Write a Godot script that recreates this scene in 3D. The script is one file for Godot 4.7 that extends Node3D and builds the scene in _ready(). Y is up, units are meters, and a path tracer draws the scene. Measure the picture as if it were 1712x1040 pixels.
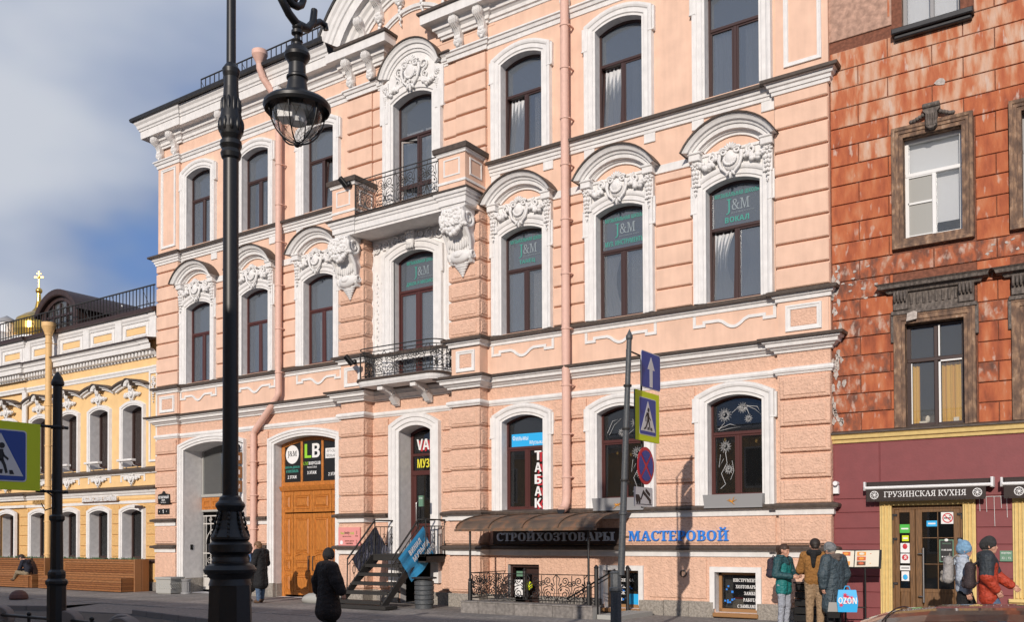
extends Node3D
# A street corner with a pink stucco town house, its yellow and red neighbours, street furniture and people.
# x runs along the facades to the right, y up, z out of the facades towards the street. Metres.

class MB:
	var v := PackedVector3Array()
	var n := PackedVector3Array()
	var c := PackedColorArray()
	var col := Color.WHITE
	var use_col := false
	func tri3(a: Vector3, b: Vector3, d: Vector3, na: Vector3, nb: Vector3, nd: Vector3) -> void:
		v.append(a); v.append(d); v.append(b)
		n.append(na); n.append(nd); n.append(nb)
		if use_col:
			c.append(col); c.append(col); c.append(col)
	func tri(a: Vector3, b: Vector3, d: Vector3) -> void:
		var q := (b - a).cross(d - a).normalized()
		if q != Vector3.ZERO:
			tri3(a, b, d, q, q, q)
	func quad(a: Vector3, b: Vector3, d: Vector3, e: Vector3) -> void:
		tri(a, b, d)
		tri(a, d, e)
	func box(x0: float, y0: float, z0: float, x1: float, y1: float, z1: float, r := 0.0) -> void:
		bx(Transform3D.IDENTITY, Vector3(x0, y0, z0), Vector3(x1, y1, z1), r)
	func bx(t: Transform3D, a: Vector3, b: Vector3, r := 0.0) -> void:
		# a box; r chamfers the front (+z) edges
		var p := [Vector3(a.x, a.y, a.z), Vector3(b.x, a.y, a.z), Vector3(b.x, b.y, a.z), Vector3(a.x, b.y, a.z)]
		var m := [Vector3(a.x, a.y, b.z - r), Vector3(b.x, a.y, b.z - r), Vector3(b.x, b.y, b.z - r), Vector3(a.x, b.y, b.z - r)]
		var f := [Vector3(a.x + r, a.y + r, b.z), Vector3(b.x - r, a.y + r, b.z), Vector3(b.x - r, b.y - r, b.z), Vector3(a.x + r, b.y - r, b.z)]
		for i in 4:
			p[i] = t * p[i]; m[i] = t * m[i]; f[i] = t * f[i]
		quad(p[1], p[0], p[3], p[2])
		for i in 4:
			var j := (i + 1) % 4
			quad(p[i], p[j], m[j], m[i])
			if r > 0.0:
				quad(m[i], m[j], f[j], f[i])
		quad(f[0], f[1], f[2], f[3])
	func poly(pts: PackedVector2Array, z: float, t := Transform3D.IDENTITY, flip := false) -> void:
		var ix := Geometry2D.triangulate_polygon(pts)
		for i in range(0, ix.size(), 3):
			var a := pts[ix[i]]; var b := pts[ix[i + 1]]; var d := pts[ix[i + 2]]
			if ((b - a).cross(d - a) < 0.0) != flip:
				var s := b; b = d; d = s
			tri(t * Vector3(a.x, a.y, z), t * Vector3(b.x, b.y, z), t * Vector3(d.x, d.y, z))
	func prism(pts: PackedVector2Array, z0: float, z1: float, t := Transform3D.IDENTITY) -> void:
		if Geometry2D.is_polygon_clockwise(pts):
			pts = pts.duplicate(); pts.reverse()
		poly(pts, z1, t)
		poly(pts, z0, t, true)
		for i in pts.size():
			var a := pts[i]; var b := pts[(i + 1) % pts.size()]
			quad(t * Vector3(a.x, a.y, z0), t * Vector3(b.x, b.y, z0), t * Vector3(b.x, b.y, z1), t * Vector3(a.x, a.y, z1))
	func sweep(path: PackedVector2Array, prof: PackedVector2Array, plan := false, closed := false, caps := true) -> void:
		# prof.x runs along the left-hand normal of the path, prof.y is z (front view) or y (plan view)
		var k := path.size()
		var rows := []
		for i in k:
			var d0 := Vector2.ZERO; var d1 := Vector2.ZERO
			if i > 0 or closed: d0 = (path[i] - path[(i + k - 1) % k]).normalized()
			if i < k - 1 or closed: d1 = (path[(i + 1) % k] - path[i]).normalized()
			if d0 == Vector2.ZERO: d0 = d1
			if d1 == Vector2.ZERO: d1 = d0
			var n0 := Vector2(-d0.y, d0.x); var n1 := Vector2(-d1.y, d1.x)
			var m := (n0 + n1) / maxf(0.25, 1.0 + n0.dot(n1))
			var row := PackedVector3Array()
			for q in prof:
				var s := path[i] + m * q.x
				row.append(Vector3(s.x, q.y, s.y) if plan else Vector3(s.x, s.y, q.y))
			rows.append(row)
		for i in (k if closed else k - 1):
			var a: PackedVector3Array = rows[i]; var b: PackedVector3Array = rows[(i + 1) % k]
			for j in prof.size() - 1:
				quad(a[j], b[j], b[j + 1], a[j + 1])
		if caps and not closed:
			var ix := Geometry2D.triangulate_polygon(prof)
			for i in range(0, ix.size(), 3):
				for e in [0, k - 1]:
					var r: PackedVector3Array = rows[e]
					tri(r[ix[i]], r[ix[i + 1]], r[ix[i + 2]])
	func loft(inner: PackedVector2Array, outer: PackedVector2Array, prof: PackedVector2Array) -> void:
		# prof.x from 0 (inner line) to 1 (outer line), prof.y = z
		for i in inner.size() - 1:
			for j in prof.size() - 1:
				var p := []
				for q in [[i, j], [i + 1, j], [i + 1, j + 1], [i, j + 1]]:
					var s: Vector2 = inner[q[0]].lerp(outer[q[0]], prof[q[1]].x)
					p.append(Vector3(s.x, s.y, prof[q[1]].y))
				quad(p[0], p[1], p[2], p[3])
		for e in [0, inner.size() - 1]:
			for j in range(1, prof.size() - 1):
				var p := []
				for q in [0, j, j + 1]:
					var s: Vector2 = inner[e].lerp(outer[e], prof[q].x)
					p.append(Vector3(s.x, s.y, prof[q].y))
				tri(p[0], p[1], p[2])
	func lathe(prof: Array, sides := 16, at := Vector3.ZERO, b := Basis.IDENTITY, facets := false) -> void:
		# prof: [radius, y] pairs from the bottom up
		for j in prof.size() - 1:
			var r0: float = prof[j][0]; var y0: float = prof[j][1]
			var r1: float = prof[j + 1][0]; var y1: float = prof[j + 1][1]
			var sl := Vector2(y1 - y0, r0 - r1).normalized()
			for i in sides:
				var a0 := TAU * i / sides; var a1 := TAU * (i + 1) / sides
				var c0 := Vector3(cos(a0), 0, -sin(a0)); var c1 := Vector3(cos(a1), 0, -sin(a1))
				var p := at + b * (c0 * r0 + Vector3(0, y0, 0)); var q := at + b * (c1 * r0 + Vector3(0, y0, 0))
				var s := at + b * (c1 * r1 + Vector3(0, y1, 0)); var t := at + b * (c0 * r1 + Vector3(0, y1, 0))
				if facets:
					quad(p, q, s, t)
					continue
				var na := (b * (c0 * sl.x + Vector3(0, sl.y, 0))).normalized(); var nb := (b * (c1 * sl.x + Vector3(0, sl.y, 0))).normalized()
				if r0 > 0.0: tri3(p, q, s, na, nb, nb)
				if r1 > 0.0: tri3(p, s, t, na, nb, na)
	func ball(at: Vector3, r: Vector3, sides := 8, rings := 5, b := Basis.IDENTITY) -> void:
		for j in rings:
			var t0 := PI * j / rings - PI / 2; var t1 := PI * (j + 1) / rings - PI / 2
			for i in sides:
				var p := []; var q := []
				for w in [[i, t0], [i + 1, t0], [i + 1, t1], [i, t1]]:
					var a: float = TAU * w[0] / sides; var t: float = w[1]
					var d := Vector3(cos(a) * cos(t), sin(t), -sin(a) * cos(t))
					p.append(at + b * (d * r)); q.append((b * (d / r)).normalized())
				if j > 0: tri3(p[0], p[1], p[2], q[0], q[1], q[2])
				if j < rings - 1: tri3(p[0], p[2], p[3], q[0], q[2], q[3])
	func tube(pts: Array, r0: float, sides := 6, r1 := -1.0, closed := false) -> void:
		if r1 < 0.0: r1 = r0
		var k := pts.size()
		var rows := []; var nrm := []
		var up := Vector3.UP
		var d00: Vector3 = (pts[1] - pts[0]).normalized()
		if absf(d00.dot(up)) > 0.9: up = Vector3.RIGHT
		for i in k:
			var a: Vector3 = pts[(i + k - 1) % k] if i > 0 or closed else pts[i]
			var b: Vector3 = pts[(i + 1) % k] if i < k - 1 or closed else pts[i]
			var d := (b - a).normalized()
			var x := up.cross(d).normalized()
			if x == Vector3.ZERO: x = Vector3.RIGHT
			up = d.cross(x).normalized()
			var row := []; var nr := []
			var r := lerpf(r0, r1, float(i) / (k - 1))
			for s in sides:
				var an := TAU * s / sides
				var o := x * cos(an) + up * sin(an)
				row.append(pts[i] + o * r); nr.append(o)
			rows.append(row); nrm.append(nr)
		for i in (k if closed else k - 1):
			var j := (i + 1) % k
			for s in sides:
				var t := (s + 1) % sides
				tri3(rows[i][s], rows[i][t], rows[j][t], nrm[i][s], nrm[i][t], nrm[j][t])
				tri3(rows[i][s], rows[j][t], rows[j][s], nrm[i][s], nrm[j][t], nrm[j][s])
		if not closed:
			for e in [0, k - 1]:
				for s in range(1, sides - 1):
					if e == 0: tri(rows[e][0], rows[e][s + 1], rows[e][s])
					else: tri(rows[e][0], rows[e][s], rows[e][s + 1])
	func join(o: MB, t := Transform3D.IDENTITY) -> void:
		var flip := t.basis.determinant() < 0.0
		var nb := t.basis.inverse().transposed()
		for i in range(0, o.v.size(), 3):
			for j in ([0, 2, 1] if flip else [0, 1, 2]):
				v.append(t * o.v[i + j]); n.append((nb * o.n[i + j]).normalized())
				if use_col: c.append(o.c[i + j] if o.use_col else col)
	func mesh() -> ArrayMesh:
		var m := ArrayMesh.new()
		var a := []
		a.resize(Mesh.ARRAY_MAX)
		a[Mesh.ARRAY_VERTEX] = v
		a[Mesh.ARRAY_NORMAL] = n
		if use_col: a[Mesh.ARRAY_COLOR] = c
		if v.size(): m.add_surface_from_arrays(Mesh.PRIMITIVE_TRIANGLES, a)
		return m

var rng := RandomNumberGenerator.new()
var M := {}
var used := {}

func V(x: float, y: float, z := 0.0) -> Vector3: return Vector3(x, y, z)

func P2(a: Array) -> PackedVector2Array:
	var o := PackedVector2Array()
	for i in range(0, a.size(), 2): o.append(Vector2(a[i], a[i + 1]))
	return o

func numbered(called: String) -> String:
	if not used.has(called):
		used[called] = 0
		return called
	used[called] += 1
	return "%s_%03d" % [called, used[called]]

func tag(o: Node, label: String, category: String, group := "") -> Node:
	o.set_meta("label", label); o.set_meta("category", category)
	if group: o.set_meta("group", group)
	return o

func thing(called: String, label: String, category: String, at := Vector3.ZERO, turn := 0.0, group := "") -> Node3D:
	var o := Node3D.new()
	o.name = numbered(called); add_child(o)
	o.position = at; o.rotation.y = turn
	tag(o, label, category, group)
	return o

func part(parent: Node, called: String, shape, m: Material, at := Vector3.ZERO, b := Basis.IDENTITY) -> MeshInstance3D:
	var o := MeshInstance3D.new()
	o.name = called
	o.mesh = shape.mesh() if shape is MB else shape
	o.material_override = m
	o.transform = Transform3D(b, at)
	parent.add_child(o, true)
	return o

func node(parent: Node, called: String, at := Vector3.ZERO) -> Node3D:
	var o := Node3D.new()
	o.name = called; o.position = at
	parent.add_child(o, true)
	return o

func one(called: String, shape, m: Material, label: String, category: String, at := Vector3.ZERO, turn := 0.0, group := "") -> MeshInstance3D:
	var o := part(self, numbered(called), shape, m, at)
	o.rotation.y = turn
	tag(o, label, category, group)
	return o

func struct(called: String, shape, m: Material, at := Vector3.ZERO) -> MeshInstance3D:
	var o := part(self, numbered(called), shape, m, at)
	o.set_meta("kind", "structure")
	return o

func copy(o: Node3D, at: Vector3, turn := 0.0, label := "", group := "") -> Node3D:
	var r: Node3D = o.duplicate()
	r.name = numbered(String(o.name).rstrip("_0123456789")); add_child(r)
	r.position = at; r.rotation.y = turn
	if label: r.set_meta("label", label)
	if group: r.set_meta("group", group)
	return r

func font(serif: bool, bold: bool) -> SystemFont:
	var f := SystemFont.new()
	f.font_names = PackedStringArray(["Droid Serif" if serif else "Droid Sans"])
	f.font_weight = 700 if bold else 400
	return f

var fonts := {}
func text(parent: Node, called: String, s: String, kind: String, w: float, h: float, at: Vector3, m: Material, b := Basis.IDENTITY, depth := 0.004) -> MeshInstance3D:
	# kind: s serif / g grotesque, then b for bold; the ink box is fitted to w by h and centred on at
	if not fonts.has(kind): fonts[kind] = font(kind[0] == "s", kind.length() > 1)
	var t := TextMesh.new()
	t.font = fonts[kind]; t.text = s; t.font_size = 48; t.pixel_size = 0.01; t.depth = 0.1; t.curve_step = 2.0
	var bb := t.get_aabb()
	var k := Vector3(w / maxf(bb.size.x, 0.01), h / maxf(bb.size.y, 0.01), depth / 0.1)
	var o := MeshInstance3D.new()
	o.name = called; o.mesh = t; o.material_override = m
	var bs := b * Basis.from_scale(k)
	o.transform = Transform3D(bs, at - bs * bb.get_center())
	parent.add_child(o, true)
	return o

func letters(parent: Node, s: String, kind: String, x0: float, x1: float, y0: float, y1: float, z: float, m: Material, depth := 0.03) -> void:
	if not fonts.has(kind): fonts[kind] = font(kind[0] == "s", kind.length() > 1)
	var f: Font = fonts[kind]
	var whole := f.get_string_size(s, HORIZONTAL_ALIGNMENT_LEFT, -1, 48).x
	var t0 := TextMesh.new()
	t0.font = f; t0.text = "Н"; t0.font_size = 48; t0.pixel_size = 0.01
	var cap := t0.get_aabb()
	for i in s.length():
		if s[i] == " ": continue
		var t := TextMesh.new()
		t.font = f; t.text = s[i]; t.font_size = 48; t.pixel_size = 0.01; t.depth = 0.1; t.curve_step = 2.0
		t.horizontal_alignment = HORIZONTAL_ALIGNMENT_LEFT
		var kx := (x1 - x0) / (whole * 0.01); var ky := (y1 - y0) / cap.size.y
		var o := MeshInstance3D.new()
		o.name = "letter"; o.mesh = t; o.material_override = m
		var px := f.get_string_size(s.substr(0, i), HORIZONTAL_ALIGNMENT_LEFT, -1, 48).x * 0.01
		o.transform = Transform3D(Basis.from_scale(V(kx, ky, depth / 0.1)), V(x0 + px * kx, y0 - cap.position.y * ky, z))
		parent.add_child(o, true)

func arc(x0: float, x1: float, y: float, rise: float, k := 10) -> PackedVector2Array:
	# from (x0, y) over the crown to (x1, y)
	var w := x1 - x0
	var r := (w * w / 4.0 + rise * rise) / (2.0 * rise)
	var c := Vector2((x0 + x1) / 2.0, y + rise - r)
	var a0 := (Vector2(x0, y) - c).angle(); var a1 := (Vector2(x1, y) - c).angle()
	if a0 < a1: a0 += TAU
	var o := PackedVector2Array()
	for i in k + 1: o.append(c + Vector2.from_angle(lerpf(a0, a1, float(i) / k)) * r)
	return o

func door_path(x0: float, x1: float, yb: float, ys: float, rise: float, k := 10) -> PackedVector2Array:
	var o := PackedVector2Array([Vector2(x0, yb)])
	if rise > 0.0: o.append_array(arc(x0, x1, ys, rise, k))
	else: o.append_array(PackedVector2Array([Vector2(x0, ys), Vector2(x1, ys)]))
	o.append(Vector2(x1, yb))
	return o

func wall(mb: MB, x0: float, x1: float, y0: float, y1: float, holes: Array, z := 0.0, depth := 0.26) -> void:
	# a sheet of wall with openings [x0, x1, bottom, spring, rise]; only the sheet
	var x := x0
	for h in holes:
		mb.quad(V(x, y0, z), V(h[0], y0, z), V(h[0], y1, z), V(x, y1, z))
		if h[2] > y0: mb.quad(V(h[0], y0, z), V(h[1], y0, z), V(h[1], h[2], z), V(h[0], h[2], z))
		var a := arc(h[0], h[1], h[3], h[4]) if h[4] > 0.0 else PackedVector2Array([Vector2(h[0], h[3]), Vector2(h[1], h[3])])
		for i in a.size() - 1:
			mb.quad(V(a[i].x, a[i].y, z), V(a[i + 1].x, a[i + 1].y, z), V(a[i + 1].x, y1, z), V(a[i].x, y1, z))
		x = h[1]
	mb.quad(V(x, y0, z), V(x1, y0, z), V(x1, y1, z), V(x, y1, z))

func reveal(mb: MB, h: Array, depth: float, z := 0.0) -> void:
	mb.sweep(door_path(h[0], h[1], h[2], h[3], h[4]), P2([0, z - depth, 0, z]), false, false, false)
	mb.quad(V(h[0], h[2], z), V(h[1], h[2], z), V(h[1], h[2], z - depth), V(h[0], h[2], z - depth))

func spiral(c: Vector3, r0: float, r1: float, a0: float, turns: float, k := 14, bx := Vector3.RIGHT, by := Vector3.UP) -> Array:
	var o := []
	for i in k + 1:
		var t := float(i) / k
		var a := a0 + turns * TAU * t
		o.append(c + (bx * cos(a) + by * sin(a)) * lerpf(r0, r1, t))
	return o

func ntex(freq: float, lo: float, hi: float, kind := 0, octaves := 4, size := 512, warp := 0.0, sd := 1) -> NoiseTexture2D:
	var f := FastNoiseLite.new()
	f.noise_type = [FastNoiseLite.TYPE_SIMPLEX_SMOOTH, FastNoiseLite.TYPE_CELLULAR, FastNoiseLite.TYPE_PERLIN][kind]
	f.frequency = freq; f.fractal_octaves = octaves; f.seed = sd
	if warp > 0.0:
		f.domain_warp_enabled = true; f.domain_warp_amplitude = warp; f.domain_warp_frequency = freq
	var t := NoiseTexture2D.new()
	t.width = size; t.height = size; t.seamless = true; t.noise = f
	var g := Gradient.new()
	g.set_color(0, Color(lo, lo, lo)); g.set_color(1, Color(hi, hi, hi))
	t.color_ramp = g
	return t

func ramp(t: NoiseTexture2D, stops: Array) -> NoiseTexture2D:
	var g := Gradient.new()
	var o := PackedFloat32Array(); var c := PackedColorArray()
	for s in stops:
		o.append(s[0]); c.append(Color(s[1], s[2], s[3]).linear_to_srgb())
	g.offsets = o; g.colors = c
	t.color_ramp = g
	return t

func mat(called: String, r: float, g: float, b: float, rough := 0.8, metal := 0.0) -> StandardMaterial3D:
	var m := StandardMaterial3D.new()
	m.resource_name = called
	m.albedo_color = Color(r, g, b).linear_to_srgb()
	m.roughness = rough; m.metallic = metal
	M[called] = m
	return m

func tri_map(m: StandardMaterial3D, albedo: Texture2D, scale: Vector3, bump: Texture2D = null, cm := 0.0, world := true) -> void:
	m.uv1_triplanar = true; m.uv1_world_triplanar = world; m.uv1_scale = scale
	m.uv1_triplanar_sharpness = 4.0
	if albedo: m.albedo_texture = albedo
	if bump:
		m.heightmap_enabled = true; m.heightmap_texture = bump; m.heightmap_scale = cm

func weather(m: StandardMaterial3D, t: Texture2D, scale: Vector3) -> void:
	# rain streaks and dust that run down a wall, multiplied over the paint
	m.detail_enabled = true; m.detail_blend_mode = BaseMaterial3D.BLEND_MODE_MUL; m.detail_albedo = t
	m.detail_uv_layer = BaseMaterial3D.DETAIL_UV_2; m.uv2_triplanar = true; m.uv2_world_triplanar = true; m.uv2_scale = scale

func glass(called: String, a: float, r: float, g: float, b: float) -> void:
	var m := mat(called, r, g, b, 0.02)
	m.transparency = BaseMaterial3D.TRANSPARENCY_ALPHA
	m.albedo_color.a = a
	m.metallic_specular = 0.65

func materials() -> void:
	var tone := ntex(0.012, 0.93, 1.0, 0, 5)
	var tone2 := ntex(0.02, 0.72, 1.0, 0, 5, 512, 20.0, 7)
	var tone3 := ntex(0.02, 0.9, 1.0, 0, 5, 512, 20.0, 8)
	var fine := ntex(0.09, 0.0, 1.0, 2, 3, 512, 0.0, 3)
	var stucco := ntex(0.045, 0.0, 1.0, 1, 2, 512, 14.0, 5)
	var pits := ramp(ntex(0.05, 0, 1, 0, 4, 512, 8.0, 9), [[0.0, 0, 0, 0], [0.36, 0.25, 0.25, 0.25], [0.55, 0.8, 0.8, 0.8], [1.0, 1, 1, 1]])
	tri_map(mat("pink", 0.84, 0.565, 0.425, 0.85), tone, V(0.25, 0.25, 0.25), fine, 0.15)
	tri_map(mat("pink_rough", 0.82, 0.525, 0.385, 0.9), tone3, V(0.55, 0.55, 0.55), pits, 1.5)
	var streak := ntex(0.02, 0.955, 1.0, 0, 5, 512, 4.0, 91)
	for q in ["pink", "pink_rough"]: weather(M[q], streak, V(0.55, 0.06, 0.55))
	tri_map(mat("pink_joint", 0.62, 0.30, 0.17, 0.9), null, V(1, 1, 1), fine, 0.2)
	tri_map(mat("white", 0.83, 0.815, 0.80, 0.8), tone, V(0.5, 0.5, 0.5), fine, 0.06)
	weather(M.white, streak, V(0.9, 0.14, 0.9))
	tri_map(mat("reveal_white", 0.78, 0.76, 0.75, 0.85), tone3, V(0.4, 0.4, 0.4), fine, 0.06)
	tri_map(mat("sheet_brown", 0.105, 0.078, 0.062, 0.55), tone2, V(0.7, 0.7, 0.7))
	tri_map(mat("roof_dark", 0.03, 0.03, 0.034, 0.5), tone2, V(0.5, 0.5, 0.5))
	tri_map(mat("roof_brown", 0.06, 0.034, 0.03, 0.5), tone2, V(0.5, 0.5, 0.5))
	mat("frame_brown", 0.05, 0.024, 0.021, 0.4)
	mat("frame_red", 0.075, 0.021, 0.018, 0.4)
	mat("frame_dark", 0.04, 0.02, 0.017, 0.4)
	mat("frame_white", 0.75, 0.75, 0.74, 0.4)
	glass("glass", 0.34, 0.17, 0.20, 0.24)  # pale haze colour here and in glass_b, glass_c stands in for reflected sky
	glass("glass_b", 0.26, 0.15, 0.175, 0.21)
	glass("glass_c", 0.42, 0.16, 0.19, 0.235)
	glass("glass_dark", 0.45, 0.012, 0.013, 0.014)
	glass("glass_clear", 0.1, 0.4, 0.42, 0.42)
	glass("glass_brown", 0.3, 0.06, 0.04, 0.034)
	var cur := mat("curtain", 0.68, 0.69, 0.70, 0.9)
	cur.backlight_enabled = true; cur.backlight = Color(0.5, 0.5, 0.5)
	mat("curtain_yellow", 0.62, 0.36, 0.03, 0.9)
	mat("curtain_brown", 0.16, 0.09, 0.065, 0.9)
	mat("blind", 0.62, 0.64, 0.66, 0.8)
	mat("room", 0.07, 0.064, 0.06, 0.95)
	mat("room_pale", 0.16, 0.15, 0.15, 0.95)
	var grain := ntex(0.03, 0.62, 1.0, 0, 4, 512, 6.0, 21)
	tri_map(mat("door_wood", 0.74, 0.265, 0.05, 0.38), grain, V(2.2, 0.25, 2.2))
	tri_map(mat("door_oak", 0.25, 0.125, 0.048, 0.45), grain, V(2.4, 0.22, 2.4))
	tri_map(mat("slat_wood", 0.42, 0.17, 0.055, 0.55), grain, V(0.3, 2.5, 2.5))
	tri_map(mat("slat_wood_pale", 0.47, 0.21, 0.08, 0.55), grain, V(0.3, 2.5, 2.5))
	tri_map(mat("slat_wood_dark", 0.33, 0.125, 0.04, 0.55), grain, V(0.3, 2.5, 2.5))
	tri_map(mat("black_iron", 0.011, 0.011, 0.012, 0.42), tone2, V(2, 2, 2))
	tri_map(mat("iron", 0.035, 0.033, 0.031, 0.6), tone2, V(3, 3, 3))
	tri_map(mat("grey_steel", 0.10, 0.11, 0.12, 0.5), tone2, V(2, 2, 2))
	mat("steel", 0.5, 0.5, 0.5, 0.3, 1.0)
	mat("gate_white", 0.55, 0.53, 0.5, 0.5)
	tri_map(mat("plinth", 0.44, 0.40, 0.35, 0.9), tone2, V(1.2, 1.2, 1.2), pits, 1.2)
	tri_map(mat("plinth_dark", 0.34, 0.315, 0.285, 0.9), tone2, V(1.2, 1.2, 1.2), pits, 1.2)
	tri_map(mat("granite", 0.25, 0.22, 0.205, 0.75), ntex(0.2, 0.7, 1.0, 0, 2, 512, 0.0, 31), V(2, 2, 2))
	tri_map(mat("granite_red", 0.17, 0.075, 0.062, 0.7), ntex(0.2, 0.7, 1.0, 0, 2, 512, 0.0, 32), V(2, 2, 2))
	tri_map(mat("asphalt", 0.10, 0.094, 0.09, 0.9), ntex(0.18, 0.66, 1.0, 0, 3, 512, 0.0, 33), V(0.8, 0.8, 0.8), fine, 0.4)
	for i in 4:
		var k: float = [1.0, 0.9, 0.82, 1.1][i]
		tri_map(mat("slab%d" % i, 0.31 * k, 0.285 * k, 0.265 * k, 0.85), tone2, V(0.7, 0.7, 0.7), fine, 0.15)
	tri_map(mat("joint_sand", 0.14, 0.09, 0.08, 0.95), tone2, V(1, 1, 1))
	# the weathered red house
	var blotch := ntex(0.014, 0, 1, 0, 5, 512, 22.0, 41)
	tri_map(mat("red_deep", 1, 1, 1, 0.9), ramp(ntex(0.012, 0, 1, 0, 6, 512, 6.0, 41), [[0.0, 0.22, 0.06, 0.03], [0.3, 0.37, 0.098, 0.042], [0.6, 0.455, 0.135, 0.055], [0.85, 0.48, 0.185, 0.092], [1.0, 0.50, 0.25, 0.15]]), V(0.5, 0.16, 0.5), pits, 0.5)
	tri_map(mat("red_worn", 1, 1, 1, 0.9), ramp(ntex(0.012, 0, 1, 0, 6, 512, 6.0, 42), [[0.0, 0.37, 0.095, 0.042], [0.36, 0.46, 0.15, 0.068], [0.52, 0.51, 0.24, 0.14], [0.7, 0.56, 0.34, 0.235], [1.0, 0.58, 0.41, 0.32]]), V(0.55, 0.14, 0.55), pits, 0.5)
	tri_map(mat("red_dirty", 1, 1, 1, 0.9), ramp(ntex(0.014, 0, 1, 0, 5, 512, 22.0, 43), [[0.0, 0.10, 0.055, 0.042], [0.3, 0.21, 0.075, 0.045], [0.55, 0.38, 0.105, 0.045], [0.75, 0.40, 0.16, 0.09], [1.0, 0.5, 0.38, 0.31]]), V(0.5, 0.26, 0.5), pits, 0.6)
	for q in ["red_deep", "red_worn", "red_dirty"]:
		var rm: StandardMaterial3D = M[q]
		rm.detail_enabled = true; rm.detail_uv_layer = BaseMaterial3D.DETAIL_UV_1; rm.detail_blend_mode = BaseMaterial3D.BLEND_MODE_MIX
		rm.detail_albedo = ramp(ntex(0.03, 0, 1, 0, 3, 128, 0.0, 47), [[0.0, 0.5, 0.36, 0.28], [1.0, 0.62, 0.53, 0.47]])
		rm.detail_mask = ramp(ntex(0.02, 0, 1, 0, 6, 512, 8.0, 48), [[0.0, 0, 0, 0], [0.6 if q == "red_dirty" else 0.7, 0, 0, 0], [0.85, 0.35, 0.35, 0.35], [1.0, 0.7, 0.7, 0.7]])
	tri_map(mat("red_joint", 0.26, 0.10, 0.06, 0.95), tone2, V(1, 1, 1))
	tri_map(mat("pale_patch", 0.58, 0.36, 0.27, 0.9), tone2, V(0.6, 0.6, 0.6), fine, 0.3)
	tri_map(mat("flake_white", 0.62, 0.55, 0.5, 0.95), tone2, V(1, 1, 1))
	tri_map(mat("stone_brown", 1, 1, 1, 0.9), ramp(ntex(0.02, 0, 1, 0, 5, 512, 20.0, 45), [[0.0, 0.085, 0.055, 0.042], [0.45, 0.17, 0.105, 0.072], [0.75, 0.30, 0.185, 0.115], [1.0, 0.42, 0.32, 0.25]]), V(0.6, 0.3, 0.6), pits, 0.6)
	tri_map(mat("stone_grey", 1, 1, 1, 0.9), ramp(ntex(0.02, 0, 1, 0, 5, 512, 20.0, 46), [[0.0, 0.06, 0.05, 0.045], [0.5, 0.125, 0.105, 0.092], [1.0, 0.24, 0.205, 0.18]]), V(1.1, 0.6, 1.1), pits, 0.6)
	tri_map(mat("burgundy", 0.225, 0.052, 0.056, 0.6), tone, V(0.4, 0.4, 0.4), fine, 0.12)
	tri_map(mat("ochre", 0.78, 0.58, 0.235, 0.7), tone3, V(0.6, 0.6, 0.6), fine, 0.1)
	tri_map(mat("yellow", 0.84, 0.565, 0.27, 0.85), tone, V(0.3, 0.3, 0.3), fine, 0.12)
	tri_map(mat("yellow_rough", 0.76, 0.47, 0.19, 0.9), tone3, V(0.7, 0.7, 0.7), pits, 1.4)
	tri_map(mat("pipe_pink", 0.76, 0.48, 0.39, 0.6), tone, V(0.8, 0.8, 0.8))
	tri_map(mat("pipe_yellow", 0.78, 0.50, 0.22, 0.6), tone, V(0.8, 0.8, 0.8))
	tri_map(mat("rust", 1, 1, 1, 0.65), ramp(ntex(0.012, 0, 1, 0, 5, 512, 20.0, 51), [[0.0, 0.06, 0.045, 0.035], [0.5, 0.11, 0.075, 0.052], [0.75, 0.19, 0.095, 0.05], [1.0, 0.13, 0.10, 0.08]]), V(0.5, 0.5, 0.5))
	mat("gold", 0.85, 0.52, 0.12, 0.25, 1.0)
	mat("letter_blue", 0.03, 0.22, 0.72, 0.4)
	mat("letter_white", 0.78, 0.78, 0.78, 0.5)
	mat("letter_grey", 0.62, 0.68, 0.76, 0.5)
	mat("fascia", 0.05, 0.032, 0.026, 0.7)
	mat("letter_red", 0.45, 0.02, 0.03, 0.5)
	mat("letter_yellow", 0.75, 0.68, 0.05, 0.5)
	mat("letter_teal", 0.05, 0.29, 0.24, 0.6)
	mat("letter_pale", 0.25, 0.30, 0.33, 0.6)
	mat("letter_gold", 0.45, 0.28, 0.10, 0.4)
	mat("black_panel", 0.012, 0.012, 0.012, 0.35)
	mat("blue_banner", 0.035, 0.32, 0.62, 0.6)
	mat("banner_back", 0.20, 0.20, 0.25, 0.7)
	mat("sign_blue", 0.012, 0.055, 0.30, 0.4)
	mat("sign_white", 0.62, 0.62, 0.62, 0.45)
	mat("sign_red", 0.55, 0.025, 0.04, 0.4)
	mat("sign_yellow", 0.62, 0.72, 0.008, 0.5)
	mat("sign_black", 0.012, 0.012, 0.014, 0.5)
	mat("sign_cyan", 0.02, 0.40, 0.80, 0.5)
	mat("plaque_pink", 0.72, 0.29, 0.27, 0.5)
	mat("plaque_brown", 0.30, 0.155, 0.06, 0.5)
	mat("green", 0.06, 0.45, 0.06, 0.5)
	mat("lime", 0.30, 0.62, 0.04, 0.5)
	mat("plaque_green", 0.12, 0.24, 0.16, 0.6)
	mat("awning", 0.035, 0.025, 0.022, 0.8)
	mat("concrete", 0.36, 0.36, 0.34, 0.9)
	mat("zinc", 0.27, 0.27, 0.275, 0.5)
	mat("orange", 0.62, 0.27, 0.02, 0.6)
	mat("leaf", 0.07, 0.13, 0.06, 0.8)
	mat("paper", 0.68, 0.63, 0.52, 0.8)
	mat("food_red", 0.55, 0.12, 0.05, 0.7)
	mat("food_orange", 0.72, 0.30, 0.05, 0.7)
	mat("food_dark", 0.12, 0.06, 0.035, 0.7)
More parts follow.
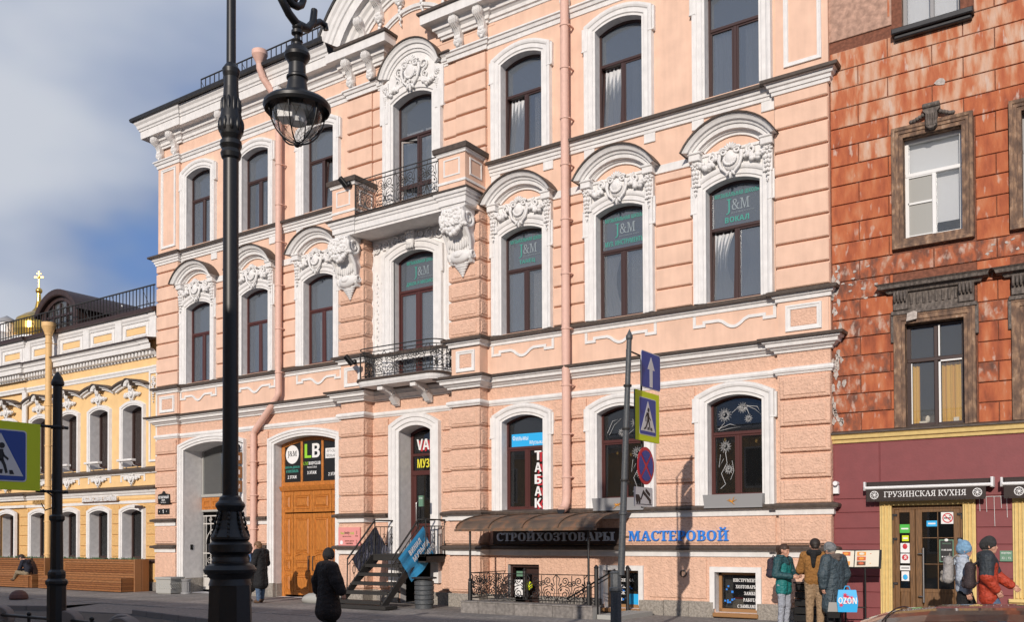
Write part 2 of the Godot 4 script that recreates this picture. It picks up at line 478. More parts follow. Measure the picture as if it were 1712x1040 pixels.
	var bulb := mat("bulb", 1, 0.8, 0.45, 0.5)
	bulb.emission_enabled = true; bulb.emission = Color(1.0, 0.78, 0.4); bulb.emission_energy_multiplier = 1.2

func sky_image() -> ImageTexture:
	# soft broken cloud with a few blue gaps, from noise on the sphere of directions
	var f := FastNoiseLite.new()
	f.noise_type = FastNoiseLite.TYPE_SIMPLEX_SMOOTH; f.frequency = 2.1; f.fractal_octaves = 5; f.seed = 12
	f.fractal_gain = 0.52
	var g := FastNoiseLite.new()
	g.noise_type = FastNoiseLite.TYPE_SIMPLEX_SMOOTH; g.frequency = 1.1; g.fractal_octaves = 3; g.seed = 4
	var w := 1280; var h := 640
	var im := Image.create(w, h, false, Image.FORMAT_RGB8)
	for y in h:
		var la := (0.5 - (y + 0.5) / h) * PI
		var sl := sin(la); var cl := cos(la)
		if la < -0.05:
			for x in w: im.set_pixel(x, y, Color(0.36, 0.36, 0.37))
			continue
		for x in w:
			var lo := ((x + 0.5) / w - 0.5) * TAU
			var d := V(sin(lo) * cl, sl * 2.1 + 0.15, -cos(lo) * cl)
			var a := f.get_noise_3dv(d)
			var b := g.get_noise_3dv(d * 1.3 + V(4, 2, 9))
			var cloud := smoothstep(-0.50, -0.06, a + b * 0.3)
			var lit := smoothstep(-0.4, 0.45, b * 0.6 + a * 0.7)
			var blue := Color(0.47, 0.59, 0.78).lerp(Color(0.36, 0.50, 0.73), clampf(sl * 1.4, 0, 1))
			var grey := Color(0.555, 0.615, 0.735).lerp(Color(0.79, 0.81, 0.85), lit)
			im.set_pixel(x, y, blue.lerp(grey, cloud))
	return ImageTexture.create_from_image(im)

func _ready() -> void:
	rng.seed = 20
	# camera
	var yaw := deg_to_rad(34.1437); var pitch := deg_to_rad(1.0084); var roll := deg_to_rad(-0.2069)
	var fw := V(-sin(yaw), 0, -cos(yaw)); var rt := V(cos(yaw), 0, -sin(yaw)); var up := Vector3.UP
	var f2 := fw * cos(pitch) + up * sin(pitch)
	up = up * cos(pitch) - fw * sin(pitch); fw = f2
	var r2 := rt * cos(roll) + up * sin(roll)
	up = up * cos(roll) - rt * sin(roll); rt = r2
	var cam := Camera3D.new()
	cam.name = "camera"
	cam.projection = Camera3D.PROJECTION_FRUSTUM
	cam.near = 0.1; cam.far = 600.0
	cam.size = 0.1 * 1040.0 / 1540.0
	cam.frustum_offset = Vector2(0, 0.1 * 354.43 / 1540.0)
	cam.transform = Transform3D(Basis(rt, up, -fw), V(29.194, 1.83, 20.4))
	cam.current = true
	add_child(cam)
	# sky, sun and exposure
	var sm := PanoramaSkyMaterial.new()
	sm.panorama = sky_image()
	sm.energy_multiplier = 1.0
	var e := Environment.new()
	e.background_mode = Environment.BG_SKY
	e.sky = Sky.new(); e.sky.sky_material = sm
	e.sky_rotation = V(0, deg_to_rad(0), 0)
	e.tonemap_mode = Environment.TONE_MAPPER_LINEAR
	e.tonemap_exposure = 1.0
	e.sdfgi_enabled = true; e.ssao_enabled = true; e.ssil_enabled = true
	var we := WorldEnvironment.new()
	we.name = "world_environment"; we.environment = e
	add_child(we)
	var sun := DirectionalLight3D.new()
	sun.name = "sun"
	sun.light_energy = 1.17; sun.light_color = Color(1.0, 0.955, 0.905); sun.light_angular_distance = 0.5; sun.shadow_enabled = true
	sun.basis = Basis.looking_at(V(-0.27, -0.36, -1.0).normalized())
	add_child(sun)
	materials()
	ground()
	pink_house()
	yellow_house()
	red_house()
	far_things()
	street_things()
	people()

func ground() -> void:
	var g := MB.new()
	g.quad(V(-300, -0.32, 200), V(300, -0.32, 200), V(300, -0.32, -300), V(-300, -0.32, -300))
	struct("ground", g, M.slab2)
	g = MB.new()
	g.box(-90, -0.3, 5.0, 90, -0.14, 13.5)
	struct("road", g, M.asphalt)
	# far pavement: a slab with a dropped crossing, kerb stones and paving slabs
	var edge := [[-60.0, 6.8], [2.4, 6.8], [3.9, 6.2], [7.1, 5.8], [11.5, 6.6], [60.0, 6.6]]
	g = MB.new()
	for i in edge.size() - 1:
		var a: Array = edge[i]; var b: Array = edge[i + 1]
		var dip := -0.012 if i != 2 else -0.125
		g.quad(V(a[0], -0.012, 4.6), V(b[0], -0.012, 4.6), V(b[0], -0.012, -2), V(a[0], -0.012, -2))
		g.quad(V(a[0], dip, a[1]), V(b[0], dip, b[1]), V(b[0], -0.012, 4.6), V(a[0], -0.012, 4.6))
	var pave := struct("pavement", g, M.slab1)
	var sm := []
	for i in 3:
		var s := MB.new()
		s.bx(Transform3D(Basis(Vector3.RIGHT, -PI / 2), Vector3.ZERO), V(0.006, 0.006, -0.05), V(0.654 - 0.006, 0.914 - 0.006, 0.0), 0.008)
		sm.append(s.mesh())
	for j in 5:
		for i in 58:
			var x := -7.0 + i * 0.654 + (0.327 if j % 2 else 0.0)
			var s := part(pave, "paving_slab", sm[0], M["slab%d" % rng.randi_range(0, 3)], V(x, rng.randf_range(-0.002, 0.002), 0.15 + (j + 1) * 0.914))
			s.rotation.y = rng.randf_range(-0.003, 0.003)
	for i in edge.size() - 1:
		var a := Vector2(edge[i][0], edge[i][1]); var b := Vector2(edge[i + 1][0], edge[i + 1][1])
		if a.x < -30: a.x = -20
		if b.x > 50: b.x = 32
		var k := int(ceil(a.distance_to(b) / 1.1))
		for q in k:
			var p := a.lerp(b, float(q) / k); var r := a.lerp(b, float(q + 1) / k)
			var m := MB.new()
			var l := p.distance_to(r)
			var h := 0.0 if i != 2 else -0.11
			m.box(0.005, -0.3, -0.16, l - 0.005, h, 0.0, 0.02)
			var o := part(pave, "kerb_stone", m, M.granite, V(p.x, 0, p.y))
			o.rotation.y = -(r - p).angle()
	g = MB.new()
	g.box(-60, -0.3, 13.5, 70, 0.0, 34)
	var near := struct("near_pavement", g, M.slab1)
	for i in 40:
		var m := MB.new()
		m.box(0.005, -0.3, 0.0, 1.095, 0.005, 0.17, 0.0)
		part(near, "kerb_stone", m, M.granite, V(-2 + i * 1.1, 0, 13.33))

const BAYS := [2.2, 5.14, 8.1, 15.72, 18.63, 21.56]
const XC := 11.95
var house: Node3D

func win_frame(hw: float, yb: float, ys: float, rise: float, tr: float, two := true, bar := 0.05) -> MB:
	var f := MB.new()
	f.sweep(door_path(-hw, hw, yb, ys, rise), P2([-bar, -0.32, -bar, -0.2, 0, -0.2]), false, false, false)
	f.box(-hw, yb, -0.32, hw, yb + bar, -0.2)
	f.box(-hw + bar, tr - 0.04, -0.32, hw - bar, tr + 0.04, -0.19, 0.012)
	if two: f.box(-0.045, yb + bar, -0.32, 0.045, tr - 0.04, -0.195, 0.012)
	return f

func sash(w: float, h: float, b := 0.036) -> MB:
	var f := MB.new()
	f.sweep(PackedVector2Array([Vector2(0, 0), Vector2(0, h), Vector2(w, h), Vector2(w, 0)]), P2([-b, -0.02, -b, 0.02, 0, 0.02, 0, -0.02]), false, true)
	return f

func pane(w: float, h: float) -> MB:
	var f := MB.new()
	f.box(0, 0, -0.004, w, h, 0.002)
	f.box(0, 0, -0.03, w, h, -0.024)
	return f

func curtain(w: float, h: float, folds := 5, amp := 0.035, taper := 0.0) -> MB:
	# a hanging cloth, gathered towards x = 0 below when taper > 0
	var f := MB.new()
	var k := folds * 6; var rows := 6
	for j in rows:
		for i in k:
			var p := []
			for q in [[i, j], [i + 1, j], [i + 1, j + 1], [i, j + 1]]:
				var u: float = float(q[0]) / k; var t: float = float(q[1]) / rows
				var s := 1.0 - taper * sin(PI * clampf((1.0 - t) * 1.1, 0, 1)) * 0.55
				p.append(V(u * w * s, t * h, sin(u * folds * TAU + sin(t * 3.0) * 0.5) * amp * (0.6 + 0.4 * sin(u * 17.0))))
			f.quad(p[0], p[1], p[2], p[3])
	return f

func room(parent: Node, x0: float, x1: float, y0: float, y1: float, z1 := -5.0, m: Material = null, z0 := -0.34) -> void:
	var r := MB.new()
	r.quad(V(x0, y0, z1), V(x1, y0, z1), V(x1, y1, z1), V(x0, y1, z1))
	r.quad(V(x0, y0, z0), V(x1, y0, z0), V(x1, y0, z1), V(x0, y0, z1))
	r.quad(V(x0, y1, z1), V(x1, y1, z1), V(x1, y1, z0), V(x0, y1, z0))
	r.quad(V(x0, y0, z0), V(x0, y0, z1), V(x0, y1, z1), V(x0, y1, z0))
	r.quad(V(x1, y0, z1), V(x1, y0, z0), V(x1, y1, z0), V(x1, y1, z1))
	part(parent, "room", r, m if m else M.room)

var wm := {}
func window_at(x: float, key: String, hw: float, yb: float, ys: float, rise: float, tr: float, fm: Material, gm: Material, tilt := 0.0, tilt_right := false) -> Node3D:
	# one window: frame, arched fanlight and two sashes; meshes shared by key
	if not wm.has(key):
		var d := {}
		d.f = win_frame(hw, yb, ys, rise, tr).mesh()
		var a := arc(-hw + 0.05, hw - 0.05, ys - 0.02, rise)
		a.append(Vector2(hw - 0.05, tr + 0.04)); a.append(Vector2(-hw + 0.05, tr + 0.04))
		var t := MB.new()
		t.prism(a, -0.256, -0.25); t.prism(a, -0.286, -0.28)
		d.t = t.mesh()
		d.w = hw - 0.095; d.h = tr - 0.04 - yb - 0.05
		d.s = sash(d.w, d.h).mesh(); d.p = pane(d.w - 0.06, d.h - 0.06).mesh()
		wm[key] = d
	var d: Dictionary = wm[key]
	var w := node(house, "window", V(x, 0, 0))
	part(w, "frame", d.f, fm)
	var gl := [gm, gm, gm]
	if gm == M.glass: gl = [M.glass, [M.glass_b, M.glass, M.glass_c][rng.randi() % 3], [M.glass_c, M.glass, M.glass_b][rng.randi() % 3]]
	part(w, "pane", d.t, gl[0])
	for s in 2:
		var px: float = -hw + 0.05 if s == 0 else 0.045
		var b := Basis.IDENTITY
		if tilt != 0.0 and (s == 1) == tilt_right: b = Basis(Vector3.RIGHT, -tilt)
		part(w, "sash", d.s, fm, V(px, yb + 0.05, -0.235), b)
		var wob := Basis(Vector3.UP, rng.randf_range(-0.008, 0.008)) * Basis(Vector3.RIGHT, rng.randf_range(-0.01, 0.01))
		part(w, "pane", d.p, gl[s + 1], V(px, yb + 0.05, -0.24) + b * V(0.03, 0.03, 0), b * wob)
	return w

func strip(pts: Array) -> PackedVector2Array: return P2(pts)

func pink_house() -> void:
	house = thing("pink_town_house", "four storey pink stucco town house with white mouldings, balconies and arched attic gable", "building")
	var h := house
	var W := 23.76
	# ---- openings
	var gw := []; var g1 := []
	g1.append([1.42, 4.45, 1.5, 5.0, 0.22]); g1.append([6.09, 8.85, 1.5, 4.93, 0.2]); g1.append([11.42, 12.6, 1.5, 4.97, 0.16])
	for x in [15.72, 18.63, 21.56]: gw.append([x - 0.65, x + 0.65, 2.62 if x < 16 else 2.8, 4.98, 0.16])
	g1.append_array(gw)
	var g0 := [[1.42, 4.45, 0, 1.5, 0], [6.09, 8.85, 0, 1.5, 0], [11.42, 12.6, 0.0, 1.2, 0], [15.22, 16.21, 0.0, 1.16, 0], [18.14, 19.1, 0.12, 1.05, 0], [21.06, 22.04, 0.12, 1.05, 0]]
	var o2 := []; var o3 := []
	for x in BAYS:
		o2.append([x - 0.65, x + 0.65, 7.36, 10.0, 0.16]); o3.append([x - 0.65, x + 0.65, 12.2, 14.68, 0.16])
	o2.insert(3, [XC - 0.75, XC + 0.75, 6.45, 10.02, 0.2]); o3.insert(3, [XC - 0.73, XC + 0.73, 11.3, 14.62, 0.2])
	# ---- walls, one sheet a storey
	var m := MB.new()
	wall(m, 0, W, 0, 1.5, g0); wall(m, 0, W, 1.5, 5.44, g1)
	part(h, "wall", m, M.pink_rough)
	m = MB.new()
	wall(m, 0, W, 5.44, 6.2, [])
	part(h, "wall", m, M.pink_rough)
	m = MB.new()
	wall(m, 0, W, 6.2, 11.76, o2)
	part(h, "wall", m, M.pink)
	m = MB.new()
	wall(m, 0, W, 11.76, 17.0, o3)
	m.quad(V(0, 0, -12), V(0, 0, 0), V(0, 17, 0), V(0, 17, -12))
	m.quad(V(W, 0, 0), V(W, 0, -12), V(W, 17, -12), V(W, 17, 0))
	m.quad(V(W, 0, -12), V(0, 0, -12), V(0, 17, -12), V(W, 17, -12))
	part(h, "wall", m, M.pink)
	m = MB.new()
	for o in o2 + o3 + gw + [g0[2], g0[3], g0[4], g0[5]]: one_reveal(h, o, 0.26)
	one_reveal(h, [1.42, 4.45, 0, 5.0, 0.22], 0.8)
	one_reveal(h, [6.09, 8.85, 0, 4.93, 0.2], 0.34); one_reveal(h, [11.42, 12.6, 1.5, 4.97, 0.16], 0.55)
	# rooms behind the glass
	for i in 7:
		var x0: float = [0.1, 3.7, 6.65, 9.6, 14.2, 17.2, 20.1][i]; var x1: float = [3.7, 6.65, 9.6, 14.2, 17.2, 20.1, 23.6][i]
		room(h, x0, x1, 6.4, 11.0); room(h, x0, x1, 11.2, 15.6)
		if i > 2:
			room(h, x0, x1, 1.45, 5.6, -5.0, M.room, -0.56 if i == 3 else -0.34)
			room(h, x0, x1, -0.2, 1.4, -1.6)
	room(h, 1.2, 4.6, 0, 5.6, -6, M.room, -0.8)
	# ---- plinth stones
	var xs := [[0.0, 1.4], [4.47, 6.07], [8.87, 11.4], [12.62, 15.2], [16.23, 18.12], [19.12, 21.04], [22.06, 23.76]]
	for r in xs:
		var k := int(ceil((r[1] - r[0]) / 0.95))
		for i in k:
			var b := MB.new()
			b.box(lerpf(r[0], r[1], float(i) / k) + 0.004, -0.02, -0.1, lerpf(r[0], r[1], float(i + 1) / k) - 0.004, 0.35 + rng.randf_range(-0.01, 0.01), 0.055 + rng.randf_range(0, 0.02), 0.012)
			part(h, "plinth_stone", b, M.plinth if rng.randf() < 0.6 else M.plinth_dark)
	for sx in [[9.37, 10.4], [13.58, 14.62]]:
		var b := MB.new()
		b.box(sx[0], -0.02, 0, sx[1], 0.36, 0.5, 0.012)
		part(h, "plinth_stone", b, M.plinth)
	# ---- cores of the pilasters
	for s in [[0.0, 1.2, 15.3, 0.12, 0.09], [22.6, W, 15.3, 0.12, 0.09], [9.42, 10.36, 10.9, 0.37, 0.37], [13.62, 14.58, 10.9, 0.37, 0.37]]:
		m = MB.new()
		m.box(s[0], 0.3, -0.02, s[1], 6.2, s[3])
		part(h, "pilaster_core", m, M.pink_rough)
		m = MB.new()
		m.box(s[0], 6.2, -0.02, s[1], s[2], s[4])
		part(h, "pilaster_core", m, M.pink)
	# ---- rusticated blocks
	var J1 := [2.57, 3.13, 3.70, 4.28, 4.88, 5.42]
	var J2 := [7.33, 7.83, 8.35, 8.87, 9.38, 9.9, 10.41, 10.93, 11.44, 11.74]
	var J3 := [12.08, 12.60, 13.12, 13.64, 14.16, 14.68, 15.22]
	for s in [[0.0, 1.17, 0.12, 0.2], [4.78, 5.8, 0, 0.07], [9.38, 10.4, 0.0, 0.44], [10.4, 11.0, 0, 0.07], [13.02, 13.58, 0, 0.07], [13.58, 14.62, 0, 0.44], [14.62, 14.77, 0, 0.07], [16.68, 17.67, 0, 0.07], [19.6, 20.6, 0, 0.07], [22.66, W, 0.12, 0.2]]:
		for j in 5:
			block(s, J1[j], J1[j + 1], M.pink_rough)
		if s[0] < 13.6 or s[0] > 22:
			block(s, 1.68, 2.33, M.pink_rough); block(s, 0.37, 1.38, M.pink_rough)
	for s in [[0.0, 1.22, 0.08, 0.17], [3.2, 4.14, 0, 0.075], [6.14, 7.1, 0, 0.075], [9.1, 9.38, 0, 0.075], [9.38, 10.4, 0.0, 0.44], [13.58, 14.62, 0, 0.44], [14.62, 14.72, 0, 0.075], [16.72, 17.63, 0, 0.075], [19.63, 20.56, 0, 0.075], [22.58, W, 0.08, 0.17]]:
		var wide: bool = s[0] < 1 or s[0] > 22
		for j in (9 if wide else 6):
			block(s, J2[j], J2[j + 1], M.pink_rough if s[3] > 0.4 else M.pink)
		if not wide: block(s, 10.41, 10.66, M.pink_rough if s[3] > 0.4 else M.pink)
	for s in [[9.4, 10.42, 0, 0.12], [10.42, 10.86, 0, 0.07], [13.1, 13.58, 0, 0.07], [13.58, 14.6, 0, 0.12]]:
		for j in 6: block(s, J3[j], J3[j + 1], M.pink)
	# big rough fields of the basement storey
	for r in [[14.68, 18.0, 1.72, 2.3], [18.1, 22.5, 1.72, 2.3], [14.68, 15.15, 0.42, 1.34], [16.3, 17.9, 0.42, 1.34], [19.4, 20.85, 0.42, 1.34]]:
		m = MB.new()
		m.box(r[0], r[2], -0.01, r[1], r[3], 0.03, 0.012)
		part(h, "stucco_panel", m, M.pink_rough)
	# ---- horizontal mouldings with breaks round the pilasters
	var a0 := [0, -1.0, 0, 0.12, 1.2, 0.12]; var a9 := [22.6, 0, 22.6, 0.12, W, 0.12, W, -0.3]
	var c1 := [9.4, 0, 9.4, 0.42, 10.38, 0.42, 10.38, 0]; var c2 := [13.6, 0, 13.6, 0.42, 14.6, 0.42, 14.6, 0]
	var full := P2(a0 + [1.2, 0] + c1 + c2 + a9)
	var segs := [P2([0, -1.0, 0, 0.12, 1.15, 0.12]), P2([4.76, 0, 5.81, 0]), P2([9.12, 0] + c1 + [11.0, 0]), P2([13.03, 0] + c2 + a9)]
	for y in [1.42, 2.36]:
		for s in segs:
			m = MB.new()
			m.sweep(s, P2([0, y - 0.03, 0.05, y - 0.01, 0.055, y + 0.1, 0.09, y + 0.13]), true)
			part(h, "string_course", m, M.white)
			m = MB.new()
			m.sweep(s, P2([0.09, y + 0.13, 0.17, y + 0.135, 0.18, y + 0.19, 0.16, y + 0.22, 0, y + 0.26]), true)
			part(h, "sheet_metal_cap", m, M.sheet_brown)
	moulding(full, [0, 5.44, 0.03, 5.45, 0.05, 5.5, 0.07, 5.5, 0.085, 5.54, 0.07, 5.59, 0, 5.62], "belt_moulding", M.white)
	moulding(full, [0, 5.93, 0.05, 5.94, 0.06, 5.99, 0.1, 6.0, 0.15, 6.05, 0.2, 6.06, 0.21, 6.13, 0.26, 6.15, 0.28, 6.2], "cornice", M.white)
	moulding(full, [0.28, 6.19, 0.34, 6.195, 0.35, 6.25, 0, 6.33], "sheet_metal_cap", M.sheet_brown)
	moulding(full, [0, 7.07, 0.03, 7.08, 0.035, 7.16, 0.08, 7.17, 0.1, 7.22, 0.12, 7.23], "sill_course", M.white)
	moulding(full, [0.12, 7.22, 0.18, 7.225, 0.19, 7.29, 0.15, 7.31, 0, 7.35], "sheet_metal_cap", M.sheet_brown)
	var up1 := P2([0, -1.0, 0, 0.12, 1.22, 0.12, 1.22, 0, 9.6, 0]); var up2 := P2([14.7, 0, 22.58, 0, 22.58, 0.12, W, 0.12, W, -0.3])
	for p in [up1, up2]:
		moulding(p, [0, 11.72, 0.05, 11.73, 0.055, 11.8, 0.085, 11.81, 0.09, 11.88, 0.13, 11.9, 0.15, 11.97, 0.19, 11.99], "sill_course", M.white)
		moulding(p, [0.19, 11.98, 0.25, 11.985, 0.26, 12.05, 0, 12.12], "sheet_metal_cap", M.sheet_brown)
	var t1 := P2([0, -1.0, 0, 0.1, 1.22, 0.1, 1.22, 0, 9.4, 0, 9.4, 0.06, 10.8, 0.06, 10.8, 0]); var t2 := P2([13.1, 0, 13.1, 0.06, 14.6, 0.06, 14.6, 0, 22.6, 0, 22.6, 0.1, W, 0.1, W, -0.3])
	for p in [t1, t2]:
		moulding(p, [0, 15.26, 0.03, 15.27, 0.04, 15.38, 0.08, 15.39, 0.1, 15.46, 0.14, 15.48, 0.14, 15.52, 0, 15.56], "architrave", M.white)
	var k1 := P2([0, -3.0, 0, 0.06, 1.3, 0.06, 1.3, 0, 9.35, 0, 9.35, 0.06, 10.85, 0.06, 10.85, -0.2]); var k2 := P2([13.08, -0.2, 13.08, 0.06, 14.65, 0.06, 14.65, 0, 22.5, 0, 22.5, 0.06, W, 0.06, W, -0.3])
	for p in [k1, k2]:
		moulding(p, [0, 15.96, 0.03, 15.97, 0.04, 16.03, 0.09, 16.05, 0.1, 16.14, 0.16, 16.19, 0.2, 16.2, 0.22, 16.3, 0.26, 16.34, 0.45, 16.345, 0.46, 16.6], "cornice", M.white)
	moulding(P2([0, -3.0, 0, 0.06, 1.3, 0.06, 1.3, 0, 9.0, 0]), [0.46, 16.6, 0.49, 16.61, 0.5, 16.67, 0.54, 16.7, 0.56, 16.8, 0.61, 16.86, 0.64, 16.93], "cornice_crown", M.white)
	moulding(P2([14.9, 0, 22.5, 0, 22.5, 0.06, W, 0.06, W, -0.3]), [0.46, 16.6, 0.49, 16.61, 0.5, 16.67, 0.54, 16.7, 0.56, 16.8, 0.61, 16.86, 0.64, 16.93], "cornice_crown", M.white)
	moulding(P2([0, -3.0, 0, 0.06, 8.95, 0.06]), [0.64, 16.93, 0.72, 16.94, 0.74, 17.03, 0.7, 17.08, -0.6, 17.4], "roof_edge", M.roof_dark)
	moulding(P2([15.0, 0.06, W, 0.06, W, -0.3]), [0.64, 16.93, 0.72, 16.94, 0.74, 17.03, 0.7, 17.08, -0.6, 17.4], "roof_edge", M.roof_dark)
	for p in [P2([9.3, 0.06, 10.85, 0.06, 10.85, -0.15]), P2([13.08, -0.15, 13.08, 0.06, 14.9, 0.06])]:
		moulding(p, [0.45, 16.6, 0.52, 16.605, 0.53, 16.67, 0, 16.74], "sheet_metal_cap", M.sheet_brown)
	m = MB.new()
	for x in [[0.3, 9.0], [14.9, W - 0.3]]: m.quad(V(x[0], 17.4, -0.5), V(x[1], 17.4, -0.5), V(x[1], 18.6, -6), V(x[0], 18.6, -6))
	m.box(0.2, 15.7, -11.5, W - 0.2, 15.8, -0.3)
	m.quad(V(0, 17.3, -12), V(0, 17.3, -0.5), V(0.3, 18.6, -6), V(0.3, 18.6, -6))
	part(h, "roof", m, M.roof_dark)
	# railing on the roof
	m = MB.new()
	for i in 27: m.box(2.8 + i * 0.235, 17.1, 0.38, 2.825 + i * 0.235, 17.66, 0.405)
	m.box(2.8, 17.64, 0.37, 8.95, 17.67, 0.41); m.box(2.8, 17.2, 0.375, 8.95, 17.225, 0.405)
	for i in [0, 9, 18]: m.tube([V(2.8 + i * 0.235, 17.6, 0.39), V(3.1 + i * 0.235, 17.15, 0.39)], 0.011, 4)
	part(h, "roof_railing", m, M.iron)
	# ---- window bays
	bays()
	brackets()
	center_bay()
	attic_arch()
	portals()
	pipes()
	shop_windows()

func one_reveal(h: Node, o: Array, d: float) -> void:
	var m := MB.new()
	reveal(m, o, d)
	part(h, "window_reveal", m, M.reveal_white)

func block(s: Array, y0: float, y1: float, m: Material) -> void:
	var b := MB.new()
	var r := 0.02
	if s[3] > 0.4: # wraps a deep pilaster: three chamfered faces
		var x0: float = s[0]; var x1: float = s[1]; var z: float = s[3]
		y0 += 0.025; y1 -= 0.025
		b.sweep(P2([x0, -0.01, x0, z, x1, z, x1, -0.01]), P2([-0.04, y0 - 0.01, -0.028, y0, 0, y0 + 0.03, 0, y1 - 0.03, -0.028, y1, -0.04, y1 + 0.01]), true, false, false)
		var q := MB.new()
		q.join(b)
		for t in [[x0 + 0.1, x1 - 0.1]]:
			q.box(t[0], y0 + 0.07, z - 0.02, t[1], y1 - 0.07, z + 0.022, 0.018)
		q.bx(Transform3D(Basis(Vector3.UP, PI / 2), V(x1, 0, 0)), V(-z + 0.08, y0 + 0.07, -0.02), V(-0.05, y1 - 0.07, 0.02), 0.016)
		part(house, "rustic_block", q, m)
		return
	b.box(s[0] + 0.003, y0 + 0.03, s[2] - 0.03, s[1] - 0.003, y1 - 0.03, s[3], r)
	if s[1] - s[0] > 0.35 and m == M.pink_rough: b.box(s[0] + 0.09, y0 + 0.1, s[3] - 0.02, s[1] - 0.09, y1 - 0.1, s[3] + 0.02, 0.014)
	part(house, "rustic_block", b, m)

func moulding(path: PackedVector2Array, prof: Array, called: String, m: Material) -> void:
	var b := MB.new()
	b.sweep(path, P2(prof), true)
	part(house, called, b, m)

func surround(hw: float, yb: float, ys: float, rise: float, ear: float, deep := 1.0) -> ArrayMesh:
	var m := MB.new()
	m.sweep(door_path(-hw, hw, yb, ys, rise), P2([0, -0.01, 0, 0.05 * deep, 0.05, 0.05 * deep, 0.07, 0.08 * deep, 0.17, 0.08 * deep, 0.19, 0.105 * deep, 0.23, 0.12 * deep, 0.29, 0.12 * deep, 0.31, 0.0]))
	for s in [-1, 1]:
		var x0: float = s * (hw + 0.3); var x1: float = s * (hw + 0.36)
		m.box(minf(x0, x1), ear, 0, maxf(x0, x1), ys + 0.14, 0.1 * deep, 0.01)
		m.box(minf(s * (hw + 0.2), x1), ear - 0.04, 0, maxf(s * (hw + 0.2), x1), ear, 0.13 * deep, 0.01)
	return m.mesh()

func garland(m: MB, a: Vector3, b: Vector3, sag: float, r: float, k := 9) -> void:
	for i in k:
		var t := (i + 0.5) / k
		var p := a.lerp(b, t) - V(0, sag * 4.0 * t * (1.0 - t), 0)
		var q := r * (0.7 + 0.6 * sin(PI * t))
		for j in 3:
			m.ball(p + V(rng.randf_range(-0.5, 0.5) * q, rng.randf_range(-0.6, 0.6) * q, rng.randf_range(0.2, 0.7) * q), Vector3.ONE * q * rng.randf_range(0.45, 0.7), 6, 4)

func drop(m: MB, x: float, y0: float, y1: float, z: float, r: float) -> void:
	var k := 6
	for i in k:
		var t := float(i) / (k - 1)
		var q := r * (1.0 - 0.65 * t)
		for s in [-1, 1]: m.ball(V(x + s * q * 0.5, lerpf(y0, y1, t), z), V(q * 0.6, q * 0.8, q * 0.7), 6, 4, Basis(Vector3.BACK, s * 0.5))
	m.ball(V(x, y1 - r * 0.3, z), V(r * 0.2, r * 0.5, r * 0.3), 6, 4)

func rosette(m: MB, c: Vector3, r: float, k := 8, z := 0.04) -> void:
	for i in k:
		var a := TAU * i / k
		m.ball(c + V(cos(a) * r * 0.62, sin(a) * r * 0.62, 0), V(r * 0.42, r * 0.24, z), 6, 4, Basis(Vector3.BACK, a))
	m.ball(c + V(0, 0, z * 0.5), V(r * 0.28, r * 0.28, z), 8, 5)

func cartouche(m: MB, c: Vector3, w: float, h: float) -> void:
	# a shield with a shell above, scrolled sides and leaves below
	m.ball(c, V(w * 0.8, h * 0.78, 0.1), 14, 8)
	m.ball(c + V(0, 0.02, 0.05), V(w * 0.5, h * 0.5, 0.09), 12, 6)
	for i in 9:
		var a := PI * (1.05 + 0.9 * i / 8.0)
		m.ball(c + V(cos(a) * w * 0.52, sin(a) * h * 0.42, 0.1), V(w * 0.14, h * 0.16, 0.035), 6, 4, Basis(Vector3.BACK, a))
	for i in 7:
		var a := PI * (0.1 + 0.8 * i / 6.0)
		m.ball(c + V(cos(a) * w * 0.42, h * 0.62 + sin(a) * h * 0.32, 0.08), V(h * 0.26, w * 0.11, 0.05), 6, 4, Basis(Vector3.BACK, a))
	for s in [-1, 1]:
		m.tube(spiral(c + V(s * w * 0.62, h * 0.55, 0.08), w * 0.34, w * 0.08, PI / 2 - s * 1.2, s * 1.4), 0.035, 6, 0.02)
		m.tube([c + V(s * w * 0.95, h * 0.45, 0.05), c + V(s * w * 1.0, 0, 0.07), c + V(s * w * 0.8, -h * 0.55, 0.07), c + V(s * w * 0.3, -h * 0.95, 0.06)], 0.05, 6, 0.03)
	for s in [-1, 0, 1]: m.ball(c + V(s * w * 0.25, -h * 1.0 - (0.06 if s == 0 else 0.0), 0.06), V(w * 0.13, h * 0.24, 0.05), 6, 4, Basis(Vector3.BACK, s * 0.6))

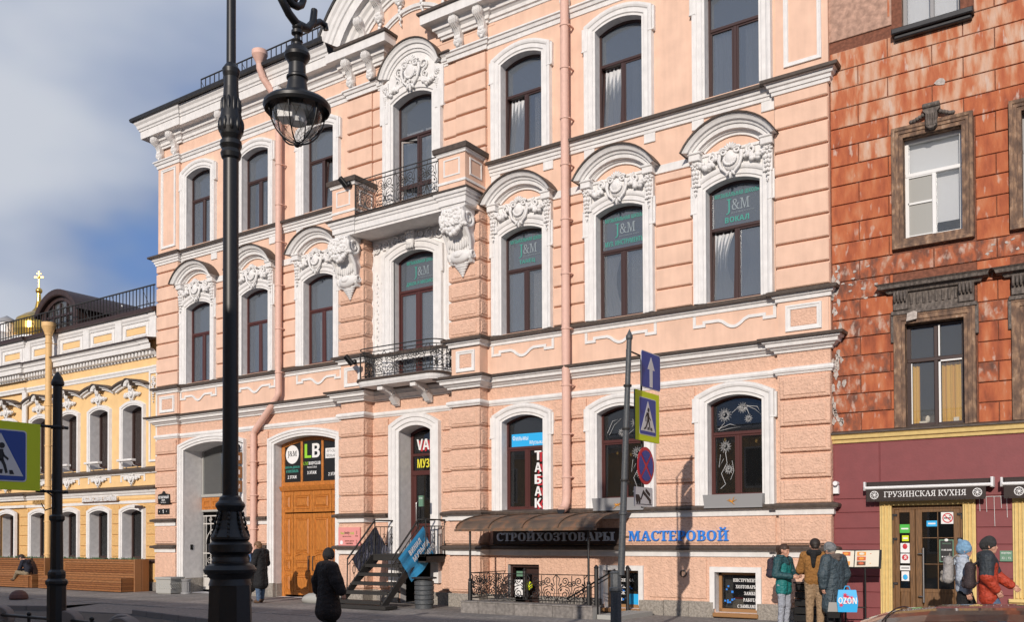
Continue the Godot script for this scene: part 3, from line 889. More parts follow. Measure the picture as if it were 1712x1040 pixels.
func bays() -> void:
	var s2 := surround(0.65, 7.34, 10.0, 0.16, 9.5)
	var s3 := surround(0.65, 12.09, 14.68, 0.16, 14.25)
	var s1 := surround(0.65, 2.6, 4.98, 0.16, 4.58)
	# hood over the second storey windows, centred on x = 0
	var hood := MB.new()
	hood.loft(arc(-0.78, 0.78, 10.87, 0.33, 16), arc(-1.1, 1.1, 10.87, 0.63, 16), P2([0, 0.0, 0, 0.1, 0.1, 0.12, 0.14, 0.2, 0.42, 0.21, 0.46, 0.25, 0.62, 0.27, 0.68, 0.33, 0.85, 0.36, 1, 0.4, 1, 0]))
	for s in [-1, 1]:
		hood.box(minf(s * 0.72, s * 1.0), 10.68, 0, maxf(s * 0.72, s * 1.0), 10.86, 0.24, 0.015)
		hood.box(minf(s * 0.7, s * 1.02), 10.83, 0, maxf(s * 0.7, s * 1.02), 10.885, 0.27, 0.015)
		hood.box(minf(s * 0.74, s * 0.97), 10.1, 0, maxf(s * 0.74, s * 0.97), 10.68, 0.13, 0.01)
	hood.sweep(arc(-0.66, 0.66, 10.87, 0.27, 14), P2([0, 0, 0, 0.05, 0.05, 0.05, 0.06, 0.08, 0.1, 0.08, 0.1, 0.0]))
	var hm := hood.mesh()
	var cap := MB.new()
	cap.loft(arc(-1.1, 1.1, 10.872, 0.63, 16), arc(-1.14, 1.14, 10.86, 0.675, 16), P2([0, 0.0, 0, 0.44, 1, 0.45, 1, 0.0]))
	var capm := cap.mesh()
	var field := MB.new()
	var fp := arc(-0.74, 0.74, 10.2, 0.14)
	fp.append(Vector2(0.74, 10.82)); fp.append(Vector2(-0.74, 10.82))
	field.prism(fp, 0, 0.045)
	field.box(-0.74, 10.78, 0, 0.74, 10.85, 0.08, 0.01)
	var fm := field.mesh()
	var orn := MB.new()
	rng.seed = 5
	cartouche(orn, V(0, 10.56, 0.1), 0.27, 0.33)
	for s in [-1, 1]:
		garland(orn, V(s * 0.26, 10.72, 0.1), V(s * 0.84, 10.66, 0.12), 0.2, 0.085, 9)
		orn.tube(spiral(V(s * 0.46, 10.7, 0.1), 0.12, 0.02, PI / 2, s * 1.6), 0.04, 6, 0.025)
		rosette(orn, V(s * 0.86, 10.6, 0.15), 0.13)
		drop(orn, s * 0.86, 10.42, 9.92, 0.14, 0.085)
	var om := orn.mesh()
	# apron panel under the sill
	var ap := MB.new()
	var line := PackedVector2Array([Vector2(-0.96, 7.06), Vector2(-0.96, 6.82), Vector2(-0.72, 6.82), Vector2(-0.72, 6.9), Vector2(-0.36, 6.9)])
	for i in 9:
		var t := i / 8.0
		line.append(Vector2(lerpf(-0.26, 0.26, t), 6.86 - 0.14 * sin(PI * t)))
	line.append_array(PackedVector2Array([Vector2(0.36, 6.9), Vector2(0.72, 6.9), Vector2(0.72, 6.82), Vector2(0.96, 6.82), Vector2(0.96, 7.06)]))
	ap.sweep(line, P2([-0.035, 0, -0.035, 0.035, 0.035, 0.035, 0.035, 0]))
	var am := ap.mesh()
	var tab := MB.new()
	tab.box(-0.15, 11.5, 0, 0.15, 11.73, 0.04, 0.008)
	var tm := tab.mesh()
	# white band between the hood feet
	for r in [[1.22, 1.3], [3.2, 4.15], [6.14, 7.1], [9.08, 9.38], [14.62, 14.74], [16.72, 17.63], [19.63, 20.56], [22.5, 22.58]]:
		var b := MB.new()
		b.box(r[0], 10.67, 0, r[1], 10.87, 0.05, 0.01)
		part(house, "white_band", b, M.white)
	var cw := curtain(0.54, 1.75, 5, 0.025).mesh(); var cg := curtain(0.54, 1.75, 5, 0.025, 0.8).mesh(); var full := curtain(1.1, 2.7, 11, 0.03).mesh()
	var dark: Material = M.frame_brown
	for i in 6:
		var x: float = BAYS[i]
		part(house, "window_surround", s2, M.white, V(x, 0, 0)); part(house, "window_surround", s3, M.white, V(x, 0, 0))
		part(house, "hood", hm, M.white, V(x, 0, 0)); part(house, "hood_cap", capm, M.sheet_brown, V(x, 0, 0))
		part(house, "hood_field", fm, M.white, V(x, 0, 0)); part(house, "stucco_ornament", om, M.white, V(x, 0, 0))
		part(house, "apron_moulding", am, M.white, V(x, 0, 0)); part(house, "white_tab", tm, M.white, V(x - 0.84, 0, 0)); part(house, "white_tab", tm, M.white, V(x + 0.84, 0, 0))
		var red := i < 3
		var w2 := window_at(x, "w2", 0.65, 7.36, 10.0, 0.16, 9.1, M.frame_red if red else M.frame_brown, M.glass, 0.07 if i == 5 else 0.0)
		var w3 := window_at(x, "w3", 0.65, 12.2, 14.68, 0.16, 13.86, dark, M.glass, 0.09 if i in [2, 3, 4] else 0.0, i == 2)
		# curtains seen through the glass
		if i < 3:
			part(w2, "curtain", cw, M.curtain, V(-0.58, 7.4, -0.62)); part(w2, "curtain", cw, M.curtain, V(0.2, 7.4, -0.62))
			part(w3, "curtain", cw, M.curtain, V(-0.56, 12.2, -0.6))
		else:
			part(w2, "curtain", cg, M.curtain, V(-0.58, 7.4, -0.34)); part(w2, "curtain", cg if i == 5 else cw, M.curtain, V(0.6 if i == 5 else 0.14, 7.4, -0.36), Basis.from_scale(V(-1.05 if i == 5 else 1.0, 1, 1)))
			part(w3, "curtain", cw, M.curtain, V(-0.56, 12.25, -0.36)); part(w3, "curtain", cw, M.curtain, V(0.2, 12.25, -0.36), Basis.from_scale(V(0.8 if i == 5 else 0.3, 1, 1)))
		if i > 2:
			window_print(w2, 0.0, 9.17, 10.02, ["ТАНЕЦ", "МУЗ. ИНСТРУМЕНТЫ", "ВОКАЛ"][i - 3], [0.5, 1.08, 0.58][i - 3])
			part(house, "window_surround", s1, M.white, V(x, 0, 0))
	# aprons and panels on the pilasters of the parapet zone
	for s in [[0.2, 1.02, 0.12], [9.58, 10.22, 0.37], [13.8, 14.42, 0.37], [22.8, 23.58, 0.12]]:
		var b := MB.new()
		b.box(s[0] - 0.17, 6.28, s[2] - 0.03, s[1] + 0.15, 7.06, s[2] + 0.005)
		part(house, "parapet_pier", b, M.pink)
		b = MB.new()
		b.sweep(PackedVector2Array([Vector2(s[0], 6.4), Vector2(s[0], 6.98), Vector2(s[1], 6.98), Vector2(s[1], 6.4)]), P2([-0.11, s[2], -0.1, s[2] + 0.03, -0.05, s[2] + 0.035, -0.04, s[2] + 0.05, 0, s[2] + 0.05, 0.01, s[2]]), false, true)
		part(house, "panel_moulding", b, M.white)
		b = MB.new()
		b.box(s[0] + 0.11, 6.51, s[2] - 0.02, s[1] - 0.11, 6.87, s[2] + 0.02, 0.01)
		part(house, "stucco_panel", b, M.pink_rough)
	for s in [[0.2, 1.02], [22.8, 23.62]]:
		var b := MB.new()
		b.sweep(PackedVector2Array([Vector2(s[0], 12.32), Vector2(s[0], 15.18), Vector2(s[1], 15.18), Vector2(s[1], 12.32)]), P2([-0.1, 0.09, -0.09, 0.12, -0.04, 0.12, -0.03, 0.135, 0, 0.135, 0.005, 0.09]), false, true)
		part(house, "panel_moulding", b, M.white)

func window_print(w: Node3D, x: float, y0: float, y1: float, last: String, lw: float) -> void:
	# the music school's lettering on the fanlight
	var z := -0.244
	text(w, "window_lettering", "МУЗЫКАЛЬНАЯ ШКОЛА", "gb", 1.08, 0.1, V(x, y1 - 0.12, z), M.letter_teal, Basis.IDENTITY, 0.003)
	text(w, "window_lettering", "J", "s", 0.13, 0.36, V(x - 0.2, y0 + 0.44, z), M.letter_teal, Basis.IDENTITY, 0.003)
	text(w, "window_lettering", "&M", "s", 0.42, 0.25, V(x + 0.09, y0 + 0.47, z), M.letter_pale, Basis.IDENTITY, 0.003)
	text(w, "window_lettering", "JAZZ & MUSICAL SCHOOL", "g", 0.56, 0.04, V(x + 0.14, y0 + 0.28, z), M.letter_pale, Basis.IDENTITY, 0.003)
	text(w, "window_lettering", last, "gb", lw, 0.13, V(x, y0 + 0.13, z), M.letter_teal, Basis.IDENTITY, 0.003)

func console(pw: float) -> ArrayMesh:
	# an S-shaped bracket below the main cornice; top at y = 0, wall at z = 0
	var m := MB.new()
	var s := P2([0, 0, 0.4, 0, 0.43, -0.05, 0.44, -0.13, 0.4, -0.22, 0.32, -0.27, 0.24, -0.3, 0.19, -0.38, 0.17, -0.47, 0.19, -0.55, 0.2, -0.63, 0.16, -0.7, 0.08, -0.75, 0, -0.76])
	var t := Transform3D(Basis(V(0, 0, 1), V(0, 1, 0), V(-1, 0, 0)), V(pw / 2, 0, 0))
	m.prism(s, 0, pw, t)
	for e in [-1, 1]:
		m.lathe([[0.0, 0], [0.11, 0], [0.11, 0.02], [0.07, 0.03], [0.04, 0.05], [0, 0.05]], 10, V(e * pw / 2, -0.12, 0.32), Basis(Vector3.BACK, -e * PI / 2))
		m.lathe([[0.0, 0], [0.08, 0], [0.08, 0.02], [0.03, 0.04], [0, 0.04]], 10, V(e * pw / 2, -0.63, 0.11), Basis(Vector3.BACK, -e * PI / 2))
	for u in [-0.3, 0.0, 0.3]: m.tube([V(pw * u, -0.04, 0.43), V(pw * u, -0.15, 0.44), V(pw * u, -0.24, 0.38), V(pw * u, -0.31, 0.24), V(pw * u, -0.44, 0.17)], 0.022, 5)
	for i in 3: m.ball(V(0, -0.54 - i * 0.09, 0.19 - i * 0.02), V(pw * (0.42 - i * 0.07), 0.06, 0.03), 8, 4)
	m.ball(V(0, -0.8, 0.08), V(pw * 0.22, 0.08, 0.04), 6, 4)
	return m.mesh()

func brackets() -> void:
	var c := console(0.2)
	for x in [0.12, 0.98, 3.67, 6.6, 9.58, 10.4, 13.7, 14.52, 17.15, 20.1, 22.75, 23.6]:
		part(house, "cornice_bracket", c, M.white, V(x, 16.345, 0.02))

func scroll_panel(m: MB, w: float, h: float, r := 0.011) -> void:
	# wrought iron scrollwork filling w by h in the xy plane, symmetric about x = 0
	for s in [-1, 1]:
		m.tube(spiral(V(s * w * 0.22, h * 0.24, 0), h * 0.2, h * 0.03, PI / 2, s * 1.7, 16), r, 4)
		m.tube(spiral(V(s * w * 0.22, h * 0.76, 0), h * 0.17, h * 0.03, -PI / 2, -s * 1.6, 16), r, 4)
		m.tube([V(s * w * 0.5, 0, 0), V(s * w * 0.42, h * 0.2, 0), V(s * w * 0.46, h * 0.42, 0), V(s * w * 0.3, h * 0.58, 0), V(s * w * 0.1, h * 0.5, 0), V(s * w * 0.04, h * 0.3, 0), V(s * w * 0.12, 0.02, 0)], r, 4)
		m.tube([V(s * w * 0.5, h, 0), V(s * w * 0.4, h * 0.86, 0), V(s * w * 0.44, h * 0.62, 0), V(s * w * 0.36, h * 0.5, 0)], r, 4)
		m.tube(spiral(V(s * w * 0.06, h * 0.66, 0), h * 0.12, h * 0.03, 0.0, s * 1.5, 12), r, 4)
		for y in [0.12, 0.42, 0.63]: m.ball(V(s * w * 0.36, h * y, 0), V(0.025, 0.04, 0.014), 6, 4, Basis(Vector3.BACK, s * 0.7))
	m.tube([V(0, h * 0.02, 0), V(0, h * 0.98, 0)], r, 4)

func center_bay() -> void:
	var h := house
	# white panelled field between the pilasters of the second storey
	var m := MB.new()
	var hole := [[XC - 0.75, XC + 0.75, 6.45, 10.02, 0.2]]
	wall(m, 10.38, 13.6, 6.3, 10.9, hole, 0.03)
	reveal(m, hole[0], 0.06, 0.03)
	part(h, "white_field", m, M.white)
	m = MB.new()
	m.sweep(door_path(XC - 0.78, XC + 0.78, 6.45, 10.0, 0.2), P2([0, 0.02, 0, 0.07, 0.06, 0.07, 0.08, 0.1, 0.22, 0.1, 0.24, 0.13, 0.33, 0.13, 0.35, 0.02]))
	for s in [-1, 1]:
		for q in [[1.18, 1.26], [1.5, 1.58]]:
			var x0: float = XC + s * q[0]; var x1: float = XC + s * q[1]
			m.box(minf(x0, x1), 6.5, 0.03, maxf(x0, x1), 10.1, 0.06, 0.01)
		m.box(minf(XC + s * 1.1, XC + s * 1.16), 9.4, 0.03, maxf(XC + s * 1.1, XC + s * 1.16), 10.2, 0.13, 0.01)
	part(h, "window_surround", m, M.white)
	m = MB.new()
	rng.seed = 9
	for s in [-1, 1]:
		for i in 12:
			var y := 9.7 - i * 0.26
			m.ball(V(XC + s * 1.38, y, 0.045), V(0.035, 0.05, 0.02), 6, 4); m.ball(V(XC + s * 1.38 + 0.03, y - 0.1, 0.045), V(0.025, 0.06, 0.015), 6, 4, Basis(Vector3.BACK, 0.6))
	# carved frieze under the balcony
	for s in [-1, 1]:
		for i in 4:
			var x: float = XC + s * (0.3 + i * 0.36)
			var y := 10.62 - 0.055 * i
			m.tube(spiral(V(x, y, 0.07), 0.15, 0.02, PI * 0.5, s * 1.8, 16), 0.032, 6, 0.018)
			rosette(m, V(x, y, 0.06), 0.07, 6, 0.03)
			for k in 4: m.ball(V(x + rng.randf_range(-0.17, 0.17), y + rng.randf_range(-0.17, 0.13), 0.06), V(0.07, 0.03, 0.03), 6, 4, Basis(Vector3.BACK, rng.randf() * 3))
	m.box(XC - 0.15, 10.45, 0.03, XC + 0.15, 10.86, 0.2, 0.03)
	m.ball(V(XC, 10.4, 0.16), V(0.15, 0.12, 0.1), 10, 6)
	for i in 5: m.ball(V(XC - 0.12 + i * 0.06, 10.3, 0.19), V(0.03, 0.09, 0.04), 6, 4)
	rosette(m, V(XC, 10.68, 0.2), 0.14)
	part(h, "stucco_ornament", m, M.white)
	# balcony doors of the second and third storey
	for lv in 2:
		var hw: float = [0.75, 0.73][lv]; var yb: float = [6.45, 11.3][lv]; var ys: float = [10.02, 14.62][lv]; var tr: float = [9.12, 13.68][lv]
		var w := node(h, "balcony_door", V(XC, 0, -0.02))
		var fr := win_frame(hw, yb, ys, 0.2, tr)
		fr.box(-hw + 0.06, yb + 0.85, -0.29, hw - 0.06, yb + 0.98, -0.2, 0.01)
		var fm: Material = M.frame_red if lv == 0 else M.frame_brown
		part(w, "frame", fr, fm)
		var a := arc(-hw + 0.05, hw - 0.05, ys - 0.02, 0.2)
		a.append(Vector2(hw - 0.05, tr)); a.append(Vector2(-hw + 0.05, tr))
		var t := MB.new(); t.prism(a, -0.256, -0.248)
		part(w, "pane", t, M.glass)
		var dw := hw - 0.12; var dh := tr - 0.05 - yb - 0.065
		for s in 2:
			var px: float = -hw + 0.065 if s == 0 else 0.055
			var b := Basis(Vector3.UP, 0.42) if lv == 1 and s == 0 else Basis.IDENTITY
			part(w, "sash", sash(dw, dh, 0.055), fm, V(px, yb + 0.065, -0.235), b)
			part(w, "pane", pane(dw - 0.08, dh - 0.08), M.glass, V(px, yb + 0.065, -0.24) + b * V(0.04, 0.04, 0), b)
			part(w, "curtain", curtain(0.62, 2.6, 6, 0.03), M.curtain, V(px - 0.05, yb + 0.08, -0.36 if lv == 0 else -0.55))
		if lv == 0: window_print(w, 0.06, 9.2, 10.08, "ДЖАЗА И МЮЗИКЛА", 1.1)
	# third storey surround and round hood
	m = MB.new()
	m.sweep(door_path(XC - 0.73, XC + 0.73, 11.3, 14.62, 0.2), P2([0, -0.01, 0, 0.06, 0.06, 0.06, 0.08, 0.1, 0.24, 0.1, 0.26, 0.13, 0.36, 0.13, 0.38, 0.0]))
	for s in [-1, 1]:
		m.box(minf(XC + s * 0.88, XC + s * 1.2), 14.1, 0, maxf(XC + s * 0.88, XC + s * 1.2), 15.3, 0.12, 0.01)
	part(h, "window_surround", m, M.white)
	m = MB.new()
	m.loft(arc(XC - 0.86, XC + 0.86, 15.42, 0.54, 20), arc(XC - 1.13, XC + 1.13, 15.42, 0.84, 20), P2([0, 0, 0, 0.1, 0.2, 0.11, 0.25, 0.15, 0.6, 0.16, 0.66, 0.21, 0.85, 0.23, 1, 0.27, 1, 0]))
	for s in [-1, 1]:
		m.sweep(PackedVector2Array([Vector2(XC + s * 1.13, 0.0), Vector2(XC + s * 1.32, 0.0)]) if s > 0 else PackedVector2Array([Vector2(XC - 1.32, 0), Vector2(XC - 1.13, 0)]), P2([0, 15.2, 0.06, 15.21, 0.07, 15.3, 0.13, 15.32, 0.15, 15.42, 0.2, 15.46, 0, 15.5]), true)
	part(h, "hood", m, M.white)
	m = MB.new()
	m.loft(arc(XC - 1.13, XC + 1.13, 15.425, 0.842, 20), arc(XC - 1.17, XC + 1.17, 15.41, 0.885, 20), P2([0, 0, 0, 0.3, 1, 0.31, 1, 0]))
	for s in [-1, 1]: m.box(minf(XC + s * 1.14, XC + s * 1.5), 15.5, 0, maxf(XC + s * 1.14, XC + s * 1.5), 15.54, 0.26)
	part(h, "hood_cap", m, M.sheet_brown)
	m = MB.new()
	var fp := arc(XC - 0.9, XC + 0.9, 14.75, 0.2)
	fp.append(Vector2(XC + 1.1, 15.3))
	var top := arc(XC - 0.92, XC + 0.92, 15.42, 0.56, 16)
	top.reverse()
	fp.append_array(top); fp.append(Vector2(XC - 1.1, 15.3))
	m.prism(fp, 0, 0.06)
	part(h, "hood_field", m, M.white)
	m = MB.new()
	cartouche(m, V(XC + 0.02, 15.36, 0.1), 0.33, 0.42)
	rng.seed = 15
	for i in 34:
		var a := rng.randf() * TAU; var q := sqrt(rng.randf())
		m.ball(V(XC + cos(a) * q * 0.3, 15.36 + sin(a) * q * 0.4, 0.17), V(rng.randf_range(0.03, 0.08), rng.randf_range(0.025, 0.05), 0.035), 6, 4, Basis(Vector3.BACK, rng.randf() * 3))
	for s in [-1, 1]:
		m.tube(spiral(V(XC + s * 0.46, 15.5, 0.1), 0.16, 0.03, -PI / 2, s * 1.5), 0.035, 6, 0.02)
		m.tube(spiral(V(XC + s * 0.5, 15.2, 0.1), 0.13, 0.03, PI / 2, s * 1.5), 0.035, 6, 0.02)
		garland(m, V(XC + s * 0.45, 15.0, 0.1), V(XC + s * 0.98, 15.02, 0.12), 0.1, 0.08, 7)
		rosette(m, V(XC + s * 0.98, 15.12, 0.13), 0.1)
		drop(m, XC + s * 0.98, 14.9, 14.62, 0.12, 0.06)
	part(h, "stucco_ornament", m, M.white)
	# upper balcony: slab, pedestals, consoles, railing
	m = MB.new()
	var bp := P2([9.4, 0, 9.55, 0, 9.55, 0.94, 10.5, 0.94, 10.5, 0.9, 13.55, 0.9, 13.55, 0.94, 14.55, 0.94, 14.55, 0, 14.7, 0])
	m.sweep(bp, P2([-0.1, 10.74, -0.08, 10.84, -0.04, 10.85, -0.03, 11.0, 0.0, 11.02, 0.01, 11.08, 0.05, 11.1, 0.07, 11.18]), true, false, false)
	m.quad(V(9.5, 10.74, 0), V(14.6, 10.74, 0), V(14.6, 10.74, 0.9), V(9.5, 10.74, 0.9))
	part(h, "balcony_slab", m, M.white)
	m = MB.new()
	m.sweep(bp, P2([0.07, 11.18, 0.11, 11.185, 0.11, 11.22, 0.0, 11.26]), true, false, false)
	m.quad(V(9.5, 11.26, 0.95), V(14.6, 11.26, 0.95), V(14.6, 11.26, 0), V(9.5, 11.26, 0))
	part(h, "balcony_floor", m, M.sheet_brown)
	for x in [9.6, 13.62]:
		var p := node(h, "balcony_pedestal", V(x, 0, 0))
		m = MB.new()
		m.box(0, 11.26, 0, 0.9, 12.24, 0.92)
		part(p, "pedestal_body", m, M.pink)
		m = MB.new()
		var pp := P2([0, 0, 0, 0.92, 0.9, 0.92, 0.9, 0])
		m.sweep(pp, P2([0, 11.4, 0.025, 11.41, 0.025, 11.47, 0, 11.49]), true, false, false)
		m.sweep(pp, P2([0, 12.16, 0.04, 12.17, 0.05, 12.22, 0.08, 12.25]), true, false, false)
		for f in 2:
			var q := MB.new()
			q.sweep(P2([0.17, 11.6, 0.17, 12.08, 0.73, 12.08, 0.73, 11.6]), P2([-0.05, 0, -0.045, 0.02, -0.01, 0.02, 0, 0]), false, true)
			m.join(q, Transform3D(Basis.IDENTITY, V(0, 0, 0.92)) if f == 0 else Transform3D(Basis(Vector3.UP, PI / 2), V(0.9, 0, 0.9)))
		part(p, "pedestal_moulding", m, M.white)
		m = MB.new()
		m.sweep(pp, P2([0.08, 12.25, 0.12, 12.26, 0.13, 12.38, 0.1, 12.41, -0.4, 12.44]), true, false, false)
		part(p, "pedestal_cap", m, M.sheet_brown)
	m = MB.new()
	for i in 4:
		var q := MB.new(); scroll_panel(q, 0.76, 0.86)
		m.join(q, Transform3D(Basis.IDENTITY, V(10.5 + 0.39 + i * 0.765, 11.3, 0.9)))
	for y in [11.29, 12.12, 12.24]: m.box(10.5, y, 0.89, 13.62, y + 0.022, 0.915)
	for i in 9: m.tube([V(10.51 + i * 0.386, 12.12, 0.9), V(10.51 + i * 0.386, 12.24, 0.9)], 0.009, 4)
	for x in [10.51, 13.6]: m.tube([V(x, 11.2, 0.9), V(x, 12.28, 0.9)], 0.02, 6)
	part(h, "balcony_railing", m, M.iron)
	var bc := MB.new()
	var sp := P2([0, 0, 0.5, 0, 0.55, -0.1, 0.55, -0.36, 0.5, -0.52, 0.4, -0.64, 0.3, -0.76, 0.24, -0.9, 0.2, -1.1, 0.2, -1.32, 0.12, -1.42, 0, -1.45])
	bc.prism(sp, 0, 0.74, Transform3D(Basis(V(0, 0, 1), V(0, 1, 0), V(-1, 0, 0)), V(0.37, 0, 0)))
	rng.seed = 31
	for s in [-1, 1]:
		bc.tube(spiral(V(s * 0.38, -0.3, 0.3), 0.26, 0.05, 0.5, -1.8, 20, V(0, 0, 1), V(0, 1, 0)), 0.06, 6, 0.03)
		bc.tube(spiral(V(s * 0.38, -1.2, 0.12), 0.12, 0.03, PI, 1.5, 14, V(0, 0, 1), V(0, 1, 0)), 0.045, 6, 0.025)
		bc.tube([V(s * 0.38, -0.55, 0.45), V(s * 0.39, -0.8, 0.28), V(s * 0.36, -1.1, 0.2)], 0.06, 6, 0.04)
	for i in 46:
		bc.ball(V(rng.randf_range(-0.34, 0.34), rng.randf_range(-0.5, -0.05), 0.54), V(rng.randf_range(0.04, 0.1), rng.randf_range(0.03, 0.06), 0.05), 6, 4, Basis(Vector3.BACK, rng.randf() * 3))
	garland(bc, V(-0.44, -0.42, 0.46), V(0.44, -0.42, 0.46), 0.24, 0.11, 11)
	for i in 9: bc.ball(V(-0.32 + i * 0.08, -0.92 + absf(i - 4) * 0.03, 0.24), V(0.045, 0.22, 0.06), 6, 4)
	bc.ball(V(0, -1.25, 0.18), V(0.34, 0.2, 0.14), 10, 6); bc.ball(V(0, -1.22, 0.29), V(0.16, 0.09, 0.06), 10, 5)
	for i in 6: bc.ball(V(0, -1.42 - i * 0.055, 0.12 - i * 0.012), V(0.28 - i * 0.045, 0.09, 0.1 - i * 0.012), 8, 4)
	var bcm := bc.mesh()
	for x in [9.9, 14.1]: part(h, "balcony_console", bcm, M.white, V(x, 10.74, 0.42))
	# lower balcony
	m = MB.new()
	var lp := PackedVector2Array([Vector2(10.42, 0)])
	for i in 7: lp.append(Vector2(10.82 - 0.32 * cos(PI / 2 * i / 6.0), 0.52 + 0.4 * sin(PI / 2 * i / 6.0)))
	for i in 7: lp.append(Vector2(13.2 + 0.32 * sin(PI / 2 * i / 6.0), 0.52 + 0.4 * cos(PI / 2 * i / 6.0)))
	lp.append(Vector2(13.58, 0))
	m.sweep(lp, P2([-0.16, 6.22, 0.0, 6.24, 0.03, 6.3, 0.05, 6.38]), true, false, false)
	var under := PackedVector2Array(lp)
	m.prism(under, -6.38, -6.23, Transform3D(Basis(Vector3.RIGHT, PI / 2) * Basis.IDENTITY, Vector3.ZERO))
	part(h, "balcony_slab", m, M.white)
	m = MB.new()
	m.sweep(lp, P2([0.05, 6.38, 0.09, 6.385, 0.1, 6.42, 0.08, 6.45, -0.3, 6.47]), true, false, false)
	part(h, "balcony_floor", m, M.sheet_brown)
	m = MB.new()
	var rp := []
	for i in 9: rp.append(Vector2(10.84 - 0.34 * cos(PI / 2 * i / 8.0), 0.5 + 0.4 * sin(PI / 2 * i / 8.0)))
	for i in 9: rp.append(Vector2(13.18 + 0.34 * sin(PI / 2 * i / 8.0), 0.5 + 0.4 * cos(PI / 2 * i / 8.0)))
	rp.push_front(Vector2(10.5, 0.05)); rp.append(Vector2(13.52, 0.05))
	for y in [6.52, 7.2, 7.32]:
		var tp := []
		for p in rp: tp.append(V(p.x, y, p.y))
		m.tube(tp, 0.014 if y < 7.3 else 0.018, 5)
	for i in 3:
		var q := MB.new(); scroll_panel(q, 0.78, 0.66)
		m.join(q, Transform3D(Basis.IDENTITY, V(11.23 + i * 0.78, 6.53, 0.9)))
	for s in [-1, 1]:
		for i in 2:
			var q := MB.new(); scroll_panel(q, 0.4, 0.66)
			var at: Vector2 = rp[1] if i == 0 else rp[5]
			if s > 0: at = Vector2(2 * 12.01 - at.x, at.y)
			m.join(q, Transform3D(Basis(Vector3.UP, s * (PI / 2 if i == 0 else 0.75)), V(at.x, 6.53, at.y - (0.2 if i == 0 else 0.0))))
	part(h, "balcony_railing", m, M.iron)
	var lb := MB.new()
	lb.prism(P2([0, 0, 0.72, 0, 0.74, -0.05, 0.7, -0.13, 0.5, -0.17, 0.33, -0.25, 0.2, -0.38, 0.12, -0.46, 0, -0.5]), 0, 0.18, Transform3D(Basis(V(0, 0, 1), V(0, 1, 0), V(-1, 0, 0)), V(0.09, 0, 0)))
	for s in [-1, 1]:
		lb.tube(spiral(V(s * 0.09, -0.16, 0.3), 0.11, 0.03, 0, 1.6, 12, V(0, 0, 1), V(0, 1, 0)), 0.02, 5)
	lb.box(-0.1, -0.12, 0.68, 0.1, 0, 0.77, 0.01)
	var lbm := lb.mesh()
	for x in [11.38, 12.6]: part(h, "balcony_bracket", lbm, M.white, V(x, 6.22, 0.06))
	# floodlights on the balconies
	for p in [[10.32, 12.2, 1.0], [10.3, 7.05, 0.75]]:
		var f := thing("floodlight", ["small black floodlight on the upper balcony pedestal", "small black floodlight beside the lower curved balcony railing"][0 if p[1] > 10 else 1], "floodlight", V(p[0], p[1], p[2]))
		m = MB.new()
		m.bx(Transform3D(Basis(Vector3.RIGHT, 0.5) * Basis(Vector3.BACK, 0.5), V(-0.08, 0.02, 0.12)), V(-0.07, -0.16, -0.05), V(0.07, 0.16, 0.05), 0.01)
		part(f, "housing", m, M.black_iron)
		m = MB.new()
		m.tube([V(0.05, -0.05, -0.1), V(0.05, -0.05, 0.05), V(-0.05, 0, 0.12)], 0.02, 6)
		m.ball(V(0.06, -0.03, 0.02), V(0.07, 0.09, 0.07), 8, 5)
		part(f, "arm", m, M.black_iron)

func attic_arch() -> void:
	var h := house
	var c := Vector2(XC, 15.5)
	var path := PackedVector2Array()
	var k := 28
	for i in k + 1:
		var a := lerpf(PI * 0.86, PI * 0.14, float(i) / k)
		path.append(c + Vector2.from_angle(a))
	# gable wall inside the arch
	var m := MB.new()
	var fan := PackedVector2Array()
	for i in k + 1: fan.append(c + Vector2.from_angle(lerpf(PI * 0.86, PI * 0.14, float(i) / k)) * 3.2)
	fan.append(Vector2(fan[k].x, 15.9)); fan.append(Vector2(fan[0].x, 15.9))
	m.prism(fan, -0.5, 0.012)
	part(h, "gable_wall", m, M.pink)
	m = MB.new()
	var arch := PackedVector2Array()
	for p in path: arch.append(c + (p - c) * 2.3)
	m.sweep(arch, P2([0, 0.0, 0, 0.06, 0.08, 0.07, 0.09, 0.12, 0.16, 0.13, 0.2, 0.2, 0.3, 0.23, 0.36, 0.3, 0.46, 0.33, 0.46, 0.5, 0.74, 0.51, 0.76, 0.56, 0.86, 0.58, 0.9, 0.62, 1.0, 0.64, 1.06, 0.7, 1.14, 0.72, 1.14, -0.3]))
	part(h, "arch_cornice", m, M.white)
	m = MB.new()
	m.sweep(arch, P2([1.14, -0.5, 1.14, 0.76, 1.2, 0.78, 1.24, 0.72, 1.24, -0.5]))
	part(h, "arch_roof_edge", m, M.roof_dark)
	m = MB.new()
	arch = PackedVector2Array()
	for p in path: arch.append(c + (p - c) * 1.7)
	m.sweep(arch, P2([0, 0.0, 0, 0.05, 0.04, 0.05, 0.05, 0.1, 0.14, 0.12, 0.15, 0.0]))
	part(h, "inner_arch_moulding", m, M.white)
	# vertical brackets with leaf pendants round the arch
	for i in 6:
		var a := lerpf(PI * 0.76, PI * 0.24, i / 5.0)
		var p := c + Vector2.from_angle(a) * 2.55
		m = MB.new()
		for j in 7: m.ball(V(0.02 * (-1 if j % 2 else 1), -0.62 - j * 0.085, 0.1 - j * 0.008), V(0.07 - j * 0.008, 0.06, 0.04), 6, 4)
		part(h, "arch_bracket", console(0.2), M.white, V(p.x, p.y + 0.2, 0.02))
		part(h, "leaf_pendant", m, M.white, V(p.x, p.y, 0.02))

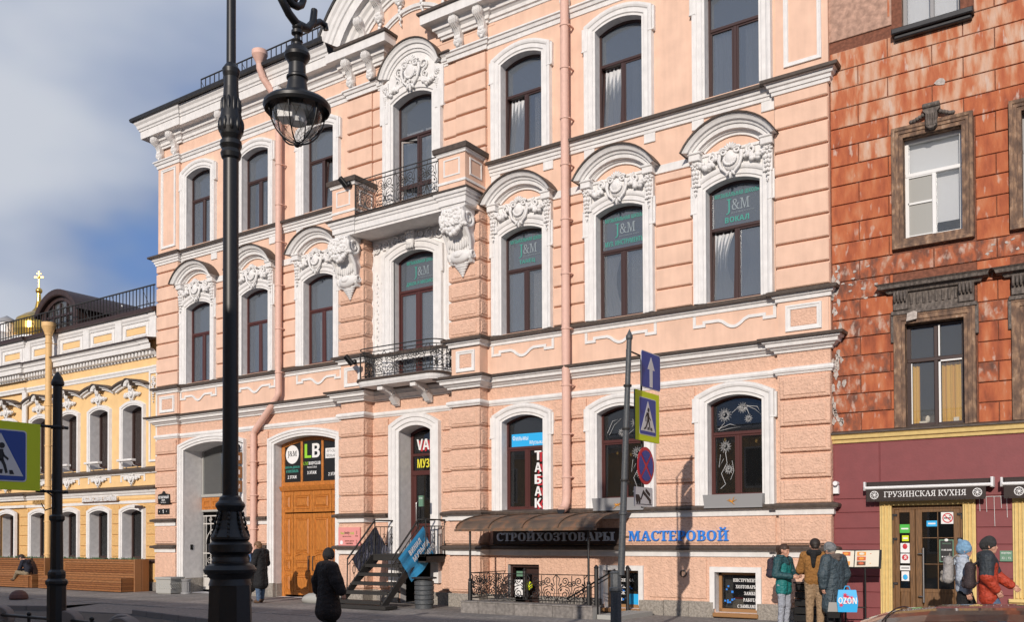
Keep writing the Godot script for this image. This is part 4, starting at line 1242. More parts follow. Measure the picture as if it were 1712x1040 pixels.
func portals() -> void:
	var h := house
	# surrounds of the portals and doors
	for o in [[1.42, 4.45, 0.45, 5.0, 0.22, 0.26], [6.09, 8.85, 0.4, 4.93, 0.2, 0.25], [11.42, 12.6, 0.6, 4.97, 0.16, 0.36]]:
		var m := MB.new()
		var w: float = o[5]
		m.sweep(door_path(o[0], o[1], o[2], o[3], o[4], 14), P2([0, -0.01, 0, 0.06, w * 0.25, 0.065, w * 0.3, 0.1, w * 0.6, 0.1, w * 0.66, 0.13, w * 0.95, 0.13, w, 0]))
		part(h, "portal_surround", m, M.white)
	var m := MB.new()
	for x in [[1.2, 1.44, 0.44, -0.02, 0.11], [4.45, 4.69, 0.44, -0.02, 0.11], [5.86, 6.1, 0.44, -0.02, 0.11], [8.86, 9.1, 0.44, -0.02, 0.11], [1.36, 1.45, 0.5, -0.79, -0.03], [6.04, 6.12, 0.42, -0.3, -0.03]]:
		m = MB.new()
		m.box(x[0], -0.02, x[3], x[1], x[2], x[4], 0.01)
		part(h, "portal_base_stone", m, M.plinth)
	# left portal: fanlight, timber transom, iron gate
	var g := node(h, "gateway", V(0, 0, -0.75))
	m = MB.new()
	m.box(1.44, 3.36, -0.04, 4.43, 3.47, 0.08, 0.02); m.box(1.44, 2.84, -0.04, 4.43, 2.92, 0.06, 0.015)
	for x in [1.44, 2.95, 4.35]: m.box(x, 3.47, -0.03, x + 0.06, 5.2, 0.03, 0.01)
	part(g, "frame", m, M.concrete)
	m = MB.new()
	m.box(1.44, 2.92, -0.04, 4.43, 3.36, 0.03)
	for i in 6: m.sweep(P2([1.56 + i * 0.48, 3.02, 1.56 + i * 0.48, 3.26, 1.92 + i * 0.48, 3.26, 1.92 + i * 0.48, 3.02]), P2([-0.06, 0.03, -0.05, 0.055, 0, 0.06, 0.03, 0.03]), false, true)
	part(g, "timber_transom", m, M.door_wood)
	m = MB.new()
	var a := arc(1.44, 4.43, 4.98, 0.22)
	a.append(Vector2(4.43, 3.45)); a.append(Vector2(1.44, 3.45))
	m.prism(a, -0.006, 0.002)
	part(g, "pane", m, M.glass_clear)
	m = MB.new()
	m.quad(V(1.44, 3.4, -1.2), V(4.43, 3.4, -1.2), V(4.43, 5.3, -1.2), V(1.44, 5.3, -1.2))
	part(g, "grey_back_wall", m, M.concrete)
	m = MB.new()
	for x in [1.52, 1.64, 1.9, 2.2, 2.5, 2.8, 2.9, 3.02, 3.3, 3.6, 3.9, 4.2, 4.36]: m.box(x, 0.1, -0.015, x + 0.03, 2.7, 0.015)
	for y in [0.08, 0.55, 1.35, 2.4, 2.68]: m.box(1.5, y, -0.017, 4.4, y + 0.04, 0.017)
	for s in [0, 1]:
		var x0: float = 1.56 + s * 1.45
		var t := []
		for p in arc(x0 + 0.1, x0 + 1.25, 1.7, 0.55): t.append(V(p.x, p.y, 0.02))
		m.tube(t, 0.02, 5)
		for q in [[0.35, 2.55, 0.09], [0.7, 2.55, 0.09], [1.0, 2.55, 0.09], [0.68, 1.55, 0.16], [0.3, 1.1, 0.14], [1.05, 1.1, 0.14]]: m.tube(spiral(V(x0 + q[0], q[1], 0.02), q[2], 0.02, 0, 1.6, 12), 0.012, 4)
		m.box(x0, 0.1, -0.01, x0 + 1.38, 0.5, 0.01)
	part(g, "iron_gate", m, M.gate_white)
	m = MB.new()
	m.box(1.3, 1.5, 0.4, 1.44, 1.68, 0.5)
	part(g, "intercom", m, M.black_panel)
	# timber portal with arched glazed fanlight
	var d := node(h, "timber_portal", V(0, 0, -0.32))
	m = MB.new()
	m.sweep(door_path(6.1, 8.84, 0, 4.93, 0.2, 14), P2([-0.13, -0.03, -0.12, 0.03, -0.05, 0.05, 0, 0.05]), false, false, false)
	for x in [6.97, 7.9]: m.box(x, 3.68, -0.02, x + 0.09, 5.1, 0.045, 0.015)
	m.box(6.14, 3.56, -0.02, 8.8, 3.7, 0.05, 0.02)
	part(d, "door_frame", m, M.door_wood)
	m = MB.new()
	m.sweep(P2([6.08, 0.03, 8.86, 0.03]), P2([0, 3.4, 0.06, 3.42, 0.1, 3.5, 0.12, 3.56, 0, 3.58]), true)
	part(d, "door_cornice", m, M.door_wood)
	a = arc(6.2, 8.74, 4.92, 0.16)
	a.append(Vector2(8.74, 3.66)); a.append(Vector2(6.2, 3.66))
	m = MB.new()
	m.prism(a, -0.02, 0.006)
	part(d, "pane", m, M.black_panel)
	m = MB.new()
	var disc := PackedVector2Array()
	for i in 24: disc.append(Vector2(6.56, 4.6) + Vector2.from_angle(TAU * i / 24) * 0.3)
	m.prism(disc, 0.006, 0.012)
	part(d, "round_logo_plate", m, M.letter_white)
	text(d, "lettering", "J&M", "s", 0.42, 0.22, V(6.56, 4.6, 0.016), M.black_panel)
	text(d, "lettering", "ШКОЛА ДЖАЗА", "gb", 0.68, 0.09, V(6.56, 4.18, 0.01), M.letter_teal)
	text(d, "lettering", "И МЮЗИКЛА", "gb", 0.56, 0.09, V(6.56, 4.06, 0.01), M.letter_teal)
	text(d, "lettering", "2 ЭТАЖ", "gb", 0.42, 0.1, V(6.56, 3.87, 0.01), M.letter_white)
	text(d, "lettering", "L", "gb", 0.3, 0.45, V(7.28, 4.68, 0.01), M.lime)
	text(d, "lettering", "B", "gb", 0.34, 0.45, V(7.64, 4.68, 0.01), M.letter_white)
	text(d, "lettering", "LIVE", "g", 0.22, 0.1, V(7.19, 4.28, 0.01), M.lime)
	text(d, "lettering", "BODYCLUB", "gb", 0.52, 0.1, V(7.58, 4.28, 0.01), M.letter_white)
	text(d, "lettering", "Фитнес & йога", "g", 0.42, 0.07, V(7.46, 4.16, 0.01), M.letter_white)
	text(d, "lettering", "3 ЭТАЖ", "gb", 0.42, 0.1, V(7.46, 3.98, 0.01), M.letter_white)
	m = MB.new()
	m.box(8.06, 4.4, 0.006, 8.7, 4.72, 0.012, 0.004)
	part(d, "white_logo_plate", m, M.letter_white)
	text(d, "lettering", "АРТ-САЛОН", "g", 0.56, 0.09, V(8.4, 4.63, 0.016), M.zinc)
	text(d, "lettering", "Мельница", "g", 0.52, 0.14, V(8.38, 4.48, 0.016), M.zinc)
	text(d, "lettering", "2 ЭТАЖ", "gb", 0.42, 0.1, V(8.4, 3.9, 0.01), M.letter_white)
	# leaves: two doors and two side panels, each with raised fields
	for q in [[6.16, 6.6, 3], [6.62, 7.47, 2], [7.48, 8.33, 2], [8.35, 8.78, 3]]:
		m = MB.new()
		var x0: float = q[0]; var x1: float = q[1]
		m.box(x0, 0.06, -0.03, x1, 2.68, 0.015, 0.008); m.box(x0, 2.72, -0.03, x1, 3.4, 0.02, 0.008)
		field(m, x0 + 0.1, 2.84, x1 - 0.1, 3.28, 0.02)
		field(m, x0 + 0.1, 1.32, x1 - 0.1, 2.56, 0.015, 0.08 if q[2] == 2 else 0.0)
		field(m, x0 + 0.1, 0.84, x1 - 0.1, 1.2, 0.015)
		field(m, x0 + 0.1, 0.18, x1 - 0.1, 0.72, 0.015)
		part(d, "door_leaf" if q[2] == 2 else "side_panel", m, M.door_wood)
	for x in [7.38, 7.58]:
		m = MB.new()
		m.tube([V(x, 0.85, 0.03), V(x, 0.86, 0.1), V(x, 1.3, 0.1), V(x, 1.31, 0.03)], 0.018, 6)
		part(d, "handle", m, M.roof_dark)
	# stair door
	var s := node(h, "shop_door", V(0, 0, -0.52))
	m = MB.new()
	m.sweep(door_path(11.43, 12.59, 1.5, 4.97, 0.16), P2([-0.08, -0.04, -0.08, 0.04, 0, 0.04]), false, false, false)
	m.box(11.5, 3.72, -0.04, 12.52, 3.86, 0.05, 0.01); m.box(11.5, 4.28, -0.04, 12.52, 4.36, 0.04, 0.01); m.box(11.5, 1.5, -0.03, 12.52, 2.3, 0.02, 0.01); m.box(12.4, 1.5, -0.03, 12.52, 3.72, 0.03, 0.01); m.box(11.5, 1.5, -0.03, 11.62, 3.72, 0.03, 0.01)
	part(s, "frame", m, M.frame_red)
	m = MB.new()
	m.box(11.6, 2.3, -0.01, 12.42, 3.74, 0.0); m.box(11.5, 3.84, -0.01, 12.52, 5.0, 0.0)
	part(s, "pane", m, M.glass_dark)
	m = MB.new()
	m.tube([V(11.68, 2.2, 0.03), V(11.68, 2.24, 0.09), V(11.68, 2.9, 0.1), V(11.68, 2.94, 0.03)], 0.02, 6)
	part(s, "handle", m, M.steel)
	letters(s, "VAPE", "gb", 11.66, 12.56, 4.46, 4.78, 0.03, M.letter_white, 0.03)
	letters(s, "VAPE", "gb", 11.72, 12.62, 4.42, 4.74, 0.01, M.letter_red, 0.03)
	letters(s, "МУЗЫКА", "gb", 11.64, 12.6, 3.94, 4.2, 0.012, M.letter_yellow, 0.01)
	m = MB.new()
	m.box(11.43, 1.3, -0.7, 12.6, 1.5, 0.55)
	part(s, "threshold", m, M.plinth_dark)
	m = MB.new()
	m.box(12.57, 2.75, 0.5, 12.72, 3.05, 0.56)
	var pl := one("opening_hours_plate", m, M.plaque_green, "small green opening hours plate on the white frame of the stair door", "sign", V(0.08, 0, 0.07))
	text(pl, "lettering", "ЧАСЫ РАБОТЫ", "g", 0.12, 0.04, V(12.645, 2.98, 0.562), M.letter_white)

func field(m: MB, x0: float, y0: float, x1: float, y1: float, z: float, wave := 0.0) -> void:
	# a raised and fielded panel with a moulded edge
	var p := PackedVector2Array([Vector2(x0, y0), Vector2(x0, y1), Vector2(x1, y1), Vector2(x1, y0)])
	if wave > 0.0:
		p = PackedVector2Array([Vector2(x0, y0), Vector2(x0, y1), Vector2(x1, y1), Vector2(x1, y0)])
		for i in range(1, 8):
			var t := i / 8.0
			p.append(Vector2(lerpf(x1, x0, t), y0 + wave * 0.5 * (1.0 - cos(TAU * t)) * (1.0 if absf(t - 0.5) > 0.2 else 0.85)))
	m.sweep(p, P2([-0.1, z + 0.004, -0.08, z + 0.03, -0.045, z + 0.006, -0.03, z + 0.03, 0, z + 0.032, 0.012, z]), false, true)
	var q := MB.new()
	q.box(x0 + 0.1, y0 + 0.1 + wave, z, x1 - 0.1, y1 - 0.1, z + 0.03, 0.012)
	if x1 - x0 > 0.22 and y1 - y0 > 0.22: m.join(q)

func pipes() -> void:
	var p := node(house, "downpipe")
	var m := MB.new()
	m.tube([V(6.5, 15.5, 0.22), V(6.5, 6.55, 0.22), V(6.46, 6.42, 0.22), V(5.36, 5.42, 0.2), V(5.28, 5.3, 0.2), V(5.28, 0.35, 0.2)], 0.105, 12)
	var bend := [V(6.5, 15.5, 0.22), V(6.48, 15.9, 0.26), V(6.36, 16.3, 0.44), V(6.25, 16.62, 0.66), V(6.22, 16.9, 0.76), V(6.22, 17.1, 0.76)]
	m.tube(bend, 0.11, 12)
	for i in 10:
		var t := i / 9.0 * 3.0
		var a: Vector3 = bend[int(t)].lerp(bend[mini(int(t) + 1, 5)], t - int(t))
		m.ball(a, V(0.125, 0.05, 0.125), 10, 4)
	m.lathe([[0.11, 17.02], [0.13, 17.08], [0.25, 17.3], [0.25, 17.44], [0.22, 17.44], [0.1, 17.2]], 14, V(6.22, 0, 0.76))
	part(p, "pipe", m, M.pipe_pink)
	for y in [1.2, 2.2, 3.3, 4.4, 7.2, 8.6, 10.0, 11.4, 12.6, 13.9, 15.2]:
		m = MB.new()
		var x := 5.28 if y < 5.4 else 6.5
		m.lathe([[0.108, y - 0.03], [0.122, y - 0.02], [0.122, y + 0.02], [0.108, y + 0.03]], 12, V(x, 0, 0.2 if y < 5.4 else 0.22))
		m.box(x + 0.1, y - 0.012, 0, x + 0.15, y + 0.012, 0.22)
		part(p, "clamp", m, M.pipe_pink)
	p = node(house, "downpipe")
	m = MB.new()
	m.tube([V(17.2, 18.2, 0.24), V(17.2, 2.95, 0.24), V(17.2, 2.75, 0.27), V(17.2, 2.62, 0.36), V(17.2, 2.56, 0.5)], 0.108, 12)
	part(p, "pipe", m, M.pipe_pink)
	m = MB.new()
	m.lathe([[0.0, 0], [0.1, 0.0], [0.112, 0.01], [0.112, 0.02]], 12, V(17.2, 2.555, 0.51), Basis(Vector3.RIGHT, PI / 2 - 0.2))
	part(p, "outlet", m, M.black_panel)
	for y in [3.4, 4.5, 5.75, 7.2, 8.6, 10.0, 11.4, 12.6, 13.9, 15.0]:
		m = MB.new()
		m.lathe([[0.11, y - 0.03], [0.125, y - 0.02], [0.125, y + 0.02], [0.11, y + 0.03]], 12, V(17.2, 0, 0.24))
		m.box(17.3, y - 0.012, 0, 17.35, y + 0.012, 0.24)
		part(p, "clamp", m, M.pipe_pink)

func flower(m: MB, c: Vector3, r: float, k := 11) -> void:
	for i in k:
		var a := TAU * i / k
		for q in [1.0, 0.62]:
			m.tube([c, c + V(cos(a - 0.16) * r * 0.6 * q, sin(a - 0.16) * r * 0.6 * q, 0), c + V(cos(a) * r * q, sin(a) * r * q, 0), c + V(cos(a + 0.16) * r * 0.6 * q, sin(a + 0.16) * r * 0.6 * q, 0)], 0.0035, 3)

func shop_windows() -> void:
	for i in 3:
		var x: float = BAYS[3 + i]
		var yb: float = 2.62 if i == 0 else 2.8
		var w := window_at(x, "w1%d" % mini(i, 1), 0.65, yb, 4.98, 0.16, 4.28, M.frame_red, M.glass_dark)
		if i == 0:
			# blue film over the fanlight's foot and the red shadowed lettering
			var m := MB.new()
			m.box(-0.5, 4.3, 0.0, 0.62, 4.66, 0.012)
			var b := one("blue_window_poster", m, M.sign_cyan, "bright blue poster across the left of the three ground floor windows", "poster", V(x, 0, -0.22))
			text(b, "lettering", "Фильмы", "g", 0.5, 0.13, V(-0.22, 4.55, 0.013), M.letter_white)
			text(b, "lettering", "Музыка", "g", 0.44, 0.13, V(0.3, 4.4, 0.013), M.letter_white)
			var tb := thing("vertical_shop_letters", "white vertical tobacco letters with red shadows inside the window beside the downpipe", "sign", V(x, 0, -0.2))
			var s := "ТАБАК"
			for k in 5:
				text(tb, "letter", s[k], "gb", 0.21, 0.25, V(0.36, 4.05 - k * 0.315, 0.02), M.letter_white, Basis.IDENTITY, 0.02)
				text(tb, "letter_shadow", s[k], "gb", 0.21, 0.25, V(0.44, 4.01 - k * 0.315, 0.0), M.letter_red, Basis.IDENTITY, 0.02)
			var bl := MB.new()
			for k in 26: bl.box(-0.55, 2.72 + k * 0.056, -0.5, -0.1, 2.75 + k * 0.056, -0.47)
			part(w, "blind_slats", bl, M.concrete)
			continue
		# drawn flowers on the panes, a string of bulbs, things on the sill
		var m := MB.new()
		var z := -0.23
		if i == 2:
			flower(m, V(-0.33, 4.72, z), 0.17, 15); flower(m, V(0.1, 4.86, z), 0.13, 13); flower(m, V(0.24, 4.6, z), 0.1, 11)
			m.tube([V(-0.33, 4.55, z), V(-0.42, 4.45, z), V(-0.48, 4.36, z)], 0.005, 3)
			m.tube([V(-0.15, 4.76, z), V(0.0, 4.88, z), V(0.2, 4.84, z), V(0.26, 4.7, z)], 0.005, 3)
			m.tube([V(0.2, 4.9, z), V(0.45, 4.86, z), V(0.56, 4.65, z), V(0.4, 4.8, z), V(0.2, 4.9, z)], 0.005, 3)
			m.tube([V(-0.5, 4.4, z), V(-0.2, 4.5, z), V(0.05, 4.42, z), V(-0.2, 4.4, z), V(-0.45, 4.36, z)], 0.005, 3)
		else:
			flower(m, V(0.3, 4.72, z), 0.15, 13); flower(m, V(-0.1, 4.5, z), 0.1, 11)
			m.tube([V(-0.5, 4.5, z), V(-0.35, 4.8, z), V(-0.1, 4.85, z), V(-0.3, 4.7, z), V(-0.45, 4.45, z)], 0.005, 3)
			m.tube([V(0.3, 4.6, z), V(0.1, 4.45, z), V(-0.1, 4.4, z)], 0.005, 3)
		var xs: float = -0.32 if i == 2 else 0.33
		flower(m, V(xs, 3.98, z), 0.15, 13); flower(m, V(xs + 0.08, 3.45, z), 0.12, 13)
		m.tube([V(xs, 3.85, z), V(xs + 0.04, 3.6, z), V(xs - 0.1, 3.35, z), V(xs, 3.1, z), V(xs - 0.12, 3.0, z)], 0.005, 3)
		m.tube([V(xs - 0.12, 3.8, z), V(xs - 0.16, 3.5, z), V(xs - 0.04, 3.7, z)], 0.005, 3)
		m.tube([V(xs + 0.12, 3.2, z), V(xs + 0.2, 3.4, z), V(xs + 0.16, 3.65, z)], 0.005, 3)
		part(w, "drawn_flowers", m, M.letter_white)
		var st := MB.new(); var bu := MB.new(); var line := []
		for k in 13:
			var t := k / 12.0
			var p := V(lerpf(-0.75, 0.8, t), 4.12 + 0.35 * (t - 0.55) * (t - 0.55) - 0.05 + (0.16 if i == 2 else 0.0), -1.0)
			line.append(p)
			if k % 3 == 1: bu.ball(p - V(0, 0.08, 0), V(0.03, 0.045, 0.03), 6, 4)
		st.tube(line, 0.008, 4)
		part(w, "bulb_string", st, M.letter_white); part(w, "bulb", bu, M.bulb)
		m = MB.new()
		for k in 7: m.box(0.08 + k * 0.075, 2.8, -0.6, 0.13 + k * 0.075, 3.12 - 0.03 * (k % 3), -0.45)
		part(w, "menu_cards", m, M.curtain if i == 2 else M.concrete)
		var bx := thing("window_box", ["", "grey metal window box partly hidden by the sign post", "grey metal window box with orange spray paint below the flower window"][i], "window box", V(x, 0, 0))
		m = MB.new()
		m.sweep(P2([-0.7, 0.05, -0.7, 0.24, 0.72, 0.24, 0.72, 0.05]), P2([-0.03, 2.54, 0.0, 2.84, -0.02, 2.84, -0.05, 2.56]), true)
		m.box(-0.68, 2.53, 0.05, 0.7, 2.56, 0.22)
		part(bx, "box", m, M.zinc)
		m = MB.new()
		m.box(-0.68, 2.79, 0.05, 0.7, 2.8, 0.22)
		part(bx, "soil", m, M.food_dark)
		m = MB.new()
		rng.seed = 70 + i
		for k in 9: m.tube([V(0, 2.66, 0.235), V(rng.randf_range(-0.12, 0.2), 2.66 + rng.randf_range(-0.09, 0.13), 0.242)], 0.012, 4, 0.004)
		part(bx, "spray_paint", m, M.orange)
	# basement windows of the tool shop and the door under the canopy
	for i in 2:
		var x: float = [18.62, 21.55][i]
		var w := node(house, "basement_window", V(x, 0, 0))
		var m := MB.new()
		m.sweep(PackedVector2Array([Vector2(-0.49, 0.2), Vector2(-0.49, 1.05), Vector2(0.49, 1.05), Vector2(0.49, 0.2)]), P2([0, -0.01, 0, 0.06, 0.12, 0.06, 0.125, 0]))
		part(w, "surround", m, M.white)
		m = MB.new()
		m.box(-0.48, 0.12, -0.3, -0.41, 1.05, -0.2); m.box(0.42, 0.12, -0.3, 0.48, 1.05, -0.2); m.box(-0.48, 0.98, -0.3, 0.48, 1.05, -0.2); m.box(-0.48, 0.12, -0.3, 0.48, 0.2, -0.2)
		m.box(-0.52, 0.02, -0.25, 0.55, 0.11, 0.12, 0.01)
		part(w, "frame", m, M.plaque_brown)
		m = MB.new()
		m.box(-0.42, 0.2, -0.25, 0.42, 0.98, -0.245)
		part(w, "pane", m, M.glass_dark)
		var rows: Array = [[["САНТЕXНИКА", 0.76], ["ЭЛЕКТРИКА", 0.66], ["КРЕПЕЖ", 0.48], ["КРАСКИ", 0.44]], [["ИНСТРУМЕНТ", 0.56], ["XОЗТОВАРЫ", 0.5], ["ЗАМКИ", 0.3], ["РАБОТА", 0.32], ["С ЗАМКАМИ", 0.46]]][i]
		for k in rows.size():
			var tw: float = rows[k][1]
			text(w, "window_lettering", rows[k][0], "sb", tw, 0.075, V((0.2 - tw / 2 if k < 1 else 0.12 - tw / 2 - k * 0.08) + 0.02 if i == 0 else 0.41 - tw / 2, (0.8 - k * 0.16) if i == 0 else 0.86 - k * 0.15, -0.24), M.letter_white)
		m = MB.new()
		rng.seed = 80 + i
		for k in 9:
			var px := rng.randf_range(-0.35, 0.35) if i == 0 else rng.randf_range(-0.36, -0.1)
			var py := rng.randf_range(0.25, 0.75); var q := rng.randf_range(0.012, 0.028)
			m = MB.new()
			m.box(px - q, py - q, -0.245, px + q, py + q, -0.241)
			part(w, "blue_square", m, M.letter_blue)
		if i == 0:
			m = MB.new()
			m.box(0.02, 0.2, -0.23, 0.42, 0.46, -0.225)
			part(w, "blue_notice", m, M.sign_cyan)
			m = MB.new()
			m.ball(V(0.22, 0.47, -0.3), V(0.06, 0.05, 0.03), 8, 5)
			part(w, "orange_ball", m, M.orange)
		else:
			m = MB.new()
			m.box(-0.2, 0.2, -0.4, 0.06, 0.42, -0.34); m.box(0.2, 0.6, -0.4, 0.4, 0.64, -0.34)
			part(w, "boxes_of_goods", m, M.paper)
			m = MB.new()
			m.box(-0.16, 0.42, -0.38, 0.05, 0.46, -0.34)
			part(w, "red_box", m, M.letter_red)
			m = MB.new()
			m.box(-0.42, 0.2, -0.5, -0.24, 0.98, -0.46)
			part(w, "white_panel", m, M.concrete)
	var d := node(house, "basement_door", V(15.72, 0, 0))
	var m := MB.new()
	m.box(-0.49, 0, -0.26, -0.42, 1.16, -0.12); m.box(0.42, 0, -0.26, 0.49, 1.16, -0.12); m.box(-0.49, 1.08, -0.26, 0.49, 1.16, -0.12); m.box(-0.1, 0, -0.3, 0.42, 1.08, -0.24)
	part(d, "door_leaf", m, M.frame_dark)
	m = MB.new()
	m.box(-0.28, 0.3, -0.05, 0.1, 0.75, 0.0)
	part(d, "price_poster", m, M.letter_white)
	m = MB.new()
	m.box(-0.22, 0.84, -0.05, 0.06, 0.98, 0.0)
	part(d, "green_notice", m, M.plaque_green)
	m = MB.new()
	m.ball(V(0.2, 0.6, 0.02), V(0.1, 0.12, 0.05), 8, 5)
	part(d, "yellow_tag", m, M.sign_yellow)
	# raised letters of the two shop names on the wall
	var sg := thing("shop_name_letters", "grey serif letters of the building goods shop in the canopy's shade", "sign")
	letters(sg, "СТРОЙXОЗТОВАРЫ", "sb", 14.92, 18.5, 1.78, 2.0, 0.1, M.letter_grey, 0.05)
	var fb := MB.new()
	fb.box(14.78, 1.69, 0.03, 18.6, 2.1, 0.07, 0.008)
	part(sg, "fascia_board", fb, M.fascia)
	sg = thing("shop_name_letters", "bright blue raised serif letters of a shop name right of the sign post", "sign")
	letters(sg, "МАСТЕРОВОЙ", "sb", 18.85, 21.42, 1.78, 2.02, 0.06, M.letter_blue, 0.05)
	m = MB.new()
	m.lathe([[0.0, 0], [0.09, 0.0], [0.09, 0.03], [0.06, 0.04], [0.06, -0.02], [0, -0.02]], 12, V(20.28, 1.0, 0.02), Basis(Vector3.RIGHT, PI / 2))
	part(house, "wall_vent", m, M.sheet_brown)
	# plates on the corner pilaster and beside the timber portal
	m = MB.new()
	var pl := P2([0.3, 3.12, 0.26, 3.3, 0.28, 3.47, 0.5, 3.5, 0.56, 3.58, 0.62, 3.58, 0.68, 3.5, 0.92, 3.47, 0.94, 3.3, 0.9, 3.12])
	m.prism(pl, 0.2, 0.26)
	var sp := one("street_name_plate", m, M.black_panel, "black scalloped street name plate on the corner pilaster", "sign")
	text(sp, "lettering", "КУЗНЕЧНЫЙ", "gb", 0.58, 0.12, V(0.6, 3.38, 0.264), M.letter_white)
	text(sp, "lettering", "ПЕР.", "gb", 0.2, 0.06, V(0.6, 3.26, 0.264), M.letter_white)
	text(sp, "lettering", "Kuznechny per.", "g", 0.3, 0.05, V(0.6, 3.18, 0.264), M.letter_white)
	m = MB.new()
	m.box(0.24, 2.76, 0.2, 0.9, 2.96, 0.25, 0.01)
	sp = one("house_number_plate", m, M.black_panel, "small black house number plate below the street name plate", "sign")
	text(sp, "lettering", "1", "gb", 0.06, 0.13, V(0.56, 2.86, 0.254), M.letter_white)
	text(sp, "lettering", "‹", "gb", 0.03, 0.05, V(0.36, 2.86, 0.254), M.letter_white)
	text(sp, "lettering", "›", "gb", 0.03, 0.05, V(0.76, 2.86, 0.254), M.letter_white)
	m = MB.new()
	m.box(9.43, 1.64, 0.46, 10.3, 2.2, 0.5)
	sp = one("club_notice_board", m, M.plaque_pink, "pink club notice board on the pilaster between timber portal and metal stairs", "sign")
	text(sp, "lettering", "live", "g", 0.14, 0.08, V(9.6, 2.03, 0.504), M.lime)
	text(sp, "lettering", "body", "gb", 0.2, 0.1, V(9.79, 2.03, 0.504), M.food_dark)
	text(sp, "lettering", "club", "g", 0.16, 0.08, V(9.99, 2.03, 0.504), M.lime)
	text(sp, "lettering", "фитнес и йога", "g", 0.34, 0.05, V(9.78, 1.93, 0.504), M.food_dark)
	text(sp, "lettering", "3", "g", 0.05, 0.1, V(10.17, 2.04, 0.504), M.food_dark)
	text(sp, "lettering", "этаж", "g", 0.11, 0.035, V(10.17, 1.94, 0.504), M.food_dark)
	text(sp, "lettering", "школа джаза", "g", 0.36, 0.05, V(9.88, 1.79, 0.504), M.food_dark)
	text(sp, "lettering", "и мюзикла", "g", 0.28, 0.05, V(9.88, 1.72, 0.504), M.food_dark)
	text(sp, "lettering", "2", "g", 0.05, 0.1, V(10.17, 1.77, 0.504), M.food_dark)
	m = MB.new()
	m.lathe([[0.0, 0], [0.06, 0.0], [0.06, 0.006], [0, 0.006]], 16, V(9.56, 1.75, 0.5), Basis(Vector3.RIGHT, PI / 2))
	part(sp, "round_logo", m, M.letter_white)
	# hanging boards on a curled bracket beside the left portal
	var hb := thing("hanging_boards", "three brown hanging boards on a curled iron bracket beside the left gateway", "sign", V(4.66, 0, 0.08))
	var bb := Basis(Vector3.UP, -PI / 2)
	m = MB.new()
	m.tube([V(0, 5.05, 0), V(0, 5.1, 0.3), V(0, 4.98, 0.55), V(0, 4.84, 0.84)], 0.018, 5)
	m.tube(spiral(V(0, 4.88, 0.25), 0.13, 0.03, PI / 2, 1.6, 14, V(0, 0, 1), V(0, 1, 0)), 0.014, 5)
	m.tube([V(0, 4.8, 0.1), V(0, 4.8, 0.86)], 0.014, 5)
	for z in [0.14, 0.8]: m.tube([V(0, 3.4, z), V(0, 4.8, z)], 0.012, 4)
	part(hb, "bracket", m, M.iron)
	for k in 3:
		m = MB.new()
		m.box(-0.02, 4.36 - k * 0.47, 0.08, 0.02, 4.74 - k * 0.47, 0.84)
		part(hb, "board", m, M.plaque_brown)
		text(hb, "lettering", ["АРТ ▸", "ВЛЯ ▸", "ROOM"][k], "g", 0.5, 0.15, V(0.023, 4.55 - k * 0.47, 0.42), M.letter_white, Basis(Vector3.UP, PI / 2))

